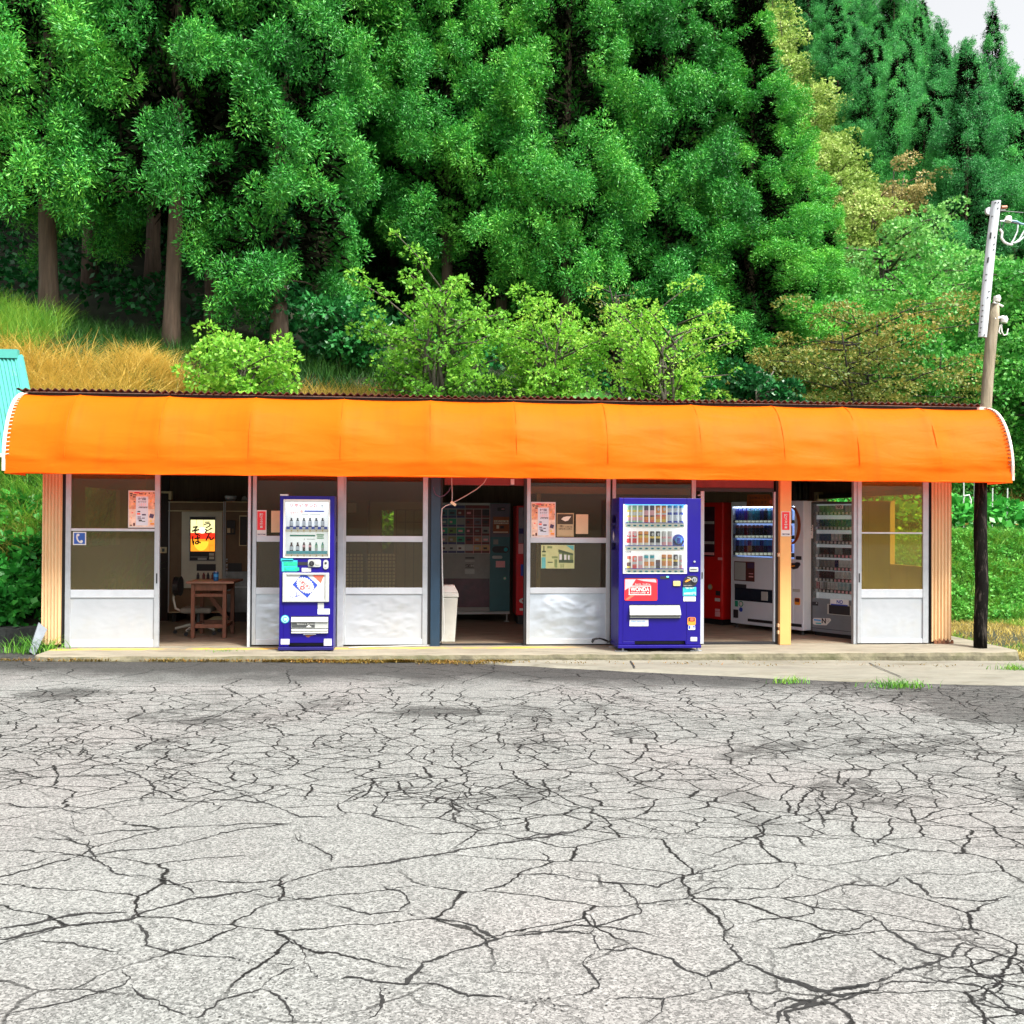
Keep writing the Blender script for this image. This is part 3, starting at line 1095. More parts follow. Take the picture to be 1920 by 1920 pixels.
for i in range(n + 1):
    x = xr0 + (xr1 - xr0) * i / n
    w_ = 0.014 * math.sin((x - xr0) / pitch * 2 * math.pi) + mnoise.noise(Vector((x * 0.7, 0, 0))) * 0.012
    for y, z in ((-0.14, zr - 0.006), (-0.14, zr), (YB + 0.35, zr - 0.28), (YB + 0.35, zr - 0.29)):
        vs.append((x, y, z + w_))
    if i:
        a = 4 * i
        fs += [(a - 4, a, a + 1, a - 3), (a - 3, a + 1, a + 2, a - 2), (a - 2, a + 2, a + 3, a - 1), (a - 1, a + 3, a, a - 4)]
mb.add(vs, fs, ROOFM)
mb.box(xr0 + 0.05, xr1 - 0.05, -0.06, 0.08, zr - 0.13, zr - 0.03, DARKW)
mb.build('roof', shop)

# awning ----------------------------------------------------------
def awning_mat():
    m, t, b = new_mat('orange_awning_fabric')
    N, L = t.nodes, t.links
    tc = N.new('ShaderNodeTexCoord')
    nz = N.new('ShaderNodeTexNoise')
    nz.inputs['Scale'].default_value = 0.9
    nz.inputs['Detail'].default_value = 8
    L.new(tc.outputs['Object'], nz.inputs['Vector'])
    mx = N.new('ShaderNodeMix')
    mx.data_type = 'RGBA'
    L.new(nz.outputs['Fac'], mx.inputs[0])
    mx.inputs[6].default_value = (0.96, 0.185, 0.004, 1)
    mx.inputs[7].default_value = (1.0, 0.25, 0.007, 1)
    m3 = N.new('ShaderNodeMapping')
    m3.inputs['Scale'].default_value = (7, 1, 0.55)
    L.new(tc.outputs['Object'], m3.inputs[0])
    n3 = N.new('ShaderNodeTexNoise')
    n3.inputs['Scale'].default_value = 1.4
    n3.inputs['Detail'].default_value = 7
    n3.inputs['Roughness'].default_value = 0.7
    L.new(m3.outputs[0], n3.inputs['Vector'])
    r3 = N.new('ShaderNodeMapRange')
    r3.inputs[1].default_value = 0.50
    r3.inputs[2].default_value = 0.72
    r3.inputs[4].default_value = 0.30
    L.new(n3.outputs['Fac'], r3.inputs[0])
    mw = N.new('ShaderNodeMix')
    mw.data_type = 'RGBA'
    L.new(r3.outputs[0], mw.inputs[0])
    L.new(mx.outputs[2], mw.inputs[6])
    mw.inputs[7].default_value = (0.62, 0.13, 0.012, 1)
    L.new(mw.outputs[2], b.inputs['Base Color'])
    b.inputs['Roughness'].default_value = 0.55
    b.inputs['Specular IOR Level'].default_value = 0.12
    mp = N.new('ShaderNodeMapping')
    mp.inputs['Scale'].default_value = (1.3, 3, 4.5)
    mp.inputs['Rotation'].default_value = (0, 0.25, 0)
    L.new(tc.outputs['Object'], mp.inputs[0])
    n2 = N.new('ShaderNodeTexNoise')
    n2.inputs['Scale'].default_value = 1.5
    n2.inputs['Detail'].default_value = 3
    n2.inputs['Distortion'].default_value = 1.2
    L.new(mp.outputs[0], n2.inputs['Vector'])
    bp = N.new('ShaderNodeBump')
    bp.inputs['Strength'].default_value = 0.22
    bp.inputs['Distance'].default_value = 0.04
    L.new(n2.outputs['Fac'], bp.inputs['Height'])
    L.new(bp.outputs[0], b.inputs['Normal'])
    tl = N.new('ShaderNodeBsdfTranslucent')
    tl.inputs[0].default_value = (1.0, 0.075, 0.015, 1)
    ms = N.new('ShaderNodeMixShader')
    ms.inputs[0].default_value = 0.55
    L.new(b.outputs[0], ms.inputs[1])
    L.new(tl.outputs[0], ms.inputs[2])
    L.new(ms.outputs[0], N['Material Output'].inputs[0])
    return m


AWN = awning_mat()
TRIM = M('white_awning_trim', (0.75, 0.66, 0.58), 0.6, var=0.15, vs=12, stain=(0.45, 0.10, 0.06), ss=5, sf=0.7)
DA = 0.64
axl = (at(50, 738, -0.03).x + at(8, 870, -DA).x) / 2
axr = (at(1850, 768, -0.03).x + at(1893, 880, -DA).x) / 2
zt = at(950, 754, -0.03).z
zh = at(950, 896.5, -DA).z
zv = at(950, 868, -DA).z
ribs = [axl] + [wx(q, -0.45) for q in (130, 303, 470, 640, 806, 966, 1135, 1308, 1462, 1600, 1745)] + [axr]


def prof_pt(t, sag=0.0):
    """t 0..1 over the curve, 1..1.3 down the valance."""
    if t <= 1:
        a = t * math.pi / 2
        y = -0.03 - (DA - 0.03) * math.sin(a) ** 0.92
        z = zv + (zt - zv) * math.cos(a) ** 1.12
        k = math.sin(math.pi * min(1, t)) ** 0.7
        return y + sag * k * math.sin(a), z - sag * k * math.cos(a)
    return -DA, zv + (zh - zv) * (t - 1) / 0.3


vs, fs = [], []
us = []
for a, b in zip(ribs[:-1], ribs[1:]):
    for i in range(16):
        us.append((a + (b - a) * i / 16, i / 16))
us.append((axr, 0.0))
ts = [i / 22 for i in range(23)] + [1.05, 1.12, 1.2, 1.3]
for x, u in us:
    for t in ts:
        sg = 0.052 * math.sin(math.pi * u) ** 0.75 if 0 < u < 1 else 0
        y, z = prof_pt(t, sg)
        k = Vector((x * 1.1, t * 5, 1.5))
        r = mnoise.noise(k) * 0.016 + mnoise.noise(k * 3 + Vector((3, 1, 0))) * 0.007 + 0.010 * math.sin(math.pi * u) * mnoise.noise(Vector((x * 1.6 + t * 6, t * 11 - x * 1.2, 4)))
        if t > 1:
            r += 0.008 * math.sin(x * 5 + 2 * mnoise.noise(Vector((x, 0, 0)))) * (t - 1) / 0.3
            y += (1.3 - t) * 0.05 - 0.008
        sagz = 0.012 * math.sin(math.pi * u) if t > 1.25 else 0
        vs.append((x, y + r * min(1, 3 * t), z + sagz * (1 if t > 1.25 else 0)))
nt_ = len(ts)
for i in range(len(us) - 1):
    for j in range(nt_ - 1):
        fs.append((i * nt_ + j, i * nt_ + j + 1, (i + 1) * nt_ + j + 1, (i + 1) * nt_ + j))
mb = MB()
mb.add(vs, fs, AWN)
for k in (0, len(us) - 1):
    x = us[k][0]
    ring = [vs[k * nt_ + j] for j in range(nt_)] + [(x, -0.03, zh)]
    mb.add(ring, [tuple(range(len(ring)))], AWN)
awn = mb.build('awning', shop, smooth=True)
for pgn in awn.data.polygons:
    if len(pgn.vertices) > 4:
        pgn.use_smooth = False
# sewn seams over the hoops
for x in ribs[1:-1]:
    mb = MB()
    mb.tube([(x, prof_pt(t)[0] - 0.001 + (0.02 if t > 1 else 0), prof_pt(t)[1] + 0.001) for t in [0.03 + i / 20 for i in range(20)]], 0.0045, AWN, 5)
    mb.build('seam', awn)
mb = MB()
for x, s_ in ((axl, -1), (axr, 1)):
    mb.tube([(x + s_ * 0.012, prof_pt(t)[0], prof_pt(t)[1]) for t in [i / 24 for i in range(25)]] + [(x + s_ * 0.012, -DA, zh + 0.03)], 0.020, TRIM, 8)
mb.box(axl, axr, -0.055, -0.02, zt - 0.006, zt + 0.034, TRIM)
ed = mb.build('edging', awn)
for x, s_ in ((axl, -1), (axr, 1)):
    mb = MB()
    for i in range(22):
        t = 0.06 + i * 0.043
        y, z = prof_pt(t)
        mb.bar((x + s_ * 0.030, y, z), (x - s_ * 0.045, y - 0.006, z + 0.012), 0.009, 0.009, RUST if s_ > 0 else TRIM)
    mb.build('lacing', awn)
mb = MB()
mb.tube([(axl + 0.02, -DA + 0.012, zh + 0.012), (axr - 0.02, -DA + 0.012, zh + 0.012)], 0.013, AWN, 8)
mb.build('hem_bar', awn)
for x in ribs:
    mb = MB()
    mb.tube([(x, prof_pt(t)[0] + 0.035, prof_pt(t)[1] - 0.03) for t in [i / 16 for i in range(17)]], 0.010, ALU, 6)
    mb.build('awning_hoop', awn)

# inner cream door standing behind the middle glazing
mb = MB()
z_ = Pl((0, 0.13, 0), 0, (970, 880, 5.334))
for r, mt in (((135, 175, 885, 245), CREAM), ((192, 245, 232, 1200), CREAM)):
    a, b, c, d = z_.r4(*r)
    mb.box(a, b, 0.13, 0.16, c, d, mt)
a, b, c, d = z_.r4(135, 248, 890, 1240)
a2 = z_.r4(232, 245, 890, 1240)[0]
mb.box(a, z_.r4(135, 245, 192, 1200)[1], 0.17, 0.19, 0.02, d, BRBOARD)
mb.box(a2, b + 0.02, 0.17, 0.19, 0.02, d, BRBOARD)
a, b, c, d = z_.r4(197, 1020, 213, 1095)
mb.box(a, b, 0.122, 0.131, c, d, ALU)
mb.build('inner_door', shop, bevel=0.002)
mb = MB()
z_ = Pl((0, 0.18, 0), 0, (1130, 890, 5.486))
a, b, c, d = z_.r4(140, 140, 900, 205)
mb.box(a, b, 0.18, 0.21, c, d, CREAM)
mb.box(a, b, 0.215, 0.235, 0.02, c, BRBOARD)
mb.build('inner_board', shop, bevel=0.002)
# window frame of the side window
for k_, q in enumerate((4.05, 4.17)):
    mb = MB()
    mb.box(XR - 0.16, XR - 0.062, q, q + 0.05, 0.9, 2.05, CREAM)
    mb.build('window_frame', shop)
mb = MB()
mb.box(XR - 0.14, XR - 0.062, 0.5, 4.2, 1.93, 2.0, DARKW)
mb.build('window_frame', shop)
mb = MB()
corrugated(mb, at(1484, 925, YB).x, XR - 0.2, 1.0, 2.3, YB - 0.02, 0.11, 0.02, M('grey_sheet_lining', (0.05, 0.045, 0.04), 0.5, metal=0.3, var=0.3))
mb.build('wall_lining', shop)

# ------------------------------------------------------------------ vending machines
BLUE = M('blue_enamel', (0.010, 0.004, 0.185), 0.38, var=0.10, vs=2, spec=0.3, stain=(0.02, 0.014, 0.15), ss=3, sf=0.5, stretch=(1, 1, .5))
BLUED = M('dark_blue_enamel', (0.009, 0.006, 0.11), 0.4, var=0.1)
WHT = M('white_plastic', (0.60, 0.61, 0.57), 0.42, var=0.04)
LITE = M('lit_display_back', (0.66, 0.68, 0.66), 0.5, var=0.02, emit=0.42)
GREYP = M('grey_plastic', (0.42, 0.44, 0.42), 0.45, var=0.08)
DGREY = M('dark_grey_plastic', (0.06, 0.065, 0.065), 0.5, var=0.15)
RED = M('red_print', (0.75, 0.02, 0.03), 0.45, var=0.05)
PINK = M('pink_print', (0.85, 0.40, 0.42), 0.5, var=0.08)
CORAL = M('coral_print', (0.85, 0.14, 0.08), 0.5, var=0.06)
BLUEP = M('blue_print', (0.02, 0.06, 0.42), 0.5, var=0.05)
SKYP = M('sky_blue_print', (0.05, 0.36, 0.75), 0.5, var=0.08)
CYAN = M('cyan_print', (0.03, 0.42, 0.50), 0.5, var=0.08)
TEAL = M('teal_print', (0.0, 0.42, 0.48), 0.5, var=0.1)
GREEN = M('green_print', (0.01, 0.28, 0.16), 0.5, var=0.1)
MINT = M('mint_print', (0.01, 0.42, 0.24), 0.5, var=0.2, vs=25)
YEL = M('yellow_print', (0.85, 0.60, 0.08), 0.5, var=0.08)
ORG = M('orange_print', (0.85, 0.30, 0.03), 0.5, var=0.08)
BRN = M('brown_print', (0.10, 0.025, 0.02), 0.5, var=0.1)
DKP = M('black_print', (0.02, 0.02, 0.025), 0.5, var=0.1)
PURP = M('purple_print', (0.07, 0.04, 0.10), 0.5, var=0.15)
GRYT = M('grey_print', (0.35, 0.38, 0.36), 0.6, var=0.1)
PAPER = M('white_paper', (0.64, 0.635, 0.61), 0.7, var=0.03)
LIME = M('pale_green_glass', (0.35, 0.62, 0.38), 0.3, var=0.05)
BRGL = M('brown_bottle_glass', (0.05, 0.015, 0.01), 0.2, var=0.1)
PALEB = M('pale_blue_label', (0.66, 0.72, 0.78), 0.4, var=0.05)
CREAMP = M('cream_rail', (0.80, 0.75, 0.60), 0.4, var=0.03)
TUBE = M('lit_white_tube', (0.95, 0.97, 1.0), 0.5, var=0.01, emit=7.0)
TOOLG = glass_mat('clear_display_glass', (0.97, 0.98, 0.98), 0.02, (0.8, 0.8, 0.8))
GOLD = M('brass', (0.55, 0.40, 0.12), 0.35, metal=0.7)


def sticker(pl, name, parent, rects, base=None, texts=(), y=0.0, label=None, rr=0.004):
    """One flat sticker: base rectangle, then printed patches and words, all in the plane's own zoom pixels."""
    mb = MB()
    k = y - 0.004
    if base:
        a, b, c, d = pl.r4(*base[0], off=y)
        mb.rrect(a, b, c, d, rr, k, y + 0.001, base[1])
    for i, (r, mt) in enumerate(rects):
        a, b, c, d = pl.r4(*r, off=y)
        mb.box(a, b, k - 0.0012 - 0.0002 * (i % 5), k + 0.001, c, d, mt)
    for body, r, mt, *q in texts:
        a, b, c, d = pl.r4(*r, off=y)
        mb.text(body, a, b, c, d, k - 0.0026, mt, ang=q[0] if q else 0, bold=q[1] if len(q) > 1 else 0.012)
    o = mb.build(name, parent)
    if label:
        o['label'] = label
    return o


# ---- narrow blue machine
g0 = gp(526, 1221, 0.0)
Z5 = (500, 900, 5.65)
nP = Pl((wx(575, g0.y), g0.y, 0), 0, Z5)
nar = thing('vending_machine', 'narrow blue drinks machine with two rows of small bottles and a white diamond poster', 'vending machine', nP.loc)
a, b, c, d = nP.r4(135, 168, 712, 1810)
z_p0, z_p1 = nP.p(420, 1808)[1], nP.p(420, 1768)[1]
wz = nP.r4(182, 212, 664, 822)
DEP = 0.30
mb = MB()
mb.box(a, b, 0.12, DEP, z_p1, d, BLUE)
mb.box(a, wz[0], 0, 0.12, z_p1 + 0.002, d - 0.002, BLUE)
mb.box(wz[1], b, 0, 0.12, z_p1 + 0.002, d - 0.002, BLUE)
mb.box(wz[0], wz[1], 0, 0.12, wz[3], d - 0.002, BLUE)
sl = nP.r4(232, 1728, 600, 1766)
mb.box(wz[0], wz[1], 0, 0.12, sl[3], wz[2], BLUE)
mb.box(wz[0], sl[0], 0, 0.12, z_p1 + 0.002, sl[3], BLUE)
mb.box(sl[1], wz[1], 0, 0.12, z_p1 + 0.002, sl[3], BLUE)
mb.box(sl[0], sl[1], 0.06, 0.12, z_p1 + 0.002, sl[3], BLACK)
mb.build('body', nar, bevel=0.006)
mb = MB()
mb.box(a - 0.006, b + 0.004, -0.035, DEP, max(0.012, z_p0), z_p1, BLUED)
mb.build('base', nar, bevel=0.006)
for x in (a + 0.05, b - 0.05):
    for y in (0.05, DEP - 0.05):
        mb = MB()
        mb.lathe(x, y, [(0.025, 0.0), (0.025, 0.012), (0.012, 0.014), (0.012, 0.02)], DGREY, 10)
        mb.build('foot', nar)
mb = MB()
q = nP.r4(176, 206, 670, 826)
i_ = nP.r4(197, 236, 655, 815)
mb.box(q[0], i_[0], -0.012, 0.02, q[2], q[3], WHT)
mb.box(i_[1], q[1], -0.012, 0.02, q[2], q[3], WHT)
mb.box(i_[0], i_[1], -0.012, 0.02, i_[3], q[3], WHT)
mb.box(i_[0], i_[1], -0.012, 0.02, q[2], i_[2], WHT)
fr_ = mb.build('window_frame', nar, bevel=0.006)
mb = MB()
mb.box(wz[0] + .003, wz[1] - .003, 0.108, 0.118, wz[2] + .003, wz[3] - .003, LITE)
for body, r, mt, an, bo in (('リポビタンD', (245, 246, 535, 290), RED, 0, 0.03), ('ファイト一発!', (252, 326, 385, 358), CORAL, 0.16, 0.012)):
    e = nP.r4(*r, off=0.1)
    mb.text(body, e[0], e[1], e[2], e[3], 0.105, mt, ang=an, bold=bo)
for r, mt in (((400, 323, 608, 338), BLUEP), ((245, 581, 513, 598), GREEN), ((370, 364, 440, 369), GRYT), ((455, 364, 565, 369), GRYT), ((395, 622, 405, 632), GRYT), ((425, 624, 512, 630), GRYT), ((528, 572, 606, 590), LIME), ((534, 594, 600, 606), LIME), ((530, 610, 606, 624), LIME)):
    e = nP.r4(*r, off=0.1)
    mb.box(e[0], e[1], 0.104, 0.109, e[2], e[3], mt)
e = nP.r4(566, 252, 606, 300, off=0.1)
mb.prism([(e[0], e[3]), ((e[0] + e[1]) / 2 - .004, (e[2] + e[3]) / 2), ((e[0] + e[1]) / 2 - .003, e[2]), ((e[0] + e[1]) / 2 + .003, e[2]), ((e[0] + e[1]) / 2 + .004, (e[2] + e[3]) / 2), (e[1], e[3]), ((e[0] + e[1]) / 2, (e[2] + 2 * e[3]) / 3)], 0.103, 0.109, DGREY)
disp = mb.build('display_panel', nar)
for row, (ty, by, by2, ry, col) in enumerate(((402, 494, 523, 558, BLUEP), (660, 752, 784, 816, TEAL))):
    mb = MB()
    e = nP.r4(208, by, 640, by2, off=0.05)
    mb.box(e[0], e[1], 0.045, 0.10, e[2], e[3], col)
    for cx in (262, 328, 394, 459, 525, 592):
        f = nP.r4(cx - 16, by + 5, cx + 16, by2 - 3, off=0.045)
        mb.box(f[0], f[1], 0.041, 0.046, f[2], f[3], WHT if row == 0 else CYAN)
    e2 = nP.r4(198, by2, 652, ry - 8, off=0.03)
    mb.box(e2[0], e2[1], 0.025, 0.107, e2[2], e2[3], CREAMP)
    for cx in (262, 328, 394, 459, 525, 592):
        x, z = nP.p(cx + 2, by2 + 14, 0.025)
        mb.disc(x, z - .004, 0.017, 0.018, 0.027, CREAMP)
        mb.disc(x, z, 0.008, 0.012, 0.02, GOLD, 12)
    mb.build('shelf', nar)
    for i, cx in enumerate((262, 328, 394, 459, 525, 592)):
        x, zb0 = nP.p(cx, by, 0.07)
        zt0 = nP.p(cx, ty, 0.07)[1]
        h = zt0 - zb0
        r0 = 0.021 if row == 0 or i < 2 else 0.016
        if row == 0:
            P_ = [(r0, 0, DKP), (r0, .10, PALEB), (r0, .58, PALEB), (r0 * .9, .66, DKP), (r0 * .45, .82, DKP), (r0 * .45, 1.0, DKP), (r0 * .4, 1.02)]
        elif i < 2:
            P_ = [(r0, 0, DKP), (r0, .12, PALEB), (r0, .55, BRGL), (r0 * .5, .8, BRGL), (r0 * .5, 1.0, BRGL), (r0 * .4, 1.02)]
        elif i < 4:
            P_ = [(r0, 0, BRGL), (r0, .45, PINK), (r0, .7, BRGL), (r0 * .6, .86, BRGL), (r0 * .6, 1.0, BRGL), (r0 * .4, 1.02)]
        else:
            P_ = [(r0, 0, WHT), (r0, .35, LIME), (r0, .68, GREEN), (r0 * .55, .84, GREEN), (r0 * .55, 1.0, GREEN), (r0 * .4, 1.02)]
        mb = MB()
        mb.lathe(x, 0.07, [(p[0], zb0 + p[1] * h * .98, *p[2:]) for p in P_], DKP)
        mb.build('sample_bottle', nar, smooth=False)
mb = MB()
mb.box(i_[0], i_[1], 0.006, 0.009, i_[2], i_[3], TOOLG)
mb.build('window_pane', nar)
mb = MB()
mb.box(wz[0] + .004, wz[1] - .004, .022, .034, i_[3] + .002, wz[3] - .003, TUBE)
mb.build('display_lamp', nar)
sticker(nP, 'sticker', nar, [((180, 868, 322, 910), MINT), ((188, 925, 345, 962), MINT), ((205, 936, 300, 948), TEAL)], ((160, 850, 326, 968), CYAN), label='torn mint green sticker')
sticker(nP, 'sticker', nar, [], ((150, 830, 280, 862), CYAN), label='torn cyan sticker')
sticker(nP, 'bill_slot', nar, [], ((332, 868, 432, 902), DKP))
mb = MB()
e = nP.r4(438, 842, 576, 922)
mb.rrect(*e, 0.02, -0.014, 0.002, GREYP)
x, z = nP.p(478, 884)
mb.disc(x, z, 0.030, -0.03, -0.012, DKP)
mb.box(x - 0.004, x + 0.004, -0.036, -0.028, z - 0.02, z + 0.02, DGREY)
e = nP.r4(522, 872, 562, 896)
mb.rrect(*e, 0.006, -0.02, -0.012, WHT)
mb.build('coin_panel', nar, bevel=0.002)
mb = MB()
e = nP.r4(600, 845, 655, 946)
mb.rrect(*e, 0.03, -0.012, 0.002, GREYP)
x, z = nP.p(627, 880)
mb.disc(x, z, 0.013, -0.016, -0.011, DKP)
x, z = nP.p(627, 915)
mb.disc(x, z, 0.009, -0.018, -0.011, WHT)
mb.build('lock', nar)
sticker(nP, 'label_plate', nar, [], ((372, 931, 471, 970), PAPER))
# framed diamond poster
mb = MB()
o4, i4 = nP.r4(170, 982, 662, 1292), nP.r4(210, 1006, 620, 1268)
mb.box(o4[0], i4[0], -0.022, 0.001, o4[2], o4[3], GREYP)
mb.box(i4[1], o4[1], -0.022, 0.001, o4[2], o4[3], GREYP)
mb.box(i4[0], i4[1], -0.022, 0.001, i4[3], o4[3], GREYP)
mb.box(i4[0], i4[1], -0.022, 0.001, o4[2], i4[2], GREYP)
pf = mb.build('poster_frame', nar, bevel=0.005)
mb = MB()
mb.box(*i4[:2], -0.006, 0.001, *i4[2:], PAPER)
P2 = lambda *xy: [nP.p(x, y) for x, y in xy]
mb.prism(P2((432, 1248), (542, 1112), (425, 1008), (365, 1008), (275, 1108)), -0.0085, -0.005, BLUEP)
cx, cy = 410, 1115
ser = []
for i in range(44):
    t = 2 * math.pi * i / 44
    r = 1.0 if i % 2 else 0.86
    ux, uy = 108 * math.cos(t) * r, 78 * math.sin(t) * r
    ca, sa = math.cos(0.66), math.sin(0.66)
    ser.append((cx + ux * ca - uy * sa, cy + ux * sa + uy * ca))
mb.prism(P2(*[s_ for s_ in ser][::-1]), -0.0105, -0.008, PAPER)
e = nP.r4(335, 1085, 480, 1125)
mb.text('リポビタン', *e, -0.0125, RED, ang=-0.66, bold=0.03)
e = nP.r4(358, 1122, 406, 1160)
mb.text('D', *e, -0.0125, RED, ang=-0.2, bold=0.04)
e = nP.r4(375, 1062, 485, 1072)
mb.text('タウリン1000mg', *e, -0.0125, BLUEP, ang=-0.66)
mb.prism(P2((575, 1092), (608, 1008), (485, 1008)), -0.0085, -0.005, CORAL)
for r in ((312, 1185, 318, 1225), (302, 1225, 330, 1235), (330, 1218, 352, 1223), (250, 1228, 258, 1236), (268, 1240, 280, 1245)):
    e = nP.r4(*r)
    mb.box(e[0], e[1], -0.008, -0.005, e[2], e[3], BLUEP)
mb.build('poster', pf)
sticker(nP, 'card_reader', nar, [], ((542, 1300, 606, 1362), GREYP), y=-0.001)
sticker(nP, 'label_plate', nar, [((552, 1378, 640, 1381), GRYT)], ((540, 1364, 668, 1423), PALEB))
mb = MB()
x, z = nP.p(195, 1474)
mb.disc(x, z, 0.048, -0.003, 0.001, CYAN, 28)
mb.disc(x, z, 0.038, -0.0045, -0.002, PAPER, 28)
mb.disc(x, z, 0.031, -0.006, -0.004, CYAN, 28)
mb.box(x - .012, x - .004, -0.008, -0.005, z - .018, z + .018, PAPER)
mb.disc(x + .012, z, 0.009, -0.008, -0.005, PAPER, 14, 0.018)
mb.build('sticker', nar)['label'] = 'round cyan sticker'
mb = MB()
e = nP.r4(260, 1442, 654, 1622)
mb.box(e[0], e[1], -0.002, 0.001, e[2], e[3], DKP)
f = nP.r4(262, 1452, 652, 1500)
for k in range(6):
    z0_ = f[3] + (f[2] - f[3]) * k / 6
    z1_ = f[3] + (f[2] - f[3]) * (k + 1) / 6
    y0_ = -0.006 - 0.024 * math.sin(k / 6 * 1.4)
    mb.box(f[0], f[1], y0_ - 0.004, 0.0, z1_, z0_, WHT)
f = nP.r4(264, 1502, 652, 1570)
mb.box(f[0], f[1], -0.018, 0.0, f[2], f[3], GREYP)
f = nP.r4(268, 1508, 512, 1562)
mb.box(f[0], f[1], -0.021, -0.017, f[2], f[3], DGREY)
f = nP.r4(322, 1515, 505, 1532)
mb.text('取出口 PUSH', *f, -0.0225, WHT)
f = nP.r4(418, 1534, 480, 1558)
mb.prism([(f[0], f[2]), (f[1], f[2]), ((f[0] + f[1]) / 2, f[3])], -0.0235, -0.020, WHT)
for yy in (1578, 1604):
    f = nP.r4(264, yy, 650, yy + 17)
    mb.box(f[0], f[1], -0.022, 0.0, f[2], f[3], WHT)
mb.build('delivery_flap', nar, bevel=0.002)
sticker(nP, 'label_plate', nar, [((160, 1697, 230, 1700), GRYT), ((160, 1716, 215, 1719), GRYT)], ((150, 1684, 242, 1741), PAPER))
sticker(nP, 'label_plate', nar, [((606, 1691, 688, 1696), DKP)], ((606, 1682, 690, 1754), PAPER))
mb = MB()
mb.prism(P2((400, 1638), (420, 1660), (440, 1668), (470, 1652), (520, 1638), (460, 1632)), -0.0025, 0.001, RUST)
mb.prism(P2((388, 1642), (392, 1632), (522, 1630), (522, 1638), (430, 1638)), -0.0038, 0.001, PALEB)
mb.build('dented_scrape', nar)
mb = MB()
e = nP.r4(140, 152, 220, 168)
mb.box(e[0], e[0] + 0.09, 0.02, 0.1, d, d + 0.018, WHT)
mb.build('hinge_cap', nar)

# ---- wide blue machine
Z4 = (1130, 890, 5.486)
g1 = gp(1164, 1223, 0.0)
wP = Pl((wx(1237, g1.y + 0.06), g1.y + 0.06, 0), 0, Z4)
wid = thing('vending_machine', 'wide blue drinks machine with three rows of drinks and a red coffee advert', 'vending machine', wP.loc)
a, b, c, d = wP.r4(165, 240, 1008, 1780)
zb1 = wP.p(590, 1752)[1]
zb0 = wP.p(590, 1782)[1]
wz = wP.r4(212, 310, 864, 1016)
DEP = 0.50
zt_ = d
mb = MB()
sl = wP.r4(330, 1712, 862, 1752)
mb.box(a, b, 0.10, DEP, zb1, zt_, BLUE)
mb.box(a, wz[0], 0, 0.10, zb1 + .002, zt_ - .002, BLUE)
mb.box(wz[1], b, 0, 0.10, zb1 + .002, zt_ - .002, BLUE)
mb.box(wz[0], wz[1], 0, 0.10, wz[3], zt_ - .002, BLUE)
mb.box(wz[0], wz[1], 0, 0.10, sl[3], wz[2], BLUE)
mb.box(wz[0], sl[0], 0, 0.10, zb1 + .002, sl[3], BLUE)
mb.box(min(sl[1], wz[1] - .01), wz[1], 0, 0.10, zb1 + .002, sl[3], BLUE)
mb.box(sl[0], sl[1], 0.05, 0.10, zb1 + .002, sl[3], BLACK)
mb.build('body', wid, bevel=0.007)
mb = MB()
mb.box(a - .008, b + .003, -0.03, DEP, zb0, zb1, BLUE)
mb.build('base', wid, bevel=0.005)
for x in (a + 0.06, b - 0.03):
    for y in (0.03, DEP - 0.06):
        mb = MB()
        mb.lathe(x, y, [(0.011, 0.004), (0.011, zb0 + 0.002)], ALU, 8)
        mb.box(x - 0.09, x + 0.05, y - 0.03, y + 0.03, 0.001, 0.008, ALU)
        mb.build('foot', wid)
mb = MB()
i_ = wP.r4(226, 316, 850, 1010)
mb.box(wz[0] - .004, i_[0], -0.008, 0.02, wz[2] - .004, wz[3] + .004, WHT)
mb.box(i_[1], wz[1] + .004, -0.008, 0.02, wz[2] - .004, wz[3] + .004, WHT)
mb.box(i_[0], i_[1], -0.008, 0.02, i_[3], wz[3] + .004, SKYP)
mb.box(i_[0], i_[1], -0.008, 0.02, wz[2] - .004, i_[2], WHT)
mb.build('window_frame', wid, bevel=0.003)
mb = MB()
mb.box(wz[0] + .004, wz[1] - .004, 0.09, 0.099, wz[2] + .004, wz[3] - .004, LITE)
for r in ((232, 786, 295, 806),):
    e = wP.r4(*r, off=0.08)
    mb.text('HOT', *e, 0.0865, DKP, bold=0.03)
mb.build('display_panel', wid)
rows = [
    (318, 492, 500, 545, [('tea', 3), ('brown', 2), ('orange', 2), ('sky', 3)]),
    (582, 728, 736, 782, [('red', 2), ('gold', 2), ('black', 2), ('pale', 2), ('dome', 1)]),
    (822, 966, 974, 1014, [('cream', 1), ('redw', 1), ('pink', 1), ('corn', 2), ('darkcan', 1), ('gold', 2), ('black', 1), ('pale', 1)]),
]
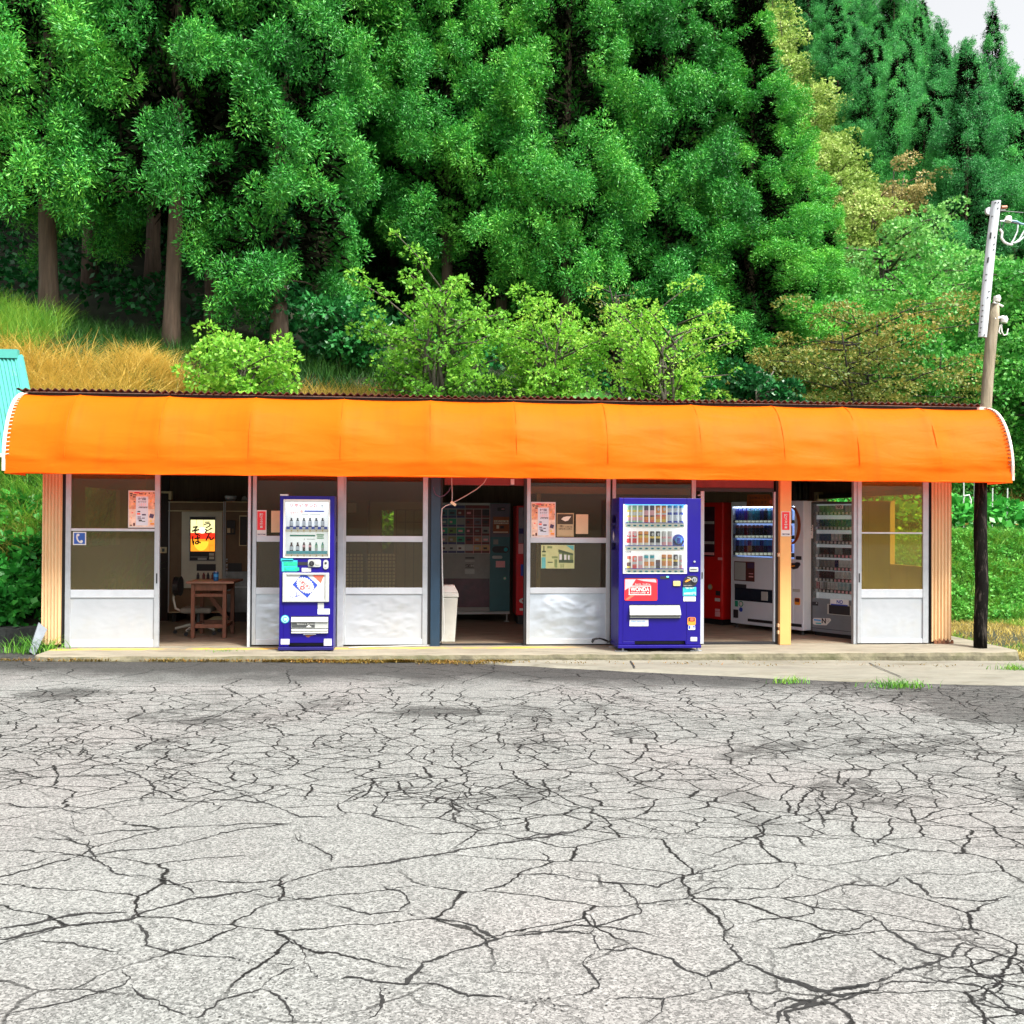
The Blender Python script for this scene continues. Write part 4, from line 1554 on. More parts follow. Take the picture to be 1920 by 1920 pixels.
BANDS = {
    'tea': [(0, LIME), (.12, PINK), (.32, YEL), (.42, WHT), (.62, YEL), (.74, LIME), (1, None)],
    'brown': [(0, CORAL), (.16, ORG), (.34, DKP), (.42, PINK), (.72, PURP), (1, None)],
    'orange': [(0, YEL), (.2, ORG), (.36, CORAL), (.46, PAPER), (.56, ORG), (1, None)],
    'sky': [(0, BLUEP), (.1, PALEB), (.45, BLUEP), (.6, PALEB), (.84, SKYP), (1, None)],
    'red': [(0, PAPER), (.18, RED), (.5, PAPER), (.6, RED), (.72, PINK), (1, None)],
    'gold': [(0, CREAMP), (.2, ORG), (.55, YEL), (.72, BRN), (.78, ORG), (1, None)],
    'black': [(0, PAPER), (.2, DKP), (.5, YEL), (.64, DKP), (1, None)],
    'pale': [(0, PINK), (.25, PAPER), (.5, PINK), (.62, PAPER), (1, None)],
    'cream': [(0, YEL), (.2, BRN), (.5, CREAMP), (.75, CORAL), (1, None)],
    'redw': [(0, RED), (.25, CORAL), (.35, PAPER), (.55, CORAL), (1, None)],
    'pink': [(0, PINK), (.3, PAPER), (.6, PINK), (1, None)],
    'corn': [(0, CREAMP), (.2, ORG), (.5, CREAMP), (.68, PAPER), (.74, TEAL), (.95, PAPER), (1, None)],
    'darkcan': [(0, DKP), (.3, PURP), (.7, BRN), (1, None)],
}
N10 = [268 + i * 60.2 for i in range(10)]
for ty, by, ry, ry2, items in rows:
    mb = MB()
    e = wP.r4(228, ry, 846, ry2, off=0.02)
    mb.box(e[0], e[1], 0.022, 0.088, e[2], e[3], CREAMP)
    e2 = wP.r4(228, by, 846, ry, off=0.02)
    mb.box(e2[0], e2[1], 0.030, 0.088, e2[2], e2[3], BLUEP)
    for cx in N10:
        x, z = wP.p(cx + 2, (ry + ry2) / 2 + 1, 0.02)
        mb.disc(x, z, 0.021, 0.017, 0.024, TEAL if int(cx) % 3 else BLUEP, 16, 0.011)
        mb.disc(x, z, 0.012, 0.014, 0.018, DKP, 12, 0.006)
    mb.build('shelf', wid)
    k = 0
    for kind, cnt in items:
        for i in range(cnt):
            cx = N10[k] if kind != 'dome' else (N10[8] + N10[9]) / 2
            k += 1
            x, zb = wP.p(cx, by, 0.055)
            z1 = wP.p(cx, ty, 0.055)[1]
            if kind in ('darkcan', 'cream', 'pink', 'redw'):
                z1 = zb + (z1 - zb) * (0.62 if kind == 'darkcan' else 0.9)
            h = z1 - zb
            mb = MB()
            if kind == 'dome':
                R_ = (wP.p(N10[9] + 28, by, .055)[0] - wP.p(N10[8] - 28, by, .055)[0]) / 2
                mb.disc(x, zb + R_ * 0.95, R_, 0.05, 0.075, BLUEP, 30)
                mb.box(x - R_, x + R_, 0.05, 0.075, zb, zb + R_ * .9, BLUEP)
                mb.disc(x, zb + R_ * .9, R_ * .62, 0.045, 0.052, SKYP, 24)
                mb.box(x - R_ * .32, x + R_ * .32, 0.038, 0.048, zb + R_ * .35, zb + R_ * 1.35, BLUEP)
                mb.build('sample_badge', wid)
                continue
            r0 = 0.0262
            P_ = [(r0 * .92, 0, BANDS[kind][0][1])]
            for j, (t, mt) in enumerate(BANDS[kind]):
                if mt is None:
                    continue
                nx_ = BANDS[kind][j + 1][0]
                P_.append((r0, max(.02, t), mt))
            P_.append((r0, .95, P_[-1][2]))
            P_.append((r0 * .86, 1.0))
            mb.lathe(x, 0.057, [(p[0], zb + p[1] * h, *p[2:]) for p in P_], WHT, 16)
            if kind in ('black', 'sky', 'orange', 'redw', 'red'):
                mt = {'black': PAPER, 'sky': PAPER, 'orange': PAPER, 'redw': PAPER, 'red': PAPER}[kind]
                mb.disc(x, zb + h * .78, 0.013, 0.057 - r0 - .0015, 0.057 - r0 + .004, mt, 12, 0.02)
            mb.build('sample_can', wid)
mb = MB()
mb.box(i_[0], i_[1], 0.004, 0.007, i_[2], i_[3], TOOLG)
mb.build('window_pane', wid)
for q0, q1 in ((wz[0] + .003, i_[0] - .001), (i_[1] + .001, wz[1] - .003)):
    mb = MB()
    mb.box(q0, q1, .022, .034, wz[2] + .01, wz[3] - .01, TUBE)
    mb.build('display_lamp', wid)
# red advert
mb = MB()
e = wP.r4(224, 1070, 562, 1296)
mb.rrect(e[0], e[1], e[2], e[3], 0.018, -0.004, 0.001, RED)
e2 = wP.r4(224, 1058, 562, 1074)
mb.box(e2[0], e2[1], -0.001, 0.001, e2[2], e2[3] - .003, BLACK)
W2 = lambda *xy: [wP.p(x, y) for x, y in xy]
mb.prism(W2((227, 1190), (300, 1140), (340, 1076), (230, 1076)), -0.0055, -0.003, PINK)
mb.prism(W2((345, 1076), (420, 1094), (552, 1110), (546, 1080), (530, 1074)), -0.0055, -0.003, PINK)
mb.prism(W2((228, 1285), (262, 1288), (330, 1240), (290, 1240)), -0.0055, -0.003, CORAL)
o4, i4 = wP.r4(268, 1142, 496, 1238), wP.r4(276, 1150, 488, 1230)
mb.box(o4[0], o4[1], -0.0068, -0.003, i4[3], o4[3], PAPER)
mb.box(o4[0], o4[1], -0.0068, -0.003, o4[2], i4[2], PAPER)
mb.box(o4[0], i4[0], -0.0068, -0.003, i4[2], i4[3], PAPER)
mb.box(i4[1], o4[1], -0.0068, -0.003, i4[2], i4[3], PAPER)
mb.box(i4[0], i4[1], -0.0064, -0.003, i4[2], i4[3], RED)
e = wP.r4(284, 1156, 478, 1200)
mb.text('WONDA', *e, -0.0085, PAPER, bold=0.03)
e = wP.r4(288, 1208, 440, 1222)
mb.text('MORNING COFFEE', *e, -0.0085, PAPER, bold=0.02)
x, z = wP.p(464, 1214)
mb.disc(x, z, 0.009, -0.0085, -0.005, PAPER, 12)
e = wP.r4(330, 1118, 490, 1136)
mb.text('やみつき、ワンダフル。', *e, -0.0085, PAPER, bold=0.02)
mb.build('advert_panel', wid)
mb = MB()
e = wP.r4(592, 1044, 682, 1074)
mb.rrect(*e, .004, -0.003, 0.001, DKP)
e = wP.r4(656, 1044, 680, 1056)
mb.box(e[0], e[1], -0.005, -0.002, e[2], e[3], M('lit_teal_digits', (0.15, 0.8, 0.7), 0.5, emit=0.6))
mb.build('price_display', wid)
mb = MB()
e = wP.r4(716, 1084, 802, 1154)
mb.rrect(*e, .012, -0.004, 0.001, BLUED)
e = wP.r4(724, 1094, 798, 1144)
mb.rrect(*e, .010, -0.012, 0.001, M('brass_button', (0.72, 0.62, 0.25), 0.35, metal=0.3))
mb.build('return_lever', wid, bevel=0.002)
mb = MB()
mb.prism(W2((824, 1150), (930, 1150), (960, 1130), (976, 1095), (974, 1050), (950, 1038), (880, 1040), (845, 1062), (826, 1095)), -0.012, 0.001, DKP)
x, z = wP.p(940, 1080)
mb.disc(x, z, 0.030, -0.028, -0.011, ALU)
mb.disc(x, z, 0.020, -0.031, -0.027, DGREY)
mb.box(x - .005, x + .005, -0.036, -0.03, z - .018, z + .018, ALU)
A_ = W2((842, 1100), (868, 1078), (898, 1072), (900, 1082), (872, 1098), (852, 1106))
mb.prism(A_, -0.018, -0.011, ORG)
mb.prism(W2((870, 1052), (900, 1060), (918, 1080), (908, 1084), (890, 1066), (868, 1060)), -0.016, -0.011, ALU)
e = wP.r4(830, 1134, 915, 1144)
mb.text('coin return', *e, -0.0135, PAPER)
mb.build('coin_panel', wid)
mb = MB()
e = wP.r4(890, 952, 982, 998)
mb.rrect(*e, .01, -0.01, 0.001, GREYP)
mb.box(e[0] + .012, e[1] - .02, -0.014, -0.009, (e[2] + e[3]) / 2 - .003, (e[2] + e[3]) / 2 + .006, DGREY)
mb.build('bill_slot', wid, bevel=0.002)
mb = MB()
x, z = wP.p(944, 894)
mb.disc(x, z, 0.012, -0.01, 0.001, ALU)
mb.build('lock', wid)
sticker(wP, 'sticker', wid, [((842, 1160, 940, 1172), WHT), ((832, 1196, 955, 1205), TEAL)], ((824, 1156, 962, 1247), CYAN), [('7,3,2', (836, 1164, 945, 1192), TEAL), ('#880円', (832, 1206, 956, 1236), PAPER)], label='pale cyan price sticker')
sticker(wP, 'label_plate', wid, [], ((830, 1254, 956, 1302), PAPER))
mb = MB()
e = wP.r4(272, 1336, 800, 1346)
mb.box(e[0], e[1], -0.002, 0.001, e[2], e[3], BLACK)
f = wP.r4(275, 1346, 796, 1442)
for k in range(8):
    z0_ = f[3] + (f[2] - f[3]) * k / 8
    z1_ = f[3] + (f[2] - f[3]) * (k + 1) / 8
    y0_ = -0.004 - 0.034 * math.sin(k / 8 * 1.5)
    mb.box(f[0], f[1] - 0.006 + 0.010 * k / 8, y0_ - .004, 0.0, z1_, z0_, WHT)
f = wP.r4(278, 1444, 796, 1478)
mb.box(f[0], f[1], -0.012, 0.0, f[2], f[3], DGREY)
mb.box(f[0], f[1], -0.02, -0.01, f[2] + .012, f[2] + .02, GREYP)
for xx in (345, 735):
    x, z = wP.p(xx, 1428)
    mb.disc(x, z, 0.005, -0.046, -0.036, GREYP, 10)
mb.build('delivery_flap', wid)
sticker(wP, 'sticker', wid, [((395, 1544, 425, 1550), SKYP), ((330, 1545, 350, 1549), PALEB)], ((276, 1492, 470, 1558), PAPER), [('SORRY お釣り 切れ', (292, 1500, 440, 1514), SKYP)], label='white notice with blue writing')
mb = MB()
e = wP.r4(872, 1466, 956, 1548)
mb.rrect(*e, .02, -0.004, 0.001, ORG)
e = wP.r4(882, 1470, 946, 1508)
mb.rrect(*e, .006, -0.007, -0.003, BRN)
e = wP.r4(898, 1476, 932, 1502)
mb.rrect(*e, .004, -0.009, -0.005, CORAL)
mb.build('coin_return', wid)
sticker(wP, 'sticker', wid, [((884, 1556, 902, 1586), BLUEP), ((928, 1556, 946, 1572), BLUEP)], ((880, 1552, 950, 1596), PALEB), label='small blue and white sticker')
sticker(wP, 'label_plate', wid, [], ((904, 1670, 970, 1712), PAPER))
# writing on the side wall of the wide machine
mb = MB()
MIR = PALEB


def sidetext(body, z0, z1, u0, u1, bold=0.02):
    t = MB()
    t.text(body, u0, u1, z0, z1, 0.0, MIR, bold=bold)
    mb.add([(a - 0.0035, -v[0], v[2]) for v in t.v], [tuple(reversed(f)) for f in t.f], MIR)
    mb.add([(a - 0.0035, -v[0], v[2]) for v in t.v], t.f, MIR)


zz = lambda y: at(1150, 890 + y / 5.486, g1.y + 0.36).z
sidetext('A.M', zz(500), zz(410), -0.46, -0.20)
sidetext('COTTON', zz(556), zz(522), -0.46, -0.20)
sidetext('CUPS', zz(775), zz(700), -0.46, -0.20)
mb.add([(a - .0035, 0.33, zz(580)), (a - .0035, 0.27, zz(635)), (a - .0035, 0.33, zz(680)), (a - .0035, 0.38, zz(635))], [(0, 1, 2, 3)], MIR)
mb.build('side_lettering', wid)

# ---- noodle machine inside the left opening
ZN = (290, 870, 4.924)
YN = 3.0
TAUPE = M('taupe_steel', (0.58, 0.57, 0.45), 0.5, var=0.12, vs=3)
BROWNC = M('brown_cabinet', (0.15, 0.095, 0.046), 0.6, var=0.2, vs=3)
GLOWS = lambda nm, c, e: M(nm, c, 0.5, var=0.06, emit=e)
nmP = Pl((wx(392, YN), YN, 0), 0, ZN)
nm = thing('noodle_machine', 'old noodle vending machine with a lit yellow red and orange sign', 'vending machine', nmP.loc)
a, b, c, d = nmP.r4(126, 350, 640, 1370)
mb = MB()
mb.box(a, b, 0.0, 0.75, max(0.12, c), d, BROWNC)
mb.build('body', nm, bevel=0.006)
mb = MB()
for yy in (352, 434, 1368):
    e = nmP.r4(126, yy - 4, 640, yy + 4)
    mb.box(e[0], e[1], -0.012, -0.001, e[2], e[3], CREAM)
for xx in (132, 636):
    e = nmP.r4(xx - 5, 345, xx + 5, 1372)
    mb.box(e[0], e[1], -0.014, -0.002, e[2], e[3], ALU)
mb.build('trim', nm)
mb = MB()
e = nmP.r4(252, 440, 628, 1145)
mb.box(e[0], e[1], -0.035, -0.001, e[2], e[3], TAUPE)
dr = mb.build('door', nm, bevel=0.006)
mb = MB()
e = nmP.r4(318, 484, 564, 898, off=-.035)
mb.box(e[0], e[1], -0.046, -0.034, e[2], e[3], GREYP)
e = nmP.r4(327, 490, 558, 892, off=-.035)
mb.box(e[0], e[1], -0.049, -0.044, e[2], e[3], DKP)
e = nmP.r4(505, 820, 550, 846, off=-.035)
mb.box(e[0], e[1], -0.053, -0.048, e[2], e[3], TAUPE)
e = nmP.r4(505, 854, 550, 880, off=-.035)
mb.box(e[0], e[1], -0.053, -0.048, e[2], e[3], TAUPE)
e = nmP.r4(400, 866, 482, 886, off=-.035)
mb.box(e[0], e[1], -0.053, -0.048, e[2], e[3], GREYP)
e = nmP.r4(333, 856, 490, 860, off=-.035)
mb.box(e[0], e[1], -0.052, -0.048, e[2], e[3], GREYP)
mb.build('sign_housing', dr)
mb = MB()
LY, LR, LO, LG = GLOWS('lit_pale_yellow', (0.85, 0.78, 0.36), .75), GLOWS('lit_red', (0.80, 0.03, 0.01), .75), GLOWS('lit_orange', (0.90, 0.27, 0.015), .75), GLOWS('lit_amber', (0.95, 0.45, 0.03), .85)
e = nmP.r4(333, 516, 555, 636, off=-.05)
y0_ = -0.054
mb.box(e[0], e[1], y0_, -0.0485, e[2], e[3], LY)
e = nmP.r4(333, 637, 555, 692, off=-.05)
mb.box(e[0], e[1], y0_, -0.0485, e[2], e[3], LR)
e = nmP.r4(333, 693, 555, 806, off=-.05)
mb.box(e[0], e[1], y0_, -0.0485, e[2], e[3], LO)
NP_ = lambda *xy: [nmP.p(x, y, -.05) for x, y in xy]
mb.prism(NP_(*[(430 + 68 * math.cos(t), 715 + 85 * math.sin(t)) for t in [math.pi - i * math.pi / 16 for i in range(17)]][::1]), y0_ - .002, y0_ + .001, LG)
mb.prism(NP_(*[(440 + 38 * math.cos(t), 612 + 30 * math.sin(t)) for t in [i * math.pi / 10 for i in range(20)]]), y0_ - .0015, y0_ + .001, GLOWS('lit_cream', (0.9, 0.86, 0.6), .8))
for r in ((386, 516, 389, 560), (450, 516, 453, 600), (507, 740, 509, 804), (508, 748, 552, 750)):
    e = nmP.r4(*r, off=-.05)
    mb.box(e[0], e[1], y0_ - .001, y0_ + .001, e[2], e[3], M('olive_line', (.45, .42, .05), .5))
for ch, r in (('う', (455, 530, 520, 590)), ('ど', (462, 590, 540, 642)), ('ん', (465, 642, 550, 706)), ('そ', (345, 572, 415, 660)), ('ば', (345, 655, 430, 745))):
    e = nmP.r4(*r, off=-.05)
    mb.text(ch, *e, y0_ - .004, DKP, ang=0.12, bold=0.035)
mb.build('lit_sign', dr)
mb = MB()
e = nmP.r4(388, 924, 564, 986, off=-.035)
mb.box(e[0], e[1], -0.040, -0.034, e[2], e[3], DKP)
mb.build('serving_hatch', dr)
mb = MB()
for xx in (a + 0.08, b - 0.08):
    mb.box(xx - .03, xx + .03, 0.05, 0.7, 0.008, max(0.12, c), BLACK)
mb.build('foot', nm)
# the side cabinet standing next to it
scP = Pl((wx(442, YN), YN, 0), 0, ZN)
sc_ = thing('brown_cabinet', 'brown steel cabinet with black meter box beside the noodle machine', 'cabinet', scP.loc)
a, b, c, d = scP.r4(652, 348, 900, 1370)
mb = MB()
mid = scP.p(700, 990)[1]
mb.box(a, b, 0, 0.7, mid, d, BROWNC)
STEEL = M('dull_stainless', (0.20, 0.21, 0.22), 0.3, metal=0.8, var=0.35, vs=5)
mb.box(a, b, 0, 0.7, max(.12, c), mid, STEEL)
mb.build('body', sc_, bevel=0.005)
mb = MB()
for yy in (350, 436):
    e = scP.r4(652, yy - 4, 900, yy + 4)
    mb.box(e[0], e[1], -0.012, -0.001, e[2], e[3], CREAM)
e = scP.r4(646, 345, 654, 1370)
mb.box(e[0], e[1], -0.014, -0.001, e[2], e[3], ALU)
e = scP.r4(680, 1132, 860, 1140)
mb.box(e[0], e[1], -0.02, -0.001, e[2], e[3], ALU)
mb.build('trim', sc_)
mb = MB()
e = scP.r4(672, 520, 746, 650)
mb.box(e[0], e[1], -0.05, -0.001, e[2], e[3], BLACK)
e = scP.r4(676, 592, 704, 636)
mb.box(e[0], e[1], -0.055, -0.049, e[2], e[3], CREAM)
e = scP.r4(718, 596, 736, 634)
mb.box(e[0], e[1], -0.055, -0.049, e[2], e[3], BROWNC)
mb.build('meter_box', sc_, bevel=0.003)
mb = MB()
e = scP.r4(782, 475, 852, 756)
mb.box(e[0], e[1], -0.02, -0.001, e[2], e[3], CREAM)
e = scP.r4(790, 485, 852, 748)
mb.box(e[0], e[1], -0.024, -0.019, e[2], e[3], BLACK)
mb.build('window', sc_)
mb = MB()
e = scP.r4(680, 915, 806, 988)
mb.box(e[0], e[1], -0.02, -0.001, e[2], e[3], BLACK)
mb.build('hatch', sc_)
mb = MB()
for k_, yy in enumerate((880, 930, 970, 1005)):
    x, z = scP.p(668, yy)
    mb.disc(x, z, 0.012, -0.03, -0.001, ALU, 10)
    mb.disc(x, z - .03, 0.007, -0.025, -0.001, GREYP, 8)
mb.build('lever', sc_)
mb = MB()
mb.box(a + .05, b - .05, .05, .65, 0.008, max(.12, c), BLACK)
mb.build('foot', sc_)
t = thing('kettle', 'small pale bowl and jar left on top of the brown cabinet', 'kitchenware', (scP.loc.x + scP.r4(690, 300, 700, 348)[0], YN + .2, d))
mb = MB()
mb.lathe(-.02, 0, [(0.05, 0.001), (0.085, 0.05), (0.09, 0.09), (0.08, 0.092)], ALU)
mb.lathe(.18, .02, [(0.03, 0.001), (0.045, 0.03), (0.03, 0.07), (0.02, 0.09)], GREYP)
mb.build('bowl', t)

# ---- middle machine with the picture grid
ZM = (630, 880, 5.053)
YM = 2.9
mP = Pl((wx(894, YM), YM, 0), 0, ZM)
mid_m = thing('snack_machine', 'dark snack machine with a grid of picture tiles and teal coin column', 'vending machine', mP.loc)
a, b, c, d = mP.r4(985, 316, 1650, 1345)
TEALP = M('teal_painted_steel', (0.02, 0.13, 0.15), 0.4, var=0.2, vs=2)
VIOL = M('violet_grey_steel', (0.12, 0.10, 0.14), 0.4, var=0.2)
GRYM = M('grey_painted_steel', (0.24, 0.25, 0.23), 0.5, var=0.15)
mb = MB()
mb.box(a, b, 0.0, 0.75, c, d, GRYM)
mb.build('body', mid_m, bevel=0.006)
mb = MB()
e = mP.r4(1458, 322, 1646, 1340)
mb.box(e[0], e[1], -0.02, -0.001, e[2], e[3], TEALP)
e1 = mP.r4(1460, 326, 1644, 640)
mb.box(e1[0], e1[1], -0.023, -0.019, e1[2], e1[3], VIOL)
e1 = mP.r4(1528, 362, 1600, 394)
mb.box(e1[0], e1[1], -0.03, -0.022, e1[2], e1[3], DKP)
e1 = mP.r4(1566, 372, 1594, 382)
mb.box(e1[0], e1[1], -0.032, -0.029, e1[2], e1[3], PINK)
e1 = mP.r4(1478, 728, 1636, 790)
mb.rrect(*e1, .05, -0.03, -0.019, DKP)
x, z = mP.p(1607, 760)
mb.disc(x, z, 0.03, -0.034, -0.029, TEAL)
e1 = mP.r4(1514, 868, 1600, 928)
mb.box(e1[0], e1[1], -0.024, -0.019, e1[2], e1[3], PINK)
x, z = mP.p(1598, 1032)
mb.disc(x, z, 0.028, -0.025, -0.019, MINT, 20)
mb.disc(x, z, 0.017, -0.028, -0.024, PAPER, 16)
e1 = mP.r4(1478, 818, 1575, 846)
mb.rrect(*e1, .03, -0.026, -0.019, GREYP)
e1 = mP.r4(1490, 664, 1536, 710)
mb.box(e1[0], e1[1], -0.024, -0.019, e1[2], e1[3], GRYM)
cc_ = mb.build('coin_column', mid_m)
sticker(mP, 'notice', cc_, [((1496, 482, 1634, 500), CREAMP), ((1496, 505, 1634, 518), CREAMP), ((1520, 530, 1545, 562), CREAMP), ((1555, 536, 1590, 560), DKP), ((1490, 590, 1630, 600), CREAMP)], ((1488, 450, 1642, 606), M('brown_orange_notice', (0.33, 0.10, 0.03), .6, var=.2)), [('お釣り硬貨', (1500, 484, 1625, 498), BRN), ('100円 50円', (1500, 506, 1625, 516), BRN)], y=-.02)
mb = MB()
e = mP.r4(990, 318, 1456, 338)
mb.box(e[0], e[1], -0.02, -0.001, e[2], e[3], GREYP)
e = mP.r4(990, 342, 1220, 372)
mb.box(e[0], e[1], -0.008, -0.001, e[2], e[3], BLUED)
e = mP.r4(1226, 342, 1452, 372)
mb.box(e[0], e[1], -0.008, -0.001, e[2], e[3], REDBR)
mb.build('header', mid_m)
mb = MB()
cols = [990, 1060, 1142, 1222, 1302, 1380, 1456]
rws = [376, 464, 548, 632, 714, 796]
TILE = [[TEALP, TEALP, REDBR, REDBR, BRN, DKP], [TEALP, GREEN, GRYM, REDBR, VIOL, BRN], [GREEN, M('tile_green', (.12, .26, .05), .5, var=.3), GREEN, BRN, REDBR, GRYM],
        [GRYM, M('tile_olive', (.20, .19, .08), .5, var=.3), GREEN, REDBR, M('tile_coral', (.45, .20, .12), .5, var=.3), GRYM], [GREYP, GREYP, WHT, GREYP, M('tile_tan', (.55, .36, .16), .5, var=.3), M('tile_tan', (.55, .36, .16), .5)]]
for j in range(5):
    for i in range(6):
        e = mP.r4(cols[i] + 3, rws[j] + 4, cols[i + 1] - 3, rws[j + 1] - 26)
        mb.box(e[0], e[1], -0.006, -0.001, e[2], e[3], TILE[j][i])
        u = random.random()
        f = (e[0] + (e[1] - e[0]) * .2, e[0] + (e[1] - e[0]) * (.5 + .3 * u), e[2] + (e[3] - e[2]) * .25, e[2] + (e[3] - e[2]) * .6)
        mb.box(f[0], f[1], -0.008, -0.005, f[2], f[3], random.choice([GRYM, BRN, PINK, GREYP, DKP]))
        g = mP.r4(cols[i] + 3, rws[j + 1] - 24, cols[i + 1] - 3, rws[j + 1] - 5)
        mb.box(g[0], g[1], -0.010, -0.001, g[2], g[3], BLUED if i < 3 else REDBR)
for xx in cols[1:]:
    e = mP.r4(xx - 2, 374, xx + 2, 800)
    mb.box(e[0], e[1], -0.014, -0.001, e[2], e[3], GREYP if xx < 1300 else PINK)
for yy in rws:
    e = mP.r4(990, yy - 3, 1456, yy + 1)
    mb.box(e[0], e[1], -0.012, -0.001, e[2], e[3], GREYP)
mb.build('picture_grid', mid_m)
sticker(mP, 'notice', mid_m, [((1225, 832, 1310, 846), DKP), ((1225, 900, 1305, 930), DKP), ((1222, 862, 1312, 874), GREYP), ((1222, 945, 1312, 990), GREYP)], ((1205, 826, 1330, 1000), GRYM), [('コイン専用', (1225, 902, 1305, 926), PAPER)], y=-.001)
mb = MB()
e = mP.r4(990, 1034, 1452, 1306)
mb.box(e[0], e[1], -0.006, -0.001, e[2], e[3], M('plum_panel', (0.075, 0.018, 0.035), .35, var=.5, vs=7, stain=(.02, .015, .03), ss=4, sf=.8))
mb.build('lower_panel', mid_m)
mb = MB()
e = mP.r4(990, 1346, 1646, 1374)
mb.box(e[0], e[1], 0.02, 0.7, e[2], e[3] - .003, GREYP)
for q in (e[0] + .06, e[1] - .04):
    mb.lathe(q, .06, [(.04, .008), (.04, .02), (.012, .022), (.012, max(.03, e[2]))], GREYP, 8)
mb.build('foot', mid_m)

# ---- slim red machine in the gap
rP = Pl((wx(985, 2.5), 2.5, 0), 0, ZM)
rm = thing('vending_machine', 'red drinks machine half hidden beyond the middle doorway', 'vending machine', rP.loc)
REDM = M('red_enamel', (0.55, 0.008, 0.014), 0.35, var=0.1, coat=.2)
a, b, c, d = rP.r4(1708, 345, 1960, 1382)
mb = MB()
mb.box(a, b, 0, 0.6, c, d, REDM)
mb.build('body', rm, bevel=0.006)
mb = MB()
e = rP.r4(1730, 362, 1900, 700)
mb.box(e[0], e[1], -0.01, -0.001, e[2], e[3], M('dim_display', (.22, .20, .24), .4, var=.3))
e = rP.r4(1734, 560, 1790, 610)
mb.box(e[0], e[1], -0.014, -0.009, e[2], e[3], BLUED)
mb.build('display_panel', rm)
mb = MB()
e = rP.r4(1728, 705, 1800, 800)
mb.box(e[0], e[1], -0.008, -0.001, e[2], e[3], PINK)
mb.build('label_plate', rm)
mb = MB()
e = rP.r4(1750, 900, 1790, 1010)
mb.box(e[0], e[1], -0.008, -0.001, e[2], e[3], BLUEP)
mb.build('sticker', rm)
mb = MB()
e = rP.r4(1734, 1214, 1860, 1275)
mb.text('C', *e, -0.004, PAPER, bold=.02)
e = rP.r4(1740, 1316, 1800, 1338)
mb.box(e[0], e[1], -0.005, 0.001, e[2], e[3], PAPER)
mb.build('lettering', rm)
mb = MB()
mb.box(a + .03, b - .03, .04, .55, .008, c, BLACK)
mb.build('foot', rm)

# ---- three machines turned to the left in the right-hand bay
ZR = (1290, 880, 5.334)


def turned(p_left, p_right, zz_):
    A, B_ = gp(*p_left, zz_), gp(*p_right, zz_)
    an = math.atan2(B_.y - A.y, B_.x - A.x)
    A.z = 0
    return Pl(A, an, ZR), (B_ - A).length


# red one
r2, _ = turned((1312, 1158), (1354, 1164.5), 0.08)
W0 = turned((1370, 1167.5), (1506, 1183), 0.07)
TH = W0[0].r
rdP = Pl(gp(1354.5, 1164, 0.08) * 1.0, TH, ZR)
rdP.loc.z = 0
red2 = thing('vending_machine', 'red drinks machine turned sideways beside the white drinks machine', 'vending machine', rdP.loc, TH)
zt2 = rdP.p(345, 328)[1]
REDB = M('bright_red_enamel', (0.62, 0.008, 0.006), 0.32, var=0.1, coat=.3)
mb = MB()
mb.box(-1.0, 0, 0, 0.72, 0.09, zt2, REDB)
mb.build('body', red2, bevel=0.02)
mb = MB()
e = rdP.r4(100, 375, 268, 870)
mb.box(e[0], e[1], -0.006, -0.001, e[2], e[3], M('dim_maroon_display', (.055, .02, .03), .25, var=.4))
for j, yy in enumerate((520, 720, 830)):
    f = rdP.r4(120, yy, 264, yy + 26)
    mb.box(f[0], f[1], -0.02, -0.005, f[2], f[3], GREYP if j < 2 else PINK)
mb.build('display_panel', red2)
for r, mt in (((300, 882, 342, 908), PINK), ((278, 1214, 322, 1262), DKP), ((270, 1288, 320, 1320), PAPER), ((272, 1395, 318, 1420), PINK), ((272, 1424, 320, 1472), PINK)):
    sticker(rdP, 'label_plate', red2, [], (r, mt), y=0.0)
mb = MB()
x, z = rdP.p(222, 1176)
mb.disc(x, z, .045, -0.006, .001, GOLD)
mb.disc(x, z, .03, -0.009, -.004, GREYP)
mb.build('coin_return', red2)
mb = MB()
mb.box(-0.95, -.05, .05, .65, .008, .09, BLACK)
mb.build('foot', red2)

# white one with the orange swoosh
wtP, wl = W0
WENM = M('white_enamel', (0.66, 0.71, 0.77), 0.38, var=0.05, vs=2, stain=(.42, .45, .48), ss=2, sf=.4)
wht = thing('vending_machine', 'white drinks machine with three rows of bottles and an orange curve', 'vending machine', wtP.loc, TH)
zt3 = wtP.p(600, 322)[1]
zb3 = 0.07
dz = wtP.r4(440, 372, 1062, 885)
mb = MB()
mb.box(0, wl, 0.12, 0.72, zb3, zt3, WENM)
mb.box(0, dz[0], 0, .12, zb3, zt3, WENM)
mb.box(dz[1], wl, 0, .12, zb3, zt3, WENM)
mb.box(dz[0], dz[1], 0, .12, dz[3], zt3, WENM)
mb.box(dz[0], dz[1], 0, .12, zb3, dz[2], WENM)
mb.build('body', wht, bevel=0.018)
mb = MB()
LB = M('bluish_lit_back', (0.25, 0.38, 0.75), .5, var=.1, emit=.6)
mb.box(dz[0] + .002, dz[1] - .002, .108, .118, dz[2] + .002, dz[3] - .002, LB)
mb.build('display_panel', wht)
BOT = [M('blue_bottle', (.015, .03, .30), .25, var=.3), M('dark_bottle', (.012, .008, .02), .25, var=.3), M('teal_bottle', (.02, .16, .22), .25, var=.3), M('navy_bottle', (.01, .015, .10), .25), M('plum_bottle', (.14, .01, .08), .25)]
CAPS = [M('coral_label', (.6, .16, .12), .4), SKYP, PALEB]
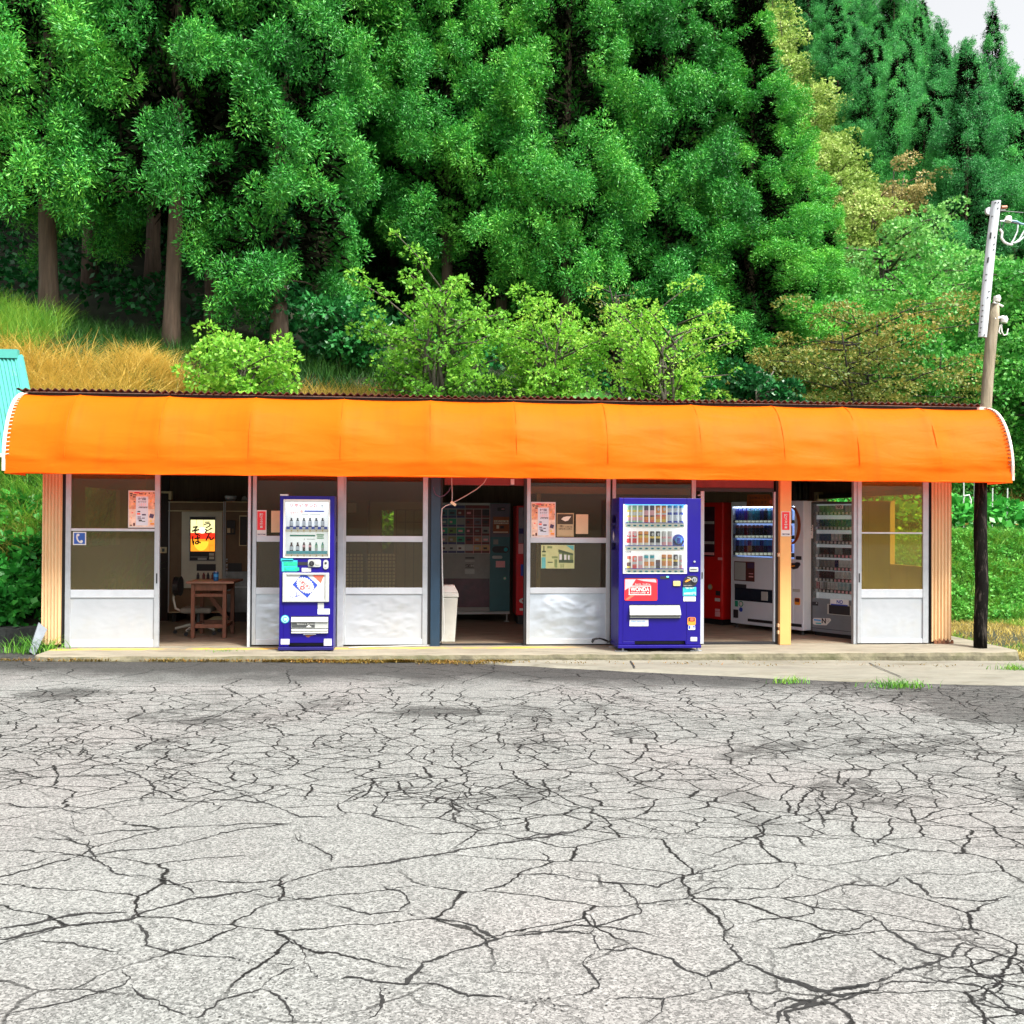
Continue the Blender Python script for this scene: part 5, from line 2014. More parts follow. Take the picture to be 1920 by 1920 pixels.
for row, (ty, by, ry) in enumerate(((378, 506, 540), (552, 656, 692), (702, 828, 868))):
    mb = MB()
    e = wtP.r4(448, by, 1055, ry, off=.03)
    mb.box(e[0], e[1], .03, .107, e[2], e[3], DKP)
    nb = 14
    for i in range(nb):
        cx = 490 + i * 40.5
        f = wtP.r4(cx - 15, by + 6, cx + 15, ry - 9, off=.03)
        mb.box(f[0], f[1], .024, .031, f[2], f[3], M('lit_price_button', (.75, .82, .70), .5, var=.03, emit=.25))
    mb.build('shelf', wht)
    for i in range(nb):
        cx = 494 + i * 40.5
        x, zb = wtP.p(cx, by, .07)
        z1 = wtP.p(cx, ty + (0 if row != 1 else 4), .07)[1]
        h = z1 - zb
        r0 = .031
        if row == 0:
            mt = BOT[[0, 0, 0, 2, 2, 2, 3, 1, 2, 0, 0, 3, 1, 2][i]]
            P_ = [(r0, 0, mt), (r0, .7, mt), (r0 * .55, .88, PALEB), (r0 * .5, .99)]
        elif row == 1:
            P_ = [(r0, 0, BOT[1] if i < 8 else BOT[3]), (r0, .72, CAPS[0] if i < 7 else BOT[0]), (r0 * .95, .9, CAPS[0] if i < 7 else PALEB), (r0 * .6, .99)]
        else:
            P_ = [(r0, 0, [BOT[1], BOT[1], BOT[1], GOLD, BOT[1], BOT[4], BOT[4], BOT[3], BOT[0], BOT[1], BOT[0], BOT[1], BOT[3], BOT[0]][i]), (r0, .52, SKYP if i % 3 else BOT[0]), (r0, .93, SKYP), (r0 * .8, .99)]
        mb = MB()
        mb.lathe(x, .072, [(p[0], zb + p[1] * h, *p[2:]) for p in P_], BOT[1], 12)
        mb.build('sample_bottle', wht)
mb = MB()
mb.box(dz[0], dz[1], .012, .015, dz[2], dz[3], TOOLG)
mb.build('window_pane', wht)
mb = MB()
mb.box(dz[0] + .01, dz[1] - .01, .02, .03, dz[3] - .012, dz[3] - .002, M('lit_bluish_tube', (.75, .85, 1.0), .5, var=.01, emit=5.0))
mb.build('display_lamp', wht)
mb = MB()
arc = [(1040 + 88 * math.sin(t), 560 - 190 * math.cos(t)) for t in [i * math.pi / 14 for i in range(15)]]
arc2 = [(1035 + 66 * math.sin(t), 560 - 172 * math.cos(t)) for t in [i * math.pi / 14 for i in range(15)]]
for i in range(14):
    mb.prism([wtP.p(*q) for q in (arc2[i], arc2[i + 1], arc[i + 1], arc[i])], -.012, .002, M('rust_orange_curve', (.28, .06, .015), .4, var=.1))
mb.build('orange_curve', wht)
sticker(wtP, 'notice', wht, [((470, 930, 578, 1105), GREYP), ((596, 936, 662, 990), PURP), ((596, 1000, 662, 1100), BRN), ((610, 1040, 655, 1048), PINK), ((610, 1068, 655, 1080), PINK)], ((464, 922, 666, 1118), BRN))
sticker(wtP, 'label_plate', wht, [], ((468, 1148, 584, 1184), DKP), [])
mb = MB()
e = wtP.r4(470, 1196, 900, 1325)
mb.box(e[0], e[1], -.004, .001, e[2], e[3], M('dark_delivery_hatch', (.012, .018, .03), .2, var=.3))
f = wtP.r4(738, 1225, 800, 1312)
mb.box(f[0], f[1], -.012, -.003, f[2], f[3], GREYP)
mb.build('delivery_flap', wht)
for r, mt in (((470, 1314, 500, 1372), GREEN), ((456, 1402, 502, 1484), DKP)):
    sticker(wtP, 'label_plate', wht, [], (r, mt))
mb = MB()
x, z = wtP.p(531, 1345)
mb.disc(x, z, .042, -.004, .001, GREEN, 20)
mb.disc(x, z, .03, -.006, -.003, PAPER, 20)
x, z = wtP.p(530, 1402)
mb.disc(x, z, .033, -.004, .001, BLUEP, 20)
mb.build('sticker', wht)
mb = MB()
mb.prism([wtP.p(*q) for q in ((1030, 985), (1060, 1000), (1100, 990), (1126, 955), (1120, 932), (1095, 928), (1070, 938), (1030, 935))][::-1], -.014, .002, DKP)
mb.prism([wtP.p(*q) for q in ((1040, 965), (1070, 958), (1080, 966), (1048, 978))][::-1], -.018, -.012, ORG)
e = wtP.r4(1080, 868, 1136, 904)
mb.rrect(*e, .008, -.006, .001, DKP)
mb.build('coin_panel', wht)
mb = MB()
e = wtP.r4(1068, 1286, 1122, 1356)
mb.rrect(*e, .02, -.006, .001, ORG)
e = wtP.r4(1074, 1290, 1118, 1326)
mb.rrect(*e, .012, -.009, -.004, BRN)
mb.build('coin_return', wht)
sticker(wtP, 'label_plate', wht, [], ((1048, 1196, 1122, 1226), GREYP))
mb = MB()
yy0 = wtP.p(600, 1506)[1]
mb.box(.25 * wl, wl * .98, -.003, .002, yy0 - .02, yy0 + .02, BLACK)
mb.build('kick_gap', wht)
mb = MB()
for q in (.06, wl - .06):
    mb.lathe(q, .06, [(.03, .008), (.03, .02), (.014, .022), (.014, zb3)], DGREY, 8)
    mb.lathe(q, .6, [(.03, .008), (.03, .02), (.014, .022), (.014, zb3)], DGREY, 8)
mb.build('foot', wht)
t = thing('paper_note', 'orange handwritten note taped above the bottles of the white machine', 'note', (0, 0, 0))
mb = MB()
q4 = [wtP.p(*q, -.01) for q in ((585, 370), (850, 372), (862, 330), (815, 250), (595, 252))]
ONOTE = M('orange_note_paper', (.42, .10, .02), .7, var=.15)
mb.prism(q4, -.013, -.010, ONOTE)
e = wtP.r4(605, 270, 815, 300, off=-.01)
mb.text('飲み物はこちら', *e, -.0145, BRN, bold=.02)
e = wtP.r4(605, 315, 790, 350, off=-.01)
mb.text('冷えています', *e, -.0145, BRN, bold=.02)
x, z = wtP.p(828, 326, -.01)
mb.disc(x, z, .03, -.0155, -.012, CORAL)
t.location = wtP.loc
t.rotation_euler = (0, 0, TH)
mb.build('paper', t)

# grey cigarette machine
cgP, cl = turned((1519, 1181), (1604, 1195.5), 0.075)
cgP.r = TH
cgP.ex = Vector((math.cos(TH), math.sin(TH), 0))
cgP.ey = Vector((-math.sin(TH), math.cos(TH), 0))
cig = thing('cigarette_machine', 'tall grey cigarette machine with rows of packs and NO stickers', 'vending machine', cgP.loc, TH)
CGR = M('slate_grey_steel', (0.15, 0.175, 0.20), .42, var=.12)
BACKP = M('pale_pack_back', (.50, .53, .54), .5, var=.1, emit=.16)
cw = 0.86
zt4 = cgP.p(1400, 325)[1]
dz = cgP.r4(1246, 345, 1700, 1306)
dz = (dz[0], cw - .03, dz[2], dz[3])
mb = MB()
mb.box(0, cw, .09, .55, .06, zt4, CGR)
mb.box(0, dz[0], 0, .09, .06, zt4, DGREY)
mb.box(dz[1], cw, 0, .09, .06, zt4, CGR)
mb.box(dz[0], dz[1], 0, .09, dz[3], zt4, DGREY)
mb.box(dz[0], dz[1], 0, .09, .06, dz[2], CGR)
mb.build('body', cig, bevel=.006)
mb = MB()
mb.box(dz[0] + .002, dz[1] - .002, .078, .088, dz[2] + .002, dz[3] - .002, BACKP)
mb.build('display_panel', cig)
PK = {'v': VIOL, 'k': DKP, 'n': BOT[3], 'b': M('blue_pack', (.01, .05, .16), .4), 'g': GREYP, 'w': M('white_pack', (.55, .56, .54), .4), 'm': M('maroon_pack', (.05, .008, .015), .4), 'r': M('red_pack', (.25, .01, .015), .4), 't': M('pale_teal_pack', (.34, .45, .46), .4), 'x': GRYM, 's': TEALP}
rowsC = [(362, 424, 'vvvvvvvvxxxx'), (500, 572, 'nnnnnnnnbbbb'), (645, 716, 'bbbbgggkkkkk'), (782, 850, 'xkkkkxxkkkkk'), (905, 978, 'xxxxxnwwwwww'), (1020, 1092, 'mmmmmwwwwwww'), (1130, 1204, 'rwxwwwtttsss')]
for ty, by, s_ in rowsC:
    mb = MB()
    e = cgP.r4(1250, by, 1640, by + 34, off=.03)
    mb.box(dz[0] + .003, dz[1] - .003, .035, .078, e[2], e[3], DGREY)
    e5 = e
    for i in range(12):
        x = dz[0] + .045 + i * (dz[1] - dz[0] - .06) / 12
        mb.box(x - .016, x + .014, .028, .036, e[2] + .006, e[3] - .006, WHT if (by < 800 or i < 5) else PINK)
    mb.build('shelf', cig)
    zt5 = cgP.p(1440, ty, .06)[1]
    for i, ch in enumerate(s_):
        x = dz[0] + .045 + i * (dz[1] - dz[0] - .06) / 12
        mb = MB()
        mb.box(x - .0245, x + .0245, .05, .075, e5[3] + .001, zt5, PK[ch])
        if ch in 'wgt':
            mb.box(x - .014, x + .014, .048, .051, e5[3] + .02, e5[3] + (zt5 - e5[3]) * .55, GREYP if ch != 'g' else WHT)
        mb.build('cigarette_pack', cig, bevel=.002, seg=1)
mb = MB()
mb.box(dz[0], dz[1], .008, .011, dz[2], dz[3], TOOLG)
mb.build('window_pane', cig)
mb = MB()
e = cgP.r4(1395, 1355, 1630, 1458)
mb.box(e[0], e[1], -.004, .001, e[2], e[3], GREYP)
e = cgP.r4(1412, 1362, 1622, 1452)
mb.box(e[0], e[1], -.006, -.003, e[2], e[3], DKP)
mb.build('delivery_hatch', cig)
sticker(cgP, 'sticker', cig, [((1432, 1350, 1600, 1368), BLUEP)], ((1424, 1300, 1608, 1362), PALEB), [('NO', (1490, 1308, 1552, 1346), BLUEP, 0, .03)], label='blue and white NO sticker')
mb = MB()
mb.prism([cgP.p(*q) for q in ((1252, 1545), (1270, 1555), (1385, 1560), (1432, 1510), (1420, 1490), (1260, 1486), (1250, 1500))], -.004, .001, PAPER)
e = cgP.r4(1340, 1490, 1382, 1540)
mb.text('N', *e, -.0055, DKP, bold=.04)
e = cgP.r4(1385, 1500, 1415, 1525)
mb.text('O', *e, -.0055, GREYP, bold=.02)
e = cgP.r4(1262, 1500, 1330, 1515)
mb.box(e[0], e[1], -.006, -.003, e[2], e[3], SKYP)
e = cgP.r4(1280, 1535, 1335, 1546)
mb.box(e[0], e[1], -.006, -.003, e[2], e[3], TEAL)
mb.build('sticker', cig)['label'] = 'torn white N sticker'
sticker(cgP, 'sticker', cig, [], ((1480, 355, 1552, 396), PAPER), [('NO', (1490, 360, 1542, 392), DKP, 0, .04)], label='small NO sticker above the packs')
sticker(cgP, 'sticker', cig, [((1200, 605, 1245, 612), DKP), ((1200, 625, 1230, 632), DKP), ((1200, 645, 1236, 652), DKP)], ((1198, 556, 1252, 690), PAPER), [('NO', (1202, 560, 1248, 596), DKP, 0, .04)], label='tall NO notice on the frame')
mb = MB()
e = cgP.r4(1244, 1325, 1302, 1362)
mb.rrect(*e, .006, -.006, .001, DKP)
x, z = cgP.p(1290, 1338)
mb.disc(x, z, .009, -.01, -.005, ALU)
mb.build('lock', cig)
mb = MB()
zf = cgP.p(1400, 1600)[1]
mb.box(0, cw, -.001, .001, zf - .003, zf + .003, BLACK)
mb.build('plinth_gap', cig)
mb = MB()
mb.box(.04, cw - .04, .04, .5, .008, .06, BLACK)
mb.build('foot', cig)

# ------------------------------------------------------------------ posters and signs on the facade
def flat(name, label, cat, pl, build, off=0.0, group=None):
    t = thing(name, label, cat, pl.loc + pl.ey * off, pl.r, group)
    mb = MB()
    build(mb)
    mb.build(name + '_sheet', t)
    return t


def flyer(pl, box, label):
    """Festival flyer: orange collage border round a pale column of lettering."""
    X0, Y0, X1, Y1 = box

    def R4(u0, v0, u1, v1):
        return pl.r4(X0 + (X1 - X0) * u0, Y0 + (Y1 - Y0) * v0, X0 + (X1 - X0) * u1, Y0 + (Y1 - Y0) * v1)

    def b(mb):
        rr = random.Random(3)
        e = R4(0, 0, 1, 1)
        mb.box(e[0], e[1], -.003, -.001, e[2], e[3], PAPER)
        ORP = M('orange_flyer_print', (.85, .40, .24), .6, var=.45, vs=14, stain=(.75, .20, .10), ss=9, sf=.8)
        ORQ = M('pale_orange_flyer_print', (.86, .60, .46), .6, var=.3, vs=14, stain=(.82, .42, .25), ss=9, sf=.7)
        for q, mt in (((.03, .04, .97, .5), ORP), ((.03, .5, .97, .97), ORQ)):
            e = R4(*q)
            mb.box(e[0], e[1], -.0042, -.003, e[2], e[3], mt)
        e = R4(.28, .16, .72, .94)
        mb.box(e[0], e[1], -.0054, -.004, e[2], e[3], PALEB)
        for _ in range(60):
            u, v = rr.random() * .92 + .03, rr.random() * .92 + .03
            if .22 < u < .72 and v > .1:
                continue
            s1, s2 = rr.uniform(.02, .07), rr.uniform(.015, .04)
            e = R4(u, v, min(.97, u + s1), min(.97, v + s2))
            mb.box(e[0], e[1], -.0052, -.004, e[2], e[3], rr.choice([ORG, CORAL, BRN, ORG, YEL, PINK, BRN]))
        for u, v, u1, v1, mt in ((.06, .07, .16, .10, DKP), (.18, .10, .30, .13, DKP), (.08, .12, .14, .145, DKP), (.17, .155, .27, .185, DKP), (.22, .04, .42, .075, RED), (.40, .075, .52, .10, BRN), (.06, .92, .14, .95, BRN), (.18, .87, .25, .95, BRN)):
            e = R4(u, v, u1, v1)
            mb.box(e[0], e[1], -.0064, -.005, e[2], e[3], mt)
        e = R4(.76, .62, .94, .75)
        cx, cz, r = (e[0] + e[1]) / 2, (e[2] + e[3]) / 2, (e[1] - e[0]) / 1.7
        mb.prism([(cx + r * math.cos(t), cz + r * math.sin(t)) for t in [.5 + k * math.pi / 2 for k in range(4)]], -.0068, -.005, PURP)
        for body, q, mt in (('村国', (.36, .19, .64, .26), PURP), ('おうたび', (.36, .28, .66, .325), PURP), ('ふるさと', (.36, .34, .66, .42), PINK), ('10.22', (.38, .45, .70, .475), PURP)):
            e = R4(*q)
            mb.text(body, *e, -.0062, mt, bold=.02)
        for u, v, u1, v1, mt in ((.40, .435, .70, .455, BRN), (.34, .55, .44, .58, DKP), (.32, .6, .44, .65, CORAL), (.5, .63, .64, .67, PURP), (.34, .70, .46, .725, PURP), (.34, .75, .48, .775, PURP), (.5, .73, .6, .755, PURP), (.38, .79, .5, .83, DKP), (.5, .82, .62, .84, DKP), (.78, .80, .86, .84, YEL), (.8, .87, .94, .92, ORG)):
            e = R4(u, v, u1, v1)
            mb.box(e[0], e[1], -.0064, -.005, e[2], e[3], mt)
    return flat('flyer', label, 'poster', pl, b, off=0.018)


pz1 = Pl((wx(265, 0), 0.0, 0), 0, (0, 640, 2.953))
flyer(pz1, (708, 826, 861, 1032), 'orange and white festival flyer in the corner of the far left door')
pz2 = Pl((wx(1018, 0), 0.0, 0), 0, (970, 880, 5.334))
flyer(pz2, (137, 326, 384, 682), 'orange and white festival flyer beside the brown notice in the middle window')


def b1(mb):
    e = pz2.r4(395, 437, 567, 674)
    BF = M('sepia_notice', (.42, .32, .16), .7, var=.15)
    mb.box(e[0], e[1], -.003, -.001, e[2], e[3], BF)
    SD = M('sepia_dark', (.06, .045, .022), .7, var=.3)
    for r, mt in (((402, 448, 558, 548), SD), ((410, 552, 560, 660), M('sepia_pale', (.50, .40, .22), .7, var=.1)),):
        e = pz2.r4(*r)
        mb.box(e[0], e[1], -.0042, -.003, e[2], e[3], mt)
    mb.prism([pz2.p(*q) for q in ((440, 500), (480, 520), (510, 512), (540, 470), (500, 470), (460, 478))], -.0056, -.004, CREAMP)
    mb.prism([pz2.p(*q) for q in ((505, 540), (552, 540), (552, 490), (540, 495))], -.0062, -.004, SD)
    for body, r in (('松茸山', (425, 556, 462, 580)), ('お知らせ', (415, 584, 478, 606)), ('11月1日', (478, 568, 548, 584)), ('入山禁止', (478, 590, 548, 602))):
        e = pz2.r4(*r)
        mb.text(body, *e, -.006, SD, bold=.02)


flat('notice', 'small sepia notice with a dark picture behind the middle glass', 'notice', pz2, b1, off=.016)


def b2(mb):
    e = pz2.r4(587, 450, 710, 646)
    mb.box(e[0], e[1], -.003, -.001, e[2], e[3], M('cream_sheet', (.66, .50, .30), .8, var=.08))


flat('blank_sheet', 'blank cream sheet of paper right of the sepia notice', 'paper', pz2, b2, off=.016)


def b3(mb):
    e = pz2.r4(238, 757, 572, 992)
    GP_ = M('faded_green_poster', (.50, .52, .24), .7, var=.12, vs=10)
    mb.box(e[0], e[1], -.003, -.001, e[2], e[3], GP_)
    GD, GM_, GT = M('poster_dark_green', (.07, .10, .05), .7), M('poster_mid_green', (.20, .26, .10), .7, var=.3, vs=20), M('poster_teal', (.12, .40, .38), .7)
    pl = lambda *xy: [pz2.p(*q) for q in xy][::-1]
    mb.prism(pl((415, 800), (560, 840), (560, 935), (415, 935)), -.0042, -.003, GM_)
    mb.prism(pl((412, 800), (560, 845), (560, 860), (412, 830)), -.0054, -.004, GD)
    mb.prism(pl((490, 760), (566, 762), (566, 815)), -.0042, -.003, GT)
    for r, mt in (((450, 835, 466, 912), GD), ((497, 845, 502, 930), GD), ((422, 850, 446, 905), PAPER), ((470, 855, 492, 908), PAPER), ((508, 860, 524, 905), PAPER), ((415, 905, 562, 935), GD), ((243, 880, 284, 990), GT), ((262, 765, 272, 820), GD), ((248, 815, 286, 830), GD), ((250, 850, 285, 870), GM_), ((345, 870, 405, 890), GM_), ((305, 925, 355, 934), GD), ((372, 900, 400, 980), GM_), ((300, 768, 350, 790), GM_)):
        e = pz2.r4(*r)
        mb.box(e[0], e[1], -.0056, -.004, e[2], e[3], mt)
    e = pz2.r4(430, 945, 470, 985)
    mb.text('道の駅', *e, -.0058, GM_)


flat('poster', 'faded green picture poster of a hall in the lower middle window', 'poster', pz2, b3, off=.016)
pz3 = Pl((wx(510, .03), .03, 0), 0, (290, 870, 4.924))


def b4(mb):
    e = pz3.r4(1074, 432, 1180, 632)
    mb.box(e[0], e[1], -.003, -.001, e[2], e[3], M('cream_sheet', (.66, .50, .30), .8, var=.08))


flat('blank_sheet', 'cream sheet of paper partly behind the narrow blue machine', 'paper', pz3, b4, off=.016)


def security(pl, outer, redr, text_c, foot, label, off):
    def b(mb):
        e = pl.r4(*outer)
        mb.rrect(e[0], e[1], e[2], e[3], .006, -.003, -.0005, PAPER)
        e = pl.r4(*redr)
        mb.rrect(e[0], e[1], e[2], e[3], .003, -.0045, -.0025, RED)
        e = pl.r4(*text_c)
        h = (e[3] - e[2])
        for ch, v0, v1, wdt in (('防', 0, .28, 1), ('ス', .30, .46, .8), ('々', .47, .66, .8), ('警', .68, 1, 1)):
            cx = (e[0] + e[1]) / 2
            ww = (e[1] - e[0]) / 2 * wdt
            mb.text(ch, cx - ww, cx + ww, e[3] - h * v1, e[3] - h * v0, -.006, PAPER, bold=.03)
        e = pl.r4(*foot)
        mb.text('SECOM', *e, -.0045, PURP, bold=.03)
    return flat('security_sticker', label, 'sign', pl, b, off=off)


security(Pl((wx(489, .03), .03, 0), 0, (470, 940, 24)), (258, 395, 705, 1572), (292, 450, 662, 1290), (400, 530, 555, 1200), (295, 1455, 655, 1520), 'red security sticker on the glass left of the narrow blue machine', .016)
security(Pl((wx(1473, -.03), -.03, 0), 0, (1455, 945, 27.4)), (262, 380, 748, 1660), (305, 415, 685, 1330), (408, 510, 590, 1255), (315, 1510, 690, 1600), 'red security sticker on the peach post', -.001)
pz4 = Pl((wx(148, 0), 0, 0), 0, (0, 640, 2.953))


def b5(mb):
    e = pz4.r4(402, 1055, 475, 1128)
    mb.box(e[0], e[1], -.004, -.001, e[2], e[3], PAPER)
    e = pz4.r4(408, 1061, 469, 1122)
    mb.box(e[0], e[1], -.0055, -.003, e[2], e[3], M('telephone_blue', (.02, .09, .38), .4))
    pts = [pz4.p(*q) for q in ((428, 1068), (424, 1082), (428, 1100), (440, 1113), (452, 1114))]
    for q, r_, (p0, p1) in zip(pts[:-1], range(4), zip(pts[:-1], pts[1:])):
        mb.bar((p0[0], -.0068, p0[1]), (p1[0], -.0068, p1[1]), .017, .003, PAPER)
    for q in ((431, 1072), (450, 1108)):
        x, z = pz4.p(*q)
        mb.disc(x, z, .016, -.0085, -.006, PAPER, 12)


flat('telephone_sign', 'square blue sign with a white telephone handset on the left door', 'sign', pz4, b5, off=.016)

# ------------------------------------------------------------------ things in the left room
WOODT = M('worn_red_timber', (.17, .065, .035), .65, var=.3, vs=6, bump=.15, bs=40, stretch=(4, 4, .7))
WTOP = M('worn_table_top', (.28, .15, .10), .5, var=.25, vs=6, stretch=(1, 5, 1))
ft = gp(360, 1197, 0.008)
TYF = ft.y
tz_ = at(390, 1090, TYF).z
tx0, tx1 = at(352, 1090, TYF - .03).x, at(434, 1090, TYF).x
tb = thing('wooden_table', 'worn reddish wooden table standing in the left doorway', 'table', ((tx0 + tx1) / 2, TYF, .008))
hw = (tx1 - tx0) / 2
H = tz_ - .008
mb = MB()
mb.box(-hw - .02, hw + .04, -.05, .62, H - .028, H, WTOP)
mb.build('tabletop', tb, bevel=.006)
lx0, lx1 = at(361, 1150, TYF).x - tb.location.x, at(420.5, 1150, TYF).x - tb.location.x
for x in (lx0, lx1):
    for y in (0, .54):
        mb = MB()
        mb.box(x - .024, x + .024, y, y + .045, 0.001, H - .029, WOODT)
        mb.build('leg', tb, bevel=.004)
for y in (.01, .55):
    mb = MB()
    mb.box(lx0 + .025, lx1 - .025, y, y + .025, H - .12, H - .032, WOODT)
    mb.build('apron', tb, bevel=.003)
    mb = MB()
    mb.box(lx0 + .025, lx1 - .025, y, y + .025, H - .20, H - .16, WOODT)
    mb.build('rail', tb, bevel=.003)
    mb = MB()
    mb.box(lx0 + .025, lx1 - .025, y, y + .028, .13, .18, WOODT)
    mb.build('rail', tb, bevel=.003)
for x in (lx0, lx1):
    mb = MB()
    mb.box(x - .012, x + .012, .046, .538, .13, .17, WOODT)
    mb.build('rail', tb, bevel=.003)
    mb = MB()
    mb.box(x - .012, x + .012, .046, .538, H - .12, H - .032, WOODT)
    mb.build('rail', tb, bevel=.003)
mb = MB()
mb.bar((lx0 + .06, .35, H - .10), (lx1 - .03, .35, .22), .055, .025, WOODT)
mb.build('brace', tb)
cx_ = at(405, 1085, TYF + .15).x
t = thing('drink_can', 'blue drink can standing on the wooden table', 'can', (cx_, TYF + .15, tz_))
mb = MB()
mb.lathe(0, 0, [(.028, .001, SKYP), (.033, .008, M('blue_can', (.01, .10, .30), .3)), (.033, .05, SKYP), (.033, .085, M('blue_can', (.01, .10, .30), .3)), (.033, .112, ALU), (.027, .122, ALU), (.025, .12)], SKYP, 18)
mb.build('can_body', t, smooth=False)
t = thing('seasoning_bottles', 'small dark seasoning bottles at the back of the wooden table', 'condiments', (at(377, 1080, TYF + .5).x, TYF + .5, tz_))
for i, dx in enumerate((-.04, .03, .09, .15)):
    mb = MB()
    mb.lathe(dx, 0.02 * (i % 2), [(.02, .001), (.02, .05), (.010, .07), (.010, .085)], BRN if i % 2 else DKP, 10)
    mb.build('bottle', t)
t = thing('rag', 'pale crumpled bundle on the floor under the wooden table', 'bundle', (at(408, 1170, TYF + .9).x, TYF + .9, .008))
mb = MB()
for k_ in range(1):
    vs, fs = [], []
    for i in range(9):
        for j in range(16):
            a_ = 2 * math.pi * j / 16
            r_ = .15 * math.sin(math.pi * (i + .001) / 8.002) + .001
            z_q = .10 - .10 * math.cos(math.pi * i / 8)
            kk = mnoise.noise(Vector((math.cos(a_) * 1.5, math.sin(a_) * 1.5, i * .5))) * .035 * math.sin(math.pi * i / 8)
            vs.append(((r_ + kk) * math.cos(a_), (r_ + kk) * .7 * math.sin(a_), .002 + max(0, z_q)))
    for i in range(8):
        for j in range(16):
            fs.append((i * 16 + j, i * 16 + (j + 1) % 16, (i + 1) * 16 + (j + 1) % 16, (i + 1) * 16 + j))
    mb.add(vs, fs, CREAM)
mb.build('bundle', t, smooth=True)

# office chair
CHY = TYF + .55
cgx = at(352, 1150, CHY).x
ch = thing('office_chair', 'old office chair with black back and pale frame beside the wooden table', 'chair', (cgx, CHY, .008), 0)
SEATM = M('grey_seat_pad', (.20, .18, .15), .8, var=.2)
PALEF = M('pale_frame', (.50, .48, .42), .4, metal=.2)
sz = at(350, 1139, CHY).z
mb = MB()
mb.rrect(-.06, .34, sz - .07, sz, .03, -.20, .20, SEATM)
mb.build('seat', ch, bevel=.02)
bx = at(331, 1100, CHY).x - cgx
bzt, bzb = at(331, 1083, CHY).z, at(331, 1117, CHY).z
mb = MB()
mb.add([], [], BLACK)
vs = [(bx + .035 * s_ + .02, y, z) for s_ in (-1, 1) for (y, z) in [(.17 * math.cos(2 * math.pi * k / 20), (bzt + bzb) / 2 + (bzt - bzb) / 2 * math.sin(2 * math.pi * k / 20)) for k in range(20)]]
fs = [tuple(range(20)), tuple(range(39, 19, -1))] + [(k, (k + 1) % 20, 20 + (k + 1) % 20, 20 + k) for k in range(20)]
mb.add(vs, fs, BLACK)
mb.build('backrest', ch, bevel=.012)
mb = MB()
mb.tube([(bx - .02, 0, bzb + .12), (bx - .04, 0, bzb - .05), (bx - .01, 0, sz - .02), (bx + .10, 0, sz - .075), (.15, 0, sz - .075)], .016, PALEF)
mb.build('back_frame', ch)
mb = MB()
mb.tube([(.14, 0, .09), (.14, 0, sz - .07)], .025, DGREY, 10)
mb.build('column', ch)
for k_ in range(5):
    a_ = math.pi + k_ * 2 * math.pi / 5
    ex_, ey_ = .14 + .30 * math.cos(a_), .30 * math.sin(a_)
    mb = MB()
    mb.tube([(.14, 0, .13), (.14 + .15 * math.cos(a_), .15 * math.sin(a_), .11), (ex_, ey_, .07)], [.022, .02, .015], PALEF)
    lg = mb.build('leg', ch)
    mb = MB()
    mb.tube([(ex_, ey_ - .015, .026), (ex_, ey_ + .015, .026)], .025, BLACK, 10)
    mb.build('caster', lg)

# wall things in the left room
t = thing('wall_switch', 'small pale switch plate on the dark wall beside the noodle machine', 'switch', (at(307, 1033, 3.2).x, 3.2, 0))
mb = MB()
z0_ = at(307, 1037, 3.2).z
mb.box(-.05, .05, -.03, 0, z0_, z0_ + .09, CREAM)
mb.box(-.02, .02, -.036, -.03, z0_ + .02, z0_ + .07, DGREY)
mb.build('plate', t, bevel=.004)
mb = MB()
mb.box(at(300, 1000, 3.25).x - t.location.x, at(317, 1000, 3.25).x - t.location.x, .0, .06, .008 - 0, 2.3, DARKW)
mb.build('wall_stud', t)
t2 = thing('wall_shelf', 'pale bracket on the wall at the top left of the noodle room', 'bracket', (at(313, 925, 3.1).x, 3.1, 0))
mb = MB()
e0, e1 = at(303, 921, 3.1), at(322, 937, 3.1)
mb.box(e0.x - t2.location.x, e1.x - t2.location.x, -.02, .08, e0.z - .03, e0.z, CREAM)
mb.box(e1.x - t2.location.x - .04, e1.x - t2.location.x, -.02, .08, e1.z, e0.z - .03, CREAM)
mb.build('bracket', t2)

# plaid chairs and lockers behind the middle glass
def plaid_mat():
    m, t_, b_ = new_mat('plaid_chair_cover')
    N, L = t_.nodes, t_.links
    tc = N.new('ShaderNodeTexCoord')
    sp = N.new('ShaderNodeSeparateXYZ')
    L.new(tc.outputs['Object'], sp.inputs[0])

    def stripe(s_, fr_, thr):
        a_ = N.new('ShaderNodeMath'); a_.operation = 'MULTIPLY'
        L.new(s_, a_.inputs[0]); a_.inputs[1].default_value = fr_
        f_ = N.new('ShaderNodeMath'); f_.operation = 'FRACT'
        L.new(a_.outputs[0], f_.inputs[0])
        l_ = N.new('ShaderNodeMath'); l_.operation = 'LESS_THAN'
        L.new(f_.outputs[0], l_.inputs[0]); l_.inputs[1].default_value = thr
        return l_.outputs[0]
    mx_ = N.new('ShaderNodeMath'); mx_.operation = 'MAXIMUM'
    L.new(stripe(sp.outputs[0], 22, .28), mx_.inputs[0])
    L.new(stripe(sp.outputs[2], 22, .28), mx_.inputs[1])
    mi = N.new('ShaderNodeMix'); mi.data_type = 'RGBA'
    L.new(mx_.outputs[0], mi.inputs[0])
    mi.inputs[6].default_value = (.62, .62, .54, 1)
    mi.inputs[7].default_value = (.05, .06, .07, 1)
    L.new(mi.outputs[2], b_.inputs['Base Color'])
    b_.inputs['Roughness'].default_value = .9
    return m


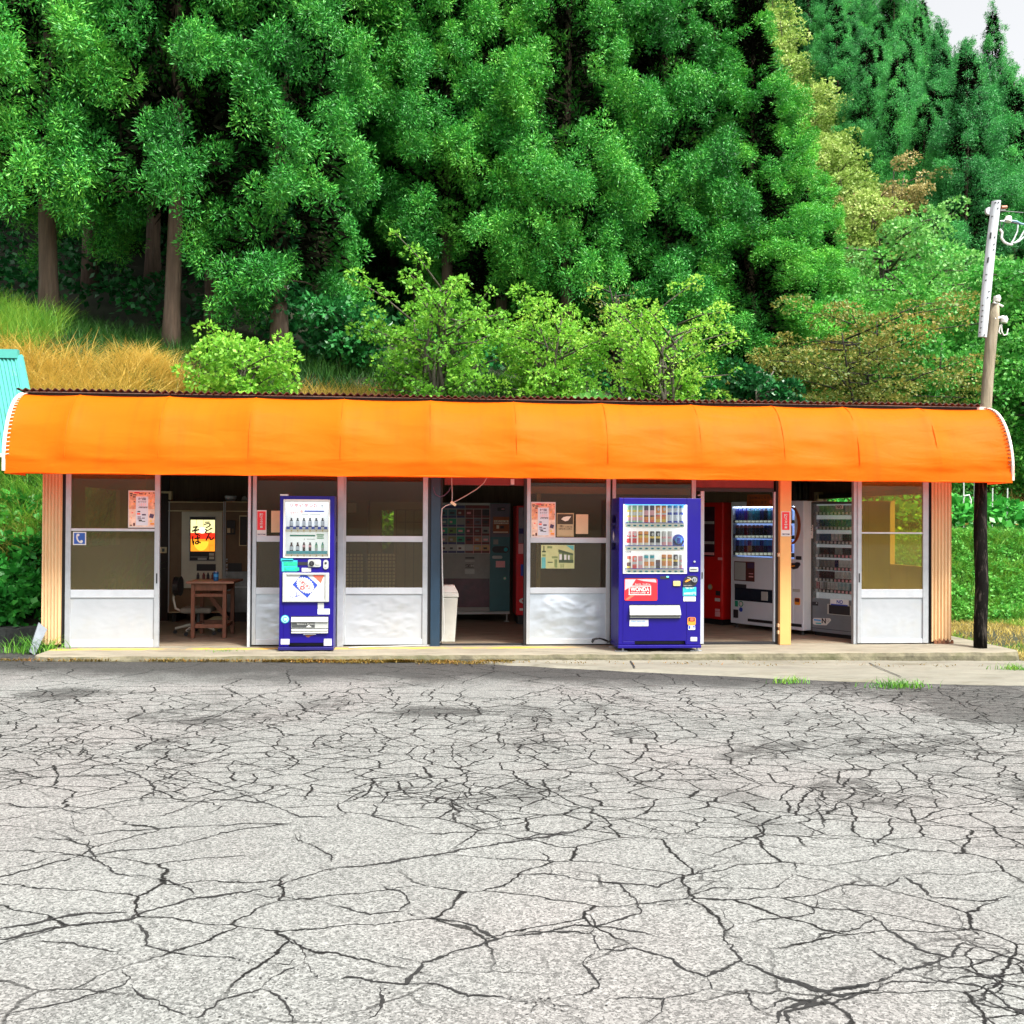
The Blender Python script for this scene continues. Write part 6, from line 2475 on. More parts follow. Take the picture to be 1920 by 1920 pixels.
PLAID = plaid_mat()
CY_ = 0.75
for i, (q0, q1, lab) in enumerate(((648, 681, 'plaid covered chair behind the glass, left of the pair'), (687, 741, 'plaid covered chair behind the glass, right of the pair'))):
    xa, xb = at(q0, 1070, CY_).x, at(q1, 1070, CY_).x
    if i == 0:
        xa = xb - (at(741, 1070, CY_).x - at(687, 1070, CY_).x)
    t = thing('plaid_chair', lab, 'chair', ((xa + xb) / 2, CY_, .008), 0, 'plaid covered chairs behind the glass')
    hw = (xb - xa) / 2
    zt_c = at(710, 1038, CY_).z
    mb = MB()
    mb.rrect(-hw, hw, .42, zt_c, .05, 0, .07, PLAID)
    mb.build('backrest', t, bevel=.015)
    mb = MB()
    mb.rrect(-hw + .01, hw - .01, .38, .45, .02, .072, .50, PLAID)
    mb.build('seat', t, bevel=.01)
    for x in (-hw + .05, hw - .05):
        for y in (.05, .45):
            mb = MB()
            mb.box(x - .018, x + .018, y, y + .035, 0.001, .379, DARKW)
            mb.build('leg', t)
OLC = M('olive_locker', (.26, .23, .12), .5, var=.15)
YL = 3.2
lk = thing('locker', 'olive locker cabinet behind the glass beside the bright slit window', 'cabinet', (at(742, 1000, YL).x, YL, .008))
e = [at(q, 1000, YL).x - lk.location.x for q in (694, 714, 738, 793)]
zt_c = at(742, 942, YL).z
mb = MB()
mb.box(e[0], e[1], 0, .5, 0.001, zt_c, OLC)
mb.box(e[2], e[3], 0, .5, 0.001, zt_c, OLC)
mb.box(e[1], e[2], 0, .5, at(726, 958, YL).z, zt_c, OLC)
mb.box(e[1], e[2], 0, .5, 0.001, at(726, 1048, YL).z, OLC)
mb.build('body', lk, bevel=.004)
mb = MB()
for q in (743, 760, 776):
    x = at(q, 1000, YL).x - lk.location.x
    mb.box(x - .004, x + .004, -.004, .001, .1, zt_c - .12, DARKW)
for yy in (957, 980, 1003):
    z0_ = at(760, yy, YL).z
    mb.box(e[2] + .03, e[3], -.004, .001, z0_ - .004, z0_ + .004, DARKW)
mb.build('door_gap', lk)
lk2 = thing('dark_cabinet', 'dark grey cabinet behind the glass left of the olive locker', 'cabinet', (at(668, 1000, YL).x, YL, .008))
e = [at(q, 1000, YL).x - lk2.location.x for q in (646, 689)]
mb = MB()
mb.box(e[0], e[1], 0, .5, 0.001, at(668, 938, YL).z, M('grey_cabinet', (.09, .09, .075), .5, var=.2))
mb.build('body', lk2, bevel=.004)
mb = MB()
q0, q1 = at(652, 944, YL - .02), at(668, 962, YL - .02)
mb.box(q0.x - lk2.location.x, q1.x - lk2.location.x, -.012, -.001, q1.z, q0.z, GREYP)
mb.build('notice', lk2)
lk3 = thing('storage_cabinet', 'brown storage cabinet behind the middle window posters', 'cabinet', (at(1110, 1000, 2.4).x, 2.4, .008))
mb = MB()
e = [at(q, 1000, 2.4).x - lk3.location.x for q in (1102, 1150)]
mb.box(e[0], e[1], 0, .5, 0.001, at(1120, 948, 2.4).z, M('grey_cabinet', (.09, .09, .075), .5))
mb.build('body', lk3, bevel=.004)
lk4 = thing('partition_box', 'tall plywood box behind the yellowed glass of the right door', 'cabinet', (at(1655, 1000, 1.6).x, 1.6, .008))
mb = MB()
e = [at(q, 1000, 1.6).x - lk4.location.x for q in (1628, 1678)]
PLY = M('pale_plywood', (.36, .25, .11), .7, var=.15)
mb.box(e[0], e[1], 0, .9, 0.001, at(1655, 940, 1.6).z, PLY)
mb.box(e[0] - .001, e[0] + .04, -.02, -.001, 0.001, at(1655, 940, 1.6).z, CREAM)
mb.build('body', lk4, bevel=.003)

# waste bin in the middle doorway
bn_p = gp(838, 1206, .008)
bnx = at(839, 1150, bn_p.y).x
bn = thing('waste_bin', 'white swing lid waste bin at the left of the middle doorway', 'bin', (bnx, bn_p.y + .17, .008))
z_ = Pl((bnx, bn_p.y + .02, 0), 0, ZM)
zlt, zlb = z_.p(1060, 1100)[1], z_.p(1060, 1215)[1]
BINM = M('white_bin_plastic', (.66, .66, .60), .5, var=.1, stain=(.45, .42, .32), ss=5, sf=.5)
mb = MB()
w1, w0 = .14, .10


def frus(mb, w0, d0, w1, d1, z0, z1, mat):
    mb.add([(-w0, -d0, z0), (w0, -d0, z0), (w0, d0, z0), (-w0, d0, z0), (-w1, -d1, z1), (w1, -d1, z1), (w1, d1, z1), (-w1, d1, z1)],
           [(3, 2, 1, 0), (4, 5, 6, 7), (0, 1, 5, 4), (1, 2, 6, 5), (2, 3, 7, 6), (3, 0, 4, 7)], mat)


frus(mb, .095, .11, .13, .15, .001, zlb - .008, BINM)
mb.build('bin_body', bn, bevel=.015)
mb = MB()
frus(mb, .142, .16, .135, .155, zlb - .006, zlb + .05, BINM)
frus(mb, .135, .155, .085, .10, zlb + .05, zlt - .008, BINM)
mb.build('lid', bn, bevel=.012)

# cords
CORD = M('grey_cord', (.42, .43, .42), .5, var=.1)
z_ = Pl((wx(840, -.04), -.04, 0), 0, ZM)
t = thing('hanging_socket', 'cream extension socket hanging on pale cords in the middle doorway', 'socket', (0, 0, 0))


def pp(x, y, yy=-.04):
    z_.loc.y = yy
    a_, c_ = z_.p(x, y)
    return Vector((a_ + z_.loc.x, yy, c_))


mb = MB()
mb.tube([pp(1096, 40), pp(1097, 130), pp(1102, 230), pp(1100, 300)], .006, CORD, 6)
mb.tube([pp(1440, 60), pp(1400, 130), pp(1330, 190), pp(1240, 245), pp(1150, 295), pp(1118, 310)], .006, CORD, 6)
mb.tube([pp(1085, 165), pp(1075, 200), pp(1030, 245), pp(985, 262), pp(945, 240), pp(925, 200), pp(922, 170)], .005, M('violet_cord', (.10, .07, .14), .5), 6)
mb.build('cord', t)
mb = MB()
c0, c1 = pp(1088, 308), pp(1135, 342)
mb.bar(c0, c1, .034, .03, M('cream_socket', (.75, .66, .42), .45))
mb.build('socket', t, bevel=.004)
t = thing('power_cable', 'grey power cable running down the navy jamb and along the slab edge', 'cable', (0, 0, 0))
mb = MB()
mb.tube([pp(1090, 330, -.02), pp(1040, 345, -.02), pp(1005, 372, -.02), pp(998, 450, -.02), pp(1004, 700, -.02), pp(1008, 1000, -.02), pp(1014, 1200, -.02), pp(1022, 1400, -.02), pp(1024, 1560, -.02), pp(1005, 1625, -.03)] + [gp(630 + q / 5.053, 880 + w_ / 5.053, .008) for q, w_ in ((960, 1662), (860, 1668), (700, 1672), (500, 1678), (300, 1682), (120, 1690))], .0075, CORD, 6)
mb.build('cable', t)
t = thing('cable_coil', 'black looped cable on the slab beside the wide blue machine', 'cable', (0, 0, 0))
mb = MB()
z6 = (970, 880, 5.334)
for k_, loop in enumerate(([(745, 1728), (752, 1700), (790, 1690), (840, 1696), (890, 1716), (950, 1735), (1000, 1742)], [(748, 1735), (770, 1702), (820, 1690), (870, 1700), (930, 1728), (990, 1725)], [(900, 1735), (935, 1705), (985, 1690), (1008, 1690)])):
    pts = []
    for i, (x, y) in enumerate(loop):
        px, py = z6[0] + x / z6[2], z6[1] + y / z6[2]
        p = at(px, py, -.10 - .03 * k_)
        p.z = max(.010, p.z)
        pts.append(p)
    mb.tube(pts, .009, BLACK, 6)
mb.build('cable', t)
# metal offcut leaning on the left end
t = thing('metal_offcut', 'bent grey galvanised sheet leaning on the left corner of the shop', 'metal sheet', (0, 0, 0))
zq = (0, 1100, 12.0)
g_ = gp(0 + 740 / 12, 1100 + 1545 / 12, -.06)
mb = MB()
GALV = M('galvanised_steel', (.22, .25, .28), .45, metal=.35, var=.15, vs=8)


def qq(x, y, yy):
    return at(x / 12, 1100 + y / 12, yy)


a_, b_, c_, d_ = qq(660, 1465, g_.y), qq(785, 1545, g_.y + .02), qq(1060, 960, -.08), qq(870, 805, -.10)
top2 = qq(872, 800, -.06)
nrm = Vector((0, .006, 0))
mb.add([a_, b_, c_, d_] + [p + nrm for p in (a_, b_, c_, d_)], [(0, 1, 2, 3), (7, 6, 5, 4), (0, 4, 5, 1), (1, 5, 6, 2), (2, 6, 7, 3), (3, 7, 4, 0)], GALV)
e1_, e2_ = qq(640, 1440, g_.y + .07), qq(855, 820, .0)
mb.add([a_, d_, e2_, e1_], [(0, 1, 2, 3), (3, 2, 1, 0)], GALV)
mb.build('sheet', t)
# dark kerb block at the left
t = thing('stone_block', 'dark mossy kerb stone under the shrubs left of the shop', 'kerb stone', (0, 0, 0))
mb = MB()
k0, k1 = gp(10, 1212, -.05), gp(76, 1212, -.05)
zt_k = at(40, 1178, k0.y).z
for i in range(24):
    x0 = k0.x - .9 + i * .075
    j_ = random.uniform(-.012, .012)
    mb.box(x0, x0 + .0752, k0.y + .02 + j_, k0.y + .35, -.2, zt_k + random.uniform(-.015, .01), M('mossy_dark_stone', (.035, .04, .036), .9, var=.6, vs=9, bump=.5, bs=30))
mb.build('block', t)

# ------------------------------------------------------------------ utility pole
POLEM = M('weathered_pole_wood', (.24, .20, .135), .85, var=.4, vs=5, bump=.5, bs=30, stretch=(5, 5, .35), stain=(.40, .37, .30), ss=3, sf=.7)
TARM = M('tarred_pole_wood', (.006, .0055, .005), .95, spec=.08, var=.4, vs=6, bump=.5, bs=30, stretch=(5, 5, .5), stain=(.14, .12, .10), ss=5, sf=.5)
pb = gp(1838, 1215, 0.0)
pb.y = -.42
pole = thing('utility_pole', 'leaning wooden utility pole with tarred foot and white cable guard', 'pole', (pb.x, pb.y, .0))


def yz(z):
    return pb.y + (z / 3.05) * .52 if z < 3.05 else .10 + (z - 3.05) * .02


pts, rs = [], []
for py, px, wd in ((1214, 1838, 27), (1180, 1838, 27), (1100, 1841, 26.5), (1000, 1838, 27), (905, 1839, 25), (840, 1842, 24), (770, 1848, 23), (700, 1853, 22.5), (640, 1858, 23), (600, 1863, 22), (570, 1866, 17)):
    z = .0
    for _ in range(12):
        p = at(px, py, yz(z))
        z = p.z
    pts.append(p - pole.location)
    rs.append(wd * .80 / 2 / 1920 * (p - CAM).length)
kb = 5
mb = MB()
pts[0].z = 0.001
mb.tube(pts[:kb + 1], rs[:kb + 1], TARM, 16)
mb.tube(pts[kb:], rs[kb:], POLEM, 16)
mb.build('pole_shaft', pole, smooth=True)
YG = yz(4.5) - .16
GZ = (1820, 370, 7.11)
gP = Pl((at(1858, 500, YG).x, YG, 0), 0, GZ)
GW = M('white_cable_guard_paint', (.50, .53, .56), .45, var=.05, stain=(.5, .52, .55), ss=3, sf=.4)
mb = MB()
lft = [(285, 50), (262, 240), (225, 520), (180, 930), (140, 1350), (104, 1860)]
rgt = [(405, 50), (385, 240), (350, 520), (310, 930), (268, 1350), (215, 1872)]
ring = []
for (lx, ly), (rx, ry_) in zip(lft, rgt):
    p0, p1 = gP.p(lx, ly), gP.p(rx, ry_)
    w_ = p1[0] - p0[0]
    row = []
    for k_ in range(9):
        a_ = math.pi * k_ / 8
        row.append((p0[0] + w_ * k_ / 8, -.045 * math.sin(a_) ** .6, p0[1] + (p1[1] - p0[1]) * k_ / 8))
    row += [(p1[0], .015, p1[1]), (p0[0], .015, p0[1])]
    ring.append(row)
vs = [v for r in ring for v in r]
nn_ = len(ring[0])
fs = []
for i in range(len(ring) - 1):
    for j in range(nn_):
        fs.append((i * nn_ + j, i * nn_ + (j + 1) % nn_, (i + 1) * nn_ + (j + 1) % nn_, (i + 1) * nn_ + j))
fs += [tuple(range(nn_)), tuple(range(len(vs) - 1, len(vs) - 1 - nn_, -1))]
mb.add(vs, fs, GW)
gd = mb.build('cable_guard', pole)
gd.location = gP.loc - pole.location
mb = MB()
for x, y in ((330, 70), (370, 68), (362, 145), (288, 255), (320, 530), (312, 625), (305, 697), (210, 1030), (202, 1105), (245, 1255), (228, 1333), (160, 1440), (160, 1510), (152, 1585), (147, 1660), (137, 1740), (125, 1800), (185, 1835)):
    a_, c_ = gP.p(x, y, -.045)
    mb.disc(a_, c_, .009, -.054, -.036, DGREY, 8)
for x0, y0, x1, y1 in ((262, 550, 270, 470), (228, 870, 238, 800)):
    p0, p1 = gP.p(x0, y0, -.045), gP.p(x1, y1, -.045)
    mb.bar((p0[0], -.044, p0[1]), (p1[0], -.044, p1[1]), .012, .02, DKP)
bo = mb.build('bolt', gd)
mb = MB()
a_, c_ = gP.p(262, 175)
mb.disc(a_, c_, .05, .012, .05, GW, 14)
mb.build('cap', gd)
INSM = M('white_porcelain', (.74, .74, .70), .25)


def gq3(x, y, off=.05):
    a_, c_ = gP.p(x, y, off)
    return Vector((a_ + gP.loc.x, YG + off, c_)) - pole.location


mb = MB()
mb.tube([gq3(408, 135), gq3(480, 130)], .022, M('rust_clay_insulator', (.42, .16, .09), .5), 10)
mb.tube([gq3(395, 180), gq3(460, 178)], .015, DGREY, 8)
mb.tube([gq3(390, 318), gq3(470, 318)], .012, ALU, 8)
mb.build('bracket', pole)
mb = MB()
mb.tube([gq3(505, 255), gq3(500, 290), gq3(490, 322)], [.035, .045, .05], INSM, 12)
mb.build('insulator', pole)
mb = MB()
mb.tube([gq3(385, 425), gq3(420, 470), gq3(410, 545), (gq3(450, 600)), gq3(500, 625), gq3(555, 632)], .016, INSM, 8)
mb.tube([gq3(540, 315), gq3(610, 320), gq3(660, 350), gq3(760, 370), gq3(1100, 380, -.2)], .014, M('blue_grey_wire', (.20, .35, .45), .5), 8)
mb.tube([gq3(540, 330), gq3(630, 352), gq3(720, 358), gq3(1100, 340, -.2)], .010, DGREY, 6)
mb.tube([gq3(630, 365), gq3(620, 460), gq3(575, 560), gq3(545, 605)], .010, M('pale_wire', (.5, .56, .55), .5), 6)
mb.tube([gq3(760, 390), gq3(700, 470), gq3(650, 560), gq3(590, 605), gq3(540, 605)], .012, M('pale_wire', (.5, .56, .55), .5), 6)
mb.tube([gq3(780, 450), gq3(710, 530), gq3(640, 590), gq3(580, 612)], .010, M('pale_wire', (.5, .56, .55), .5), 6)
mb.tube([gq3(400, 180), gq3(520, 190), gq3(700, 205), gq3(1100, 215, -.2)], .006, DGREY, 6)
mb.tube([gq3(395, 330), gq3(390, 400), gq3(415, 440), gq3(445, 340)], .006, DGREY, 6)
mb.build('wire', pole)
mb = MB()
for (x, y) in ((345, 1350), (440, 1630)):
    mb.tube([gq3(x, y - 40, .12), gq3(x + 8, y, .12), gq3(x, y + 40, .12)], [.04, .05, .04], INSM, 10)
mb.tube([gq3(300, 1400, .1), gq3(360, 1420, .12), gq3(430, 1455, .12)], .014, INSM, 8)
mb.tube([gq3(320, 1620, .1), gq3(440, 1590, .12)], .016, INSM, 8)
mb.build('insulator', pole)
mb = MB()
mb.tube([gq3(410, 1690, .12), gq3(415, 1790, .12), gq3(440, 1840, .12), gq3(480, 1830, .12), gq3(500, 1750, .12)], .008, INSM, 6)
mb.tube([gq3(395, 1700, .12), gq3(375, 1800, .12), gq3(400, 1820, .12)], .008, INSM, 6)
mb.build('wire', pole)

# ------------------------------------------------------------------ teal roofed shed at far left
TEALR = M('turquoise_roof_sheet', (.07, .36, .31), .5, var=.08, vs=2)
SHY = 3.4
sh = thing('teal_shed', 'shed with a turquoise ribbed metal roof behind the left end of the shop', 'building', (at(20, 700, SHY).x, SHY, 0))
ox = sh.location.x


def sq(px, py, yy):
    p = at(px, py, yy)
    return Vector((p.x - ox, p.y - SHY, p.z))


mb = MB()
T0, T1 = sq(33, 668, SHY + 1.0), sq(70, 852, SHY - .1)
L0, L1 = T0 + Vector((-3.5, 0, 0)), T1 + Vector((-3.6, 0, 0))
n = 60
vs, fs = [], []
for i in range(n * 6 + 1):
    u = i / (n * 6)
    dz_ = .014 * max(-1, min(1, 1.5 * math.sin(i / 6 * 2 * math.pi)))
    a_, b_ = L0.lerp(T0, u), L1.lerp(T1, u)
    nrm = Vector((0, -.75, .65)) * dz_
    vs += [a_ + nrm, b_ + nrm]
    if i:
        fs.append((2 * i - 2, 2 * i - 1, 2 * i + 1, 2 * i))
mb.add(vs, fs, TEALR)
rf = mb.build('roof', sh)
mb = MB()
mb.bar(L0 + Vector((0, -.02, .03)), T0 + Vector((.02, -.02, .03)), .14, .10, TEALR)
mb.bar(T0 + Vector((.03, 0, 0)), T1 + Vector((.03, 0, 0)), .10, .05, TEALR)
mb.build('ridge_cap', rf)
mb = MB()
mb.bar(L1 + Vector((0, -.03, -.02)), T1 + Vector((0, -.03, -.02)), .06, .05, TRIM)
mb.build('gutter', sh)
zg = tz(ox - 2.5, SHY + 1)
zt_w = T1.z - .05
mb = MB()
mb.box(-3.3, -1.1, .2, 2.2, zg - 1.2, zt_w + .4, CREAM)
mb.build('wall', sh)
mb = MB()
for x in (-1.0,):
    mb.tube([(x, .12, tz(ox + x, SHY + .1) - .2), (x, .12, zt_w - .02)], .04, DARKW, 8)
mb.build('post', sh)

# ------------------------------------------------------------------ vegetation
RNG = np.random.default_rng(11)


def unit(v):
    return v / np.maximum(1e-9, np.linalg.norm(v, axis=-1, keepdims=True))


def sprays(base, axis, normal, length, width):
    """Diamond leaf faces: base point, growing along axis, facing normal."""
    wv = unit(np.cross(axis, normal)) * width[:, None]
    mid = base + axis * (length * 0.45)[:, None]
    tip = base + axis * length[:, None]
    V = np.stack([base, mid + wv, tip, mid - wv], axis=1).reshape(-1, 3)
    Q = np.arange(len(V)).reshape(-1, 4)
    return V, Q


def clump_leaves(C, R, per, rng, length, width, droop=0.0, up=0.35, flat=0.8, lift=0.2, jit=0.5, axj=0.45, r0=.55, r1=1.05):
    """Leaves over rounded clumps centred at C (n,3) with radii R (n,)."""
    n = len(C)
    cnt = np.maximum(6, (per * (R / R.mean()) ** 2).astype(int))
    idx = np.repeat(np.arange(n), cnt)
    m = len(idx)
    d = unit(rng.normal(size=(m, 3)) + np.array([0, 0, up]))
    rr = R[idx] * rng.uniform(r0, r1, m) ** 0.6
    P = C[idx] + d * rr[:, None] * np.array([1, 1, flat])
    ax = unit(d + rng.normal(size=(m, 3)) * axj + np.array([0, 0, lift - droop]))
    nr = unit(d + rng.normal(size=(m, 3)) * jit + np.array([0, 0, 0.3]))
    return sprays(P, ax, nr, length * rng.uniform(.6, 1.3, m), width * rng.uniform(.7, 1.3, m))


CEDAR_LEAF = leaf_mat('cedar_foliage', (0.010, 0.095, 0.018), (0.048, 0.33, 0.042), (0.21, 0.60, 0.07), trans=0.15, vs=0.7)
HILL_LEAF = leaf_mat('hill_cedar_foliage', (0.012, 0.085, 0.028), (0.056, 0.355, 0.086), (0.140, 0.576, 0.106), trans=0.25, vs=0.5)
BROAD_LEAF = leaf_mat('broadleaf_foliage', (0.025, 0.14, 0.022), (0.070, 0.36, 0.050), (0.22, 0.56, 0.10), trans=0.35, vs=0.8)
PALE_LEAF = leaf_mat('pale_foliage', (0.05, 0.21, 0.045), (0.15, 0.43, 0.085), (0.36, 0.62, 0.19), trans=0.35, vs=0.8)
YEL_LEAF = leaf_mat('yellowing_foliage', (0.13, 0.25, 0.03), (0.30, 0.46, 0.09), (0.52, 0.62, 0.20), trans=0.35, vs=0.5)
TAN_LEAF = leaf_mat('tan_foliage', (0.24, 0.20, 0.06), (0.42, 0.37, 0.14), (0.58, 0.48, 0.22), trans=0.3, vs=0.5)
LIME_LEAF = leaf_mat('lime_foliage', (0.07, 0.24, 0.025), (0.221, 0.546, 0.052), (0.442, 0.676, 0.091), trans=0.4, vs=1.4)
DARK_LEAF = leaf_mat('dark_glossy_foliage', (0.008, 0.065, 0.020), (0.015, 0.13, 0.03), (0.04, 0.24, 0.05), trans=0.2, rough=0.35, vs=1.5)
MAPLE_LEAF = leaf_mat('browning_maple_foliage', (0.05, 0.13, 0.022), (0.15, 0.22, 0.04), (0.36, 0.27, 0.06), trans=0.35, vs=0.45)
UNDER_LEAF = leaf_mat('undergrowth_foliage', (0.014, 0.11, 0.018), (0.035, 0.29, 0.035), (0.11, 0.48, 0.065), trans=0.25, rough=0.4, vs=1.2)
GRASS_G = leaf_mat('green_grass', (0.03, 0.15, 0.018), (0.12, 0.34, 0.035), (0.34, 0.50, 0.06), trans=0.3, vs=2.2)
GRASS_Y = leaf_mat('golden_reed', (0.26, 0.22, 0.04), (0.62, 0.42, 0.08), (0.80, 0.62, 0.18), trans=0.3, vs=2.0)
GRASS_D = leaf_mat('dark_grass', (0.012, 0.06, 0.012), (0.03, 0.125, 0.02), (0.08, 0.21, 0.03), trans=0.3, vs=0.8)
GRASS_O = leaf_mat('dry_grass', (0.24, 0.19, 0.05), (0.52, 0.40, 0.10), (0.70, 0.58, 0.18), trans=0.3, vs=1.2)
MOSSM = leaf_mat('moss_and_litter', (0.09, 0.07, 0.012), (0.20, 0.14, 0.02), (0.30, 0.13, 0.03), trans=0.2, vs=1.6)
BARK = M('cedar_bark', (0.105, 0.070, 0.050), 0.9, var=0.4, vs=4, bump=0.7, bs=18, stretch=(4, 4, 0.35), stain=(0.16, 0.13, 0.10), ss=2.5, sf=0.6)
SHADE_TWIG = M('shade_black_twigs', (0.006, 0.007, 0.004), 1.0, var=0.5, vs=3, spec=0.0)  # inner twigs, coloured near black to paint the shade between the puffs
BARKG = M('grey_bark', (0.085, 0.075, 0.055), 0.9, var=0.4, vs=5, bump=0.5, bs=20, stretch=(3, 3, 0.6))
BARKD = M('dark_bark', (0.02, 0.016, 0.013), 0.9, var=0.4, vs=5, bump=0.4, bs=20)


def cedar_meshes(seed, H, r, zc, dens=1.0, leaf=CEDAR_LEAF, spray=0.098, per=860, tipup=True):
    rng = np.random.default_rng(seed)
    Cs, Rs, branches = [], [], []
    z = zc
    while z < H - 0.3:
        t = (z - zc) / (H - zc)
        rr = r * (1 - t ** 1.5) * (0.75 + 0.25 * min(1, t * 6)) + 0.15
        nb = max(3, int((2.2 + 1.95 * rr) * dens))
        a0 = rng.uniform(0, 6.28)
        for k in range(nb):
            a = a0 + 6.283 * k / nb + rng.normal() * 0.35
            L = rr * rng.uniform(0.55, 1.12)
            zz = z + rng.normal() * 0.25
            o = np.array([math.cos(a), math.sin(a), 0])
            cr = 0.20 + 0.23 * rr * rng.uniform(.45, 1.3)
            end = np.array([0, 0, zz + 0.1]) + o * L + np.array([0, 0, -0.16 * L + rng.normal() * .1])
            branches.append((np.array([0, 0, zz]), end))
            for q in ((1.0, .6) if L > 0.9 else (1.0,)):
                Cs.append(np.array([0, 0, zz + .05]) + (end - np.array([0, 0, zz + .05])) * q + rng.normal(size=3) * .1)
                Rs.append(cr * (1.0 if q == 1 else .85))
            if rng.random() < .5:
                Cs.append(end + np.array([rng.normal() * .3, rng.normal() * .3, -.35 - rng.random() * .3]))
                Rs.append(cr * .7)
        z += 0.46 + 0.27 * rr
    Cs.append(np.array([0, 0, H - .2])); Rs.append(.22)
    Cs.append(np.array([0, 0, H - .7])); Rs.append(.35)
    C, R = np.array(Cs), np.array(Rs)
    # every clump is a bunch of smaller plumes
    n = len(C)
    ns = 8
    i = np.repeat(np.arange(n), ns)
    ax0 = C[i] * np.array([1, 1, 0])
    d = unit(rng.normal(size=(n * ns, 3)) + unit(ax0 + 1e-6) * .55 + np.array([0, 0, .35]))
    SCn = C[i] + d * (R[i] * rng.uniform(.4, 1.02, n * ns))[:, None] * np.array([1, 1, 1.15])
    SR = R[i] * rng.uniform(.20, .50, n * ns)
    V, Q = clump_leaves(SCn, SR, per / 7, rng, spray, spray * 0.135, droop=0.0, up=.35, flat=1.25, lift=-.12, jit=.4, axj=.6, r0=.35, r1=1.4)
    nd = int(7500 * H / 16)  # twigs added inside the crown so its gaps look dark
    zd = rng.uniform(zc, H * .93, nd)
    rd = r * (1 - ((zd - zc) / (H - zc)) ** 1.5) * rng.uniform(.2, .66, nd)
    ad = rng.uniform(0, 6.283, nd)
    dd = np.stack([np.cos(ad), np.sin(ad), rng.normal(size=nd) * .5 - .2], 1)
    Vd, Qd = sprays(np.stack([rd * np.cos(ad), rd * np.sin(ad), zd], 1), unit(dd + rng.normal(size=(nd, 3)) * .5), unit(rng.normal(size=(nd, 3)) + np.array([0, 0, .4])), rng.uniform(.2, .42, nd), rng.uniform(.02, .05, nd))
    crown = mesh_np('crown', np.concatenate([V, Vd]), np.concatenate([Q, Qd + len(V)]), [leaf, SHADE_TWIG], np.concatenate([np.zeros(len(Q), int), np.ones(nd, int)]))
    mb = MB()
    pts, rs = [], []
    r0 = 0.0105 * H
    for i in range(14):
        zz = H * .97 * i / 13
        pts.append((0.05 * math.sin(zz * .7 + seed), .05 * math.cos(zz * .6 + seed), zz - .25))
        rs.append(r0 * (1 - i / 13.6) * (1.35 if i == 0 else 1.0) + .012)
    mb.tube(pts, rs, BARK, 14)
    for p, e in branches[::2]:
        mb.tube([p, p + (e - p) * .4 + np.array([0, 0, .08]), p + (e - p) * .75], [.025, .016, .006], BARK, 5)
    return mb, crown


def make_tree(name, label, cat, mbt, crown, loc, rotz=0.0, scale=1.0, group=None):
    t = thing(name, label, cat, loc, rotz, group)
    t.scale = (scale,) * 3
    mbt.build('trunk', t, smooth=True)
    link(bpy.data.objects.new('crown', crown), t)
    return t


def put(px, Y):
    x = wx(px, Y)
    return Vector((x, Y, tz(x, Y)))


# ---- the cedar forest behind the shop
protos = []
for i, (H, r, zc, dn) in enumerate(((17, 2.0, 2.6, 1.0), (16, 2.2, 3.0, .9), (18, 1.9, 2.2, 1.0), (15, 1.7, 1.6, 1.1), (19, 2.1, 4.4, .95))):
    mbt, cr = cedar_meshes(100 + i, H, r, zc, dn)
    protos.append((mbt, cr, H))
first = {}


def cedar(i, px, Y, s, label, group=None, rot=None, dz=0.0, sz=None):
    loc = put(px, Y) + Vector((0, 0, dz))
    rot = random.uniform(0, 6.28) if rot is None else rot
    sc = (s, s, sz or s)
    if i not in first:
        mbt, cr, H = protos[i]
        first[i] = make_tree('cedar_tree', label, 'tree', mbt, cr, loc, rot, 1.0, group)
        first[i].scale = sc
        return first[i]
    return copy_thing(first[i], loc, rot, sc, label, group)


cedar(0, 85, 9.6, 1.05, 'cedar with a thick pale trunk at the far left of the forest edge')
cedar(1, 322, 9.3, 1.00, 'cedar with the thickest reddish trunk above the golden reeds', rot=2.0, sz=1.04)
cedar(4, 396, 11.2, .95, 'slim cedar leaning close beside the thickest trunk')
cedar(2, 522, 9.4, 1.00, 'cedar with an ivy covered trunk behind the bright green shrub')
cedar(4, 785, 15.0, 1.15, 'cedar with a tall bare trunk seen in the dark gap of the forest')
cedar(1, 835, 13.5, .95, 'cedar with drooping lower branches right of the dark gap')
cedar(3, 935, 13.2, .95, 'cedar with a rounded light green crown above the middle shrubs')
cedar(0, 1060, 12.6, .92, 'cedar with low hanging foliage above the lime green shrub')
G1 = 'cedars on the edge of the forest above the shop roof'
for k, (i, px, Y, s, lab) in enumerate((
        (2, 1165, 13.6, 1.0, 'tall cedar behind the dead brown branches'), (3, 1245, 13.0, .98, 'full cedar behind the tall yellowish shrub'),
        (0, 1335, 14.0, 1.0, 'tall cedar left of the round dark bush'), (2, 1405, 13.0, .93, 'dark cedar directly behind the round dark bush'),
        (3, 1478, 13.6, .80, 'cedar leaning over the browning maple'), (3, 1538, 14.6, .72, 'lowest cedar at the right end of the forest edge'))):
    cedar(i, px, Y, s, lab, G1, sz={1405: .68, 1478: .62, 1538: .50}.get(px))
GF = 'cedars massed deep in the forest'
LF = 'dark green cedar in the crowded forest behind the front row'
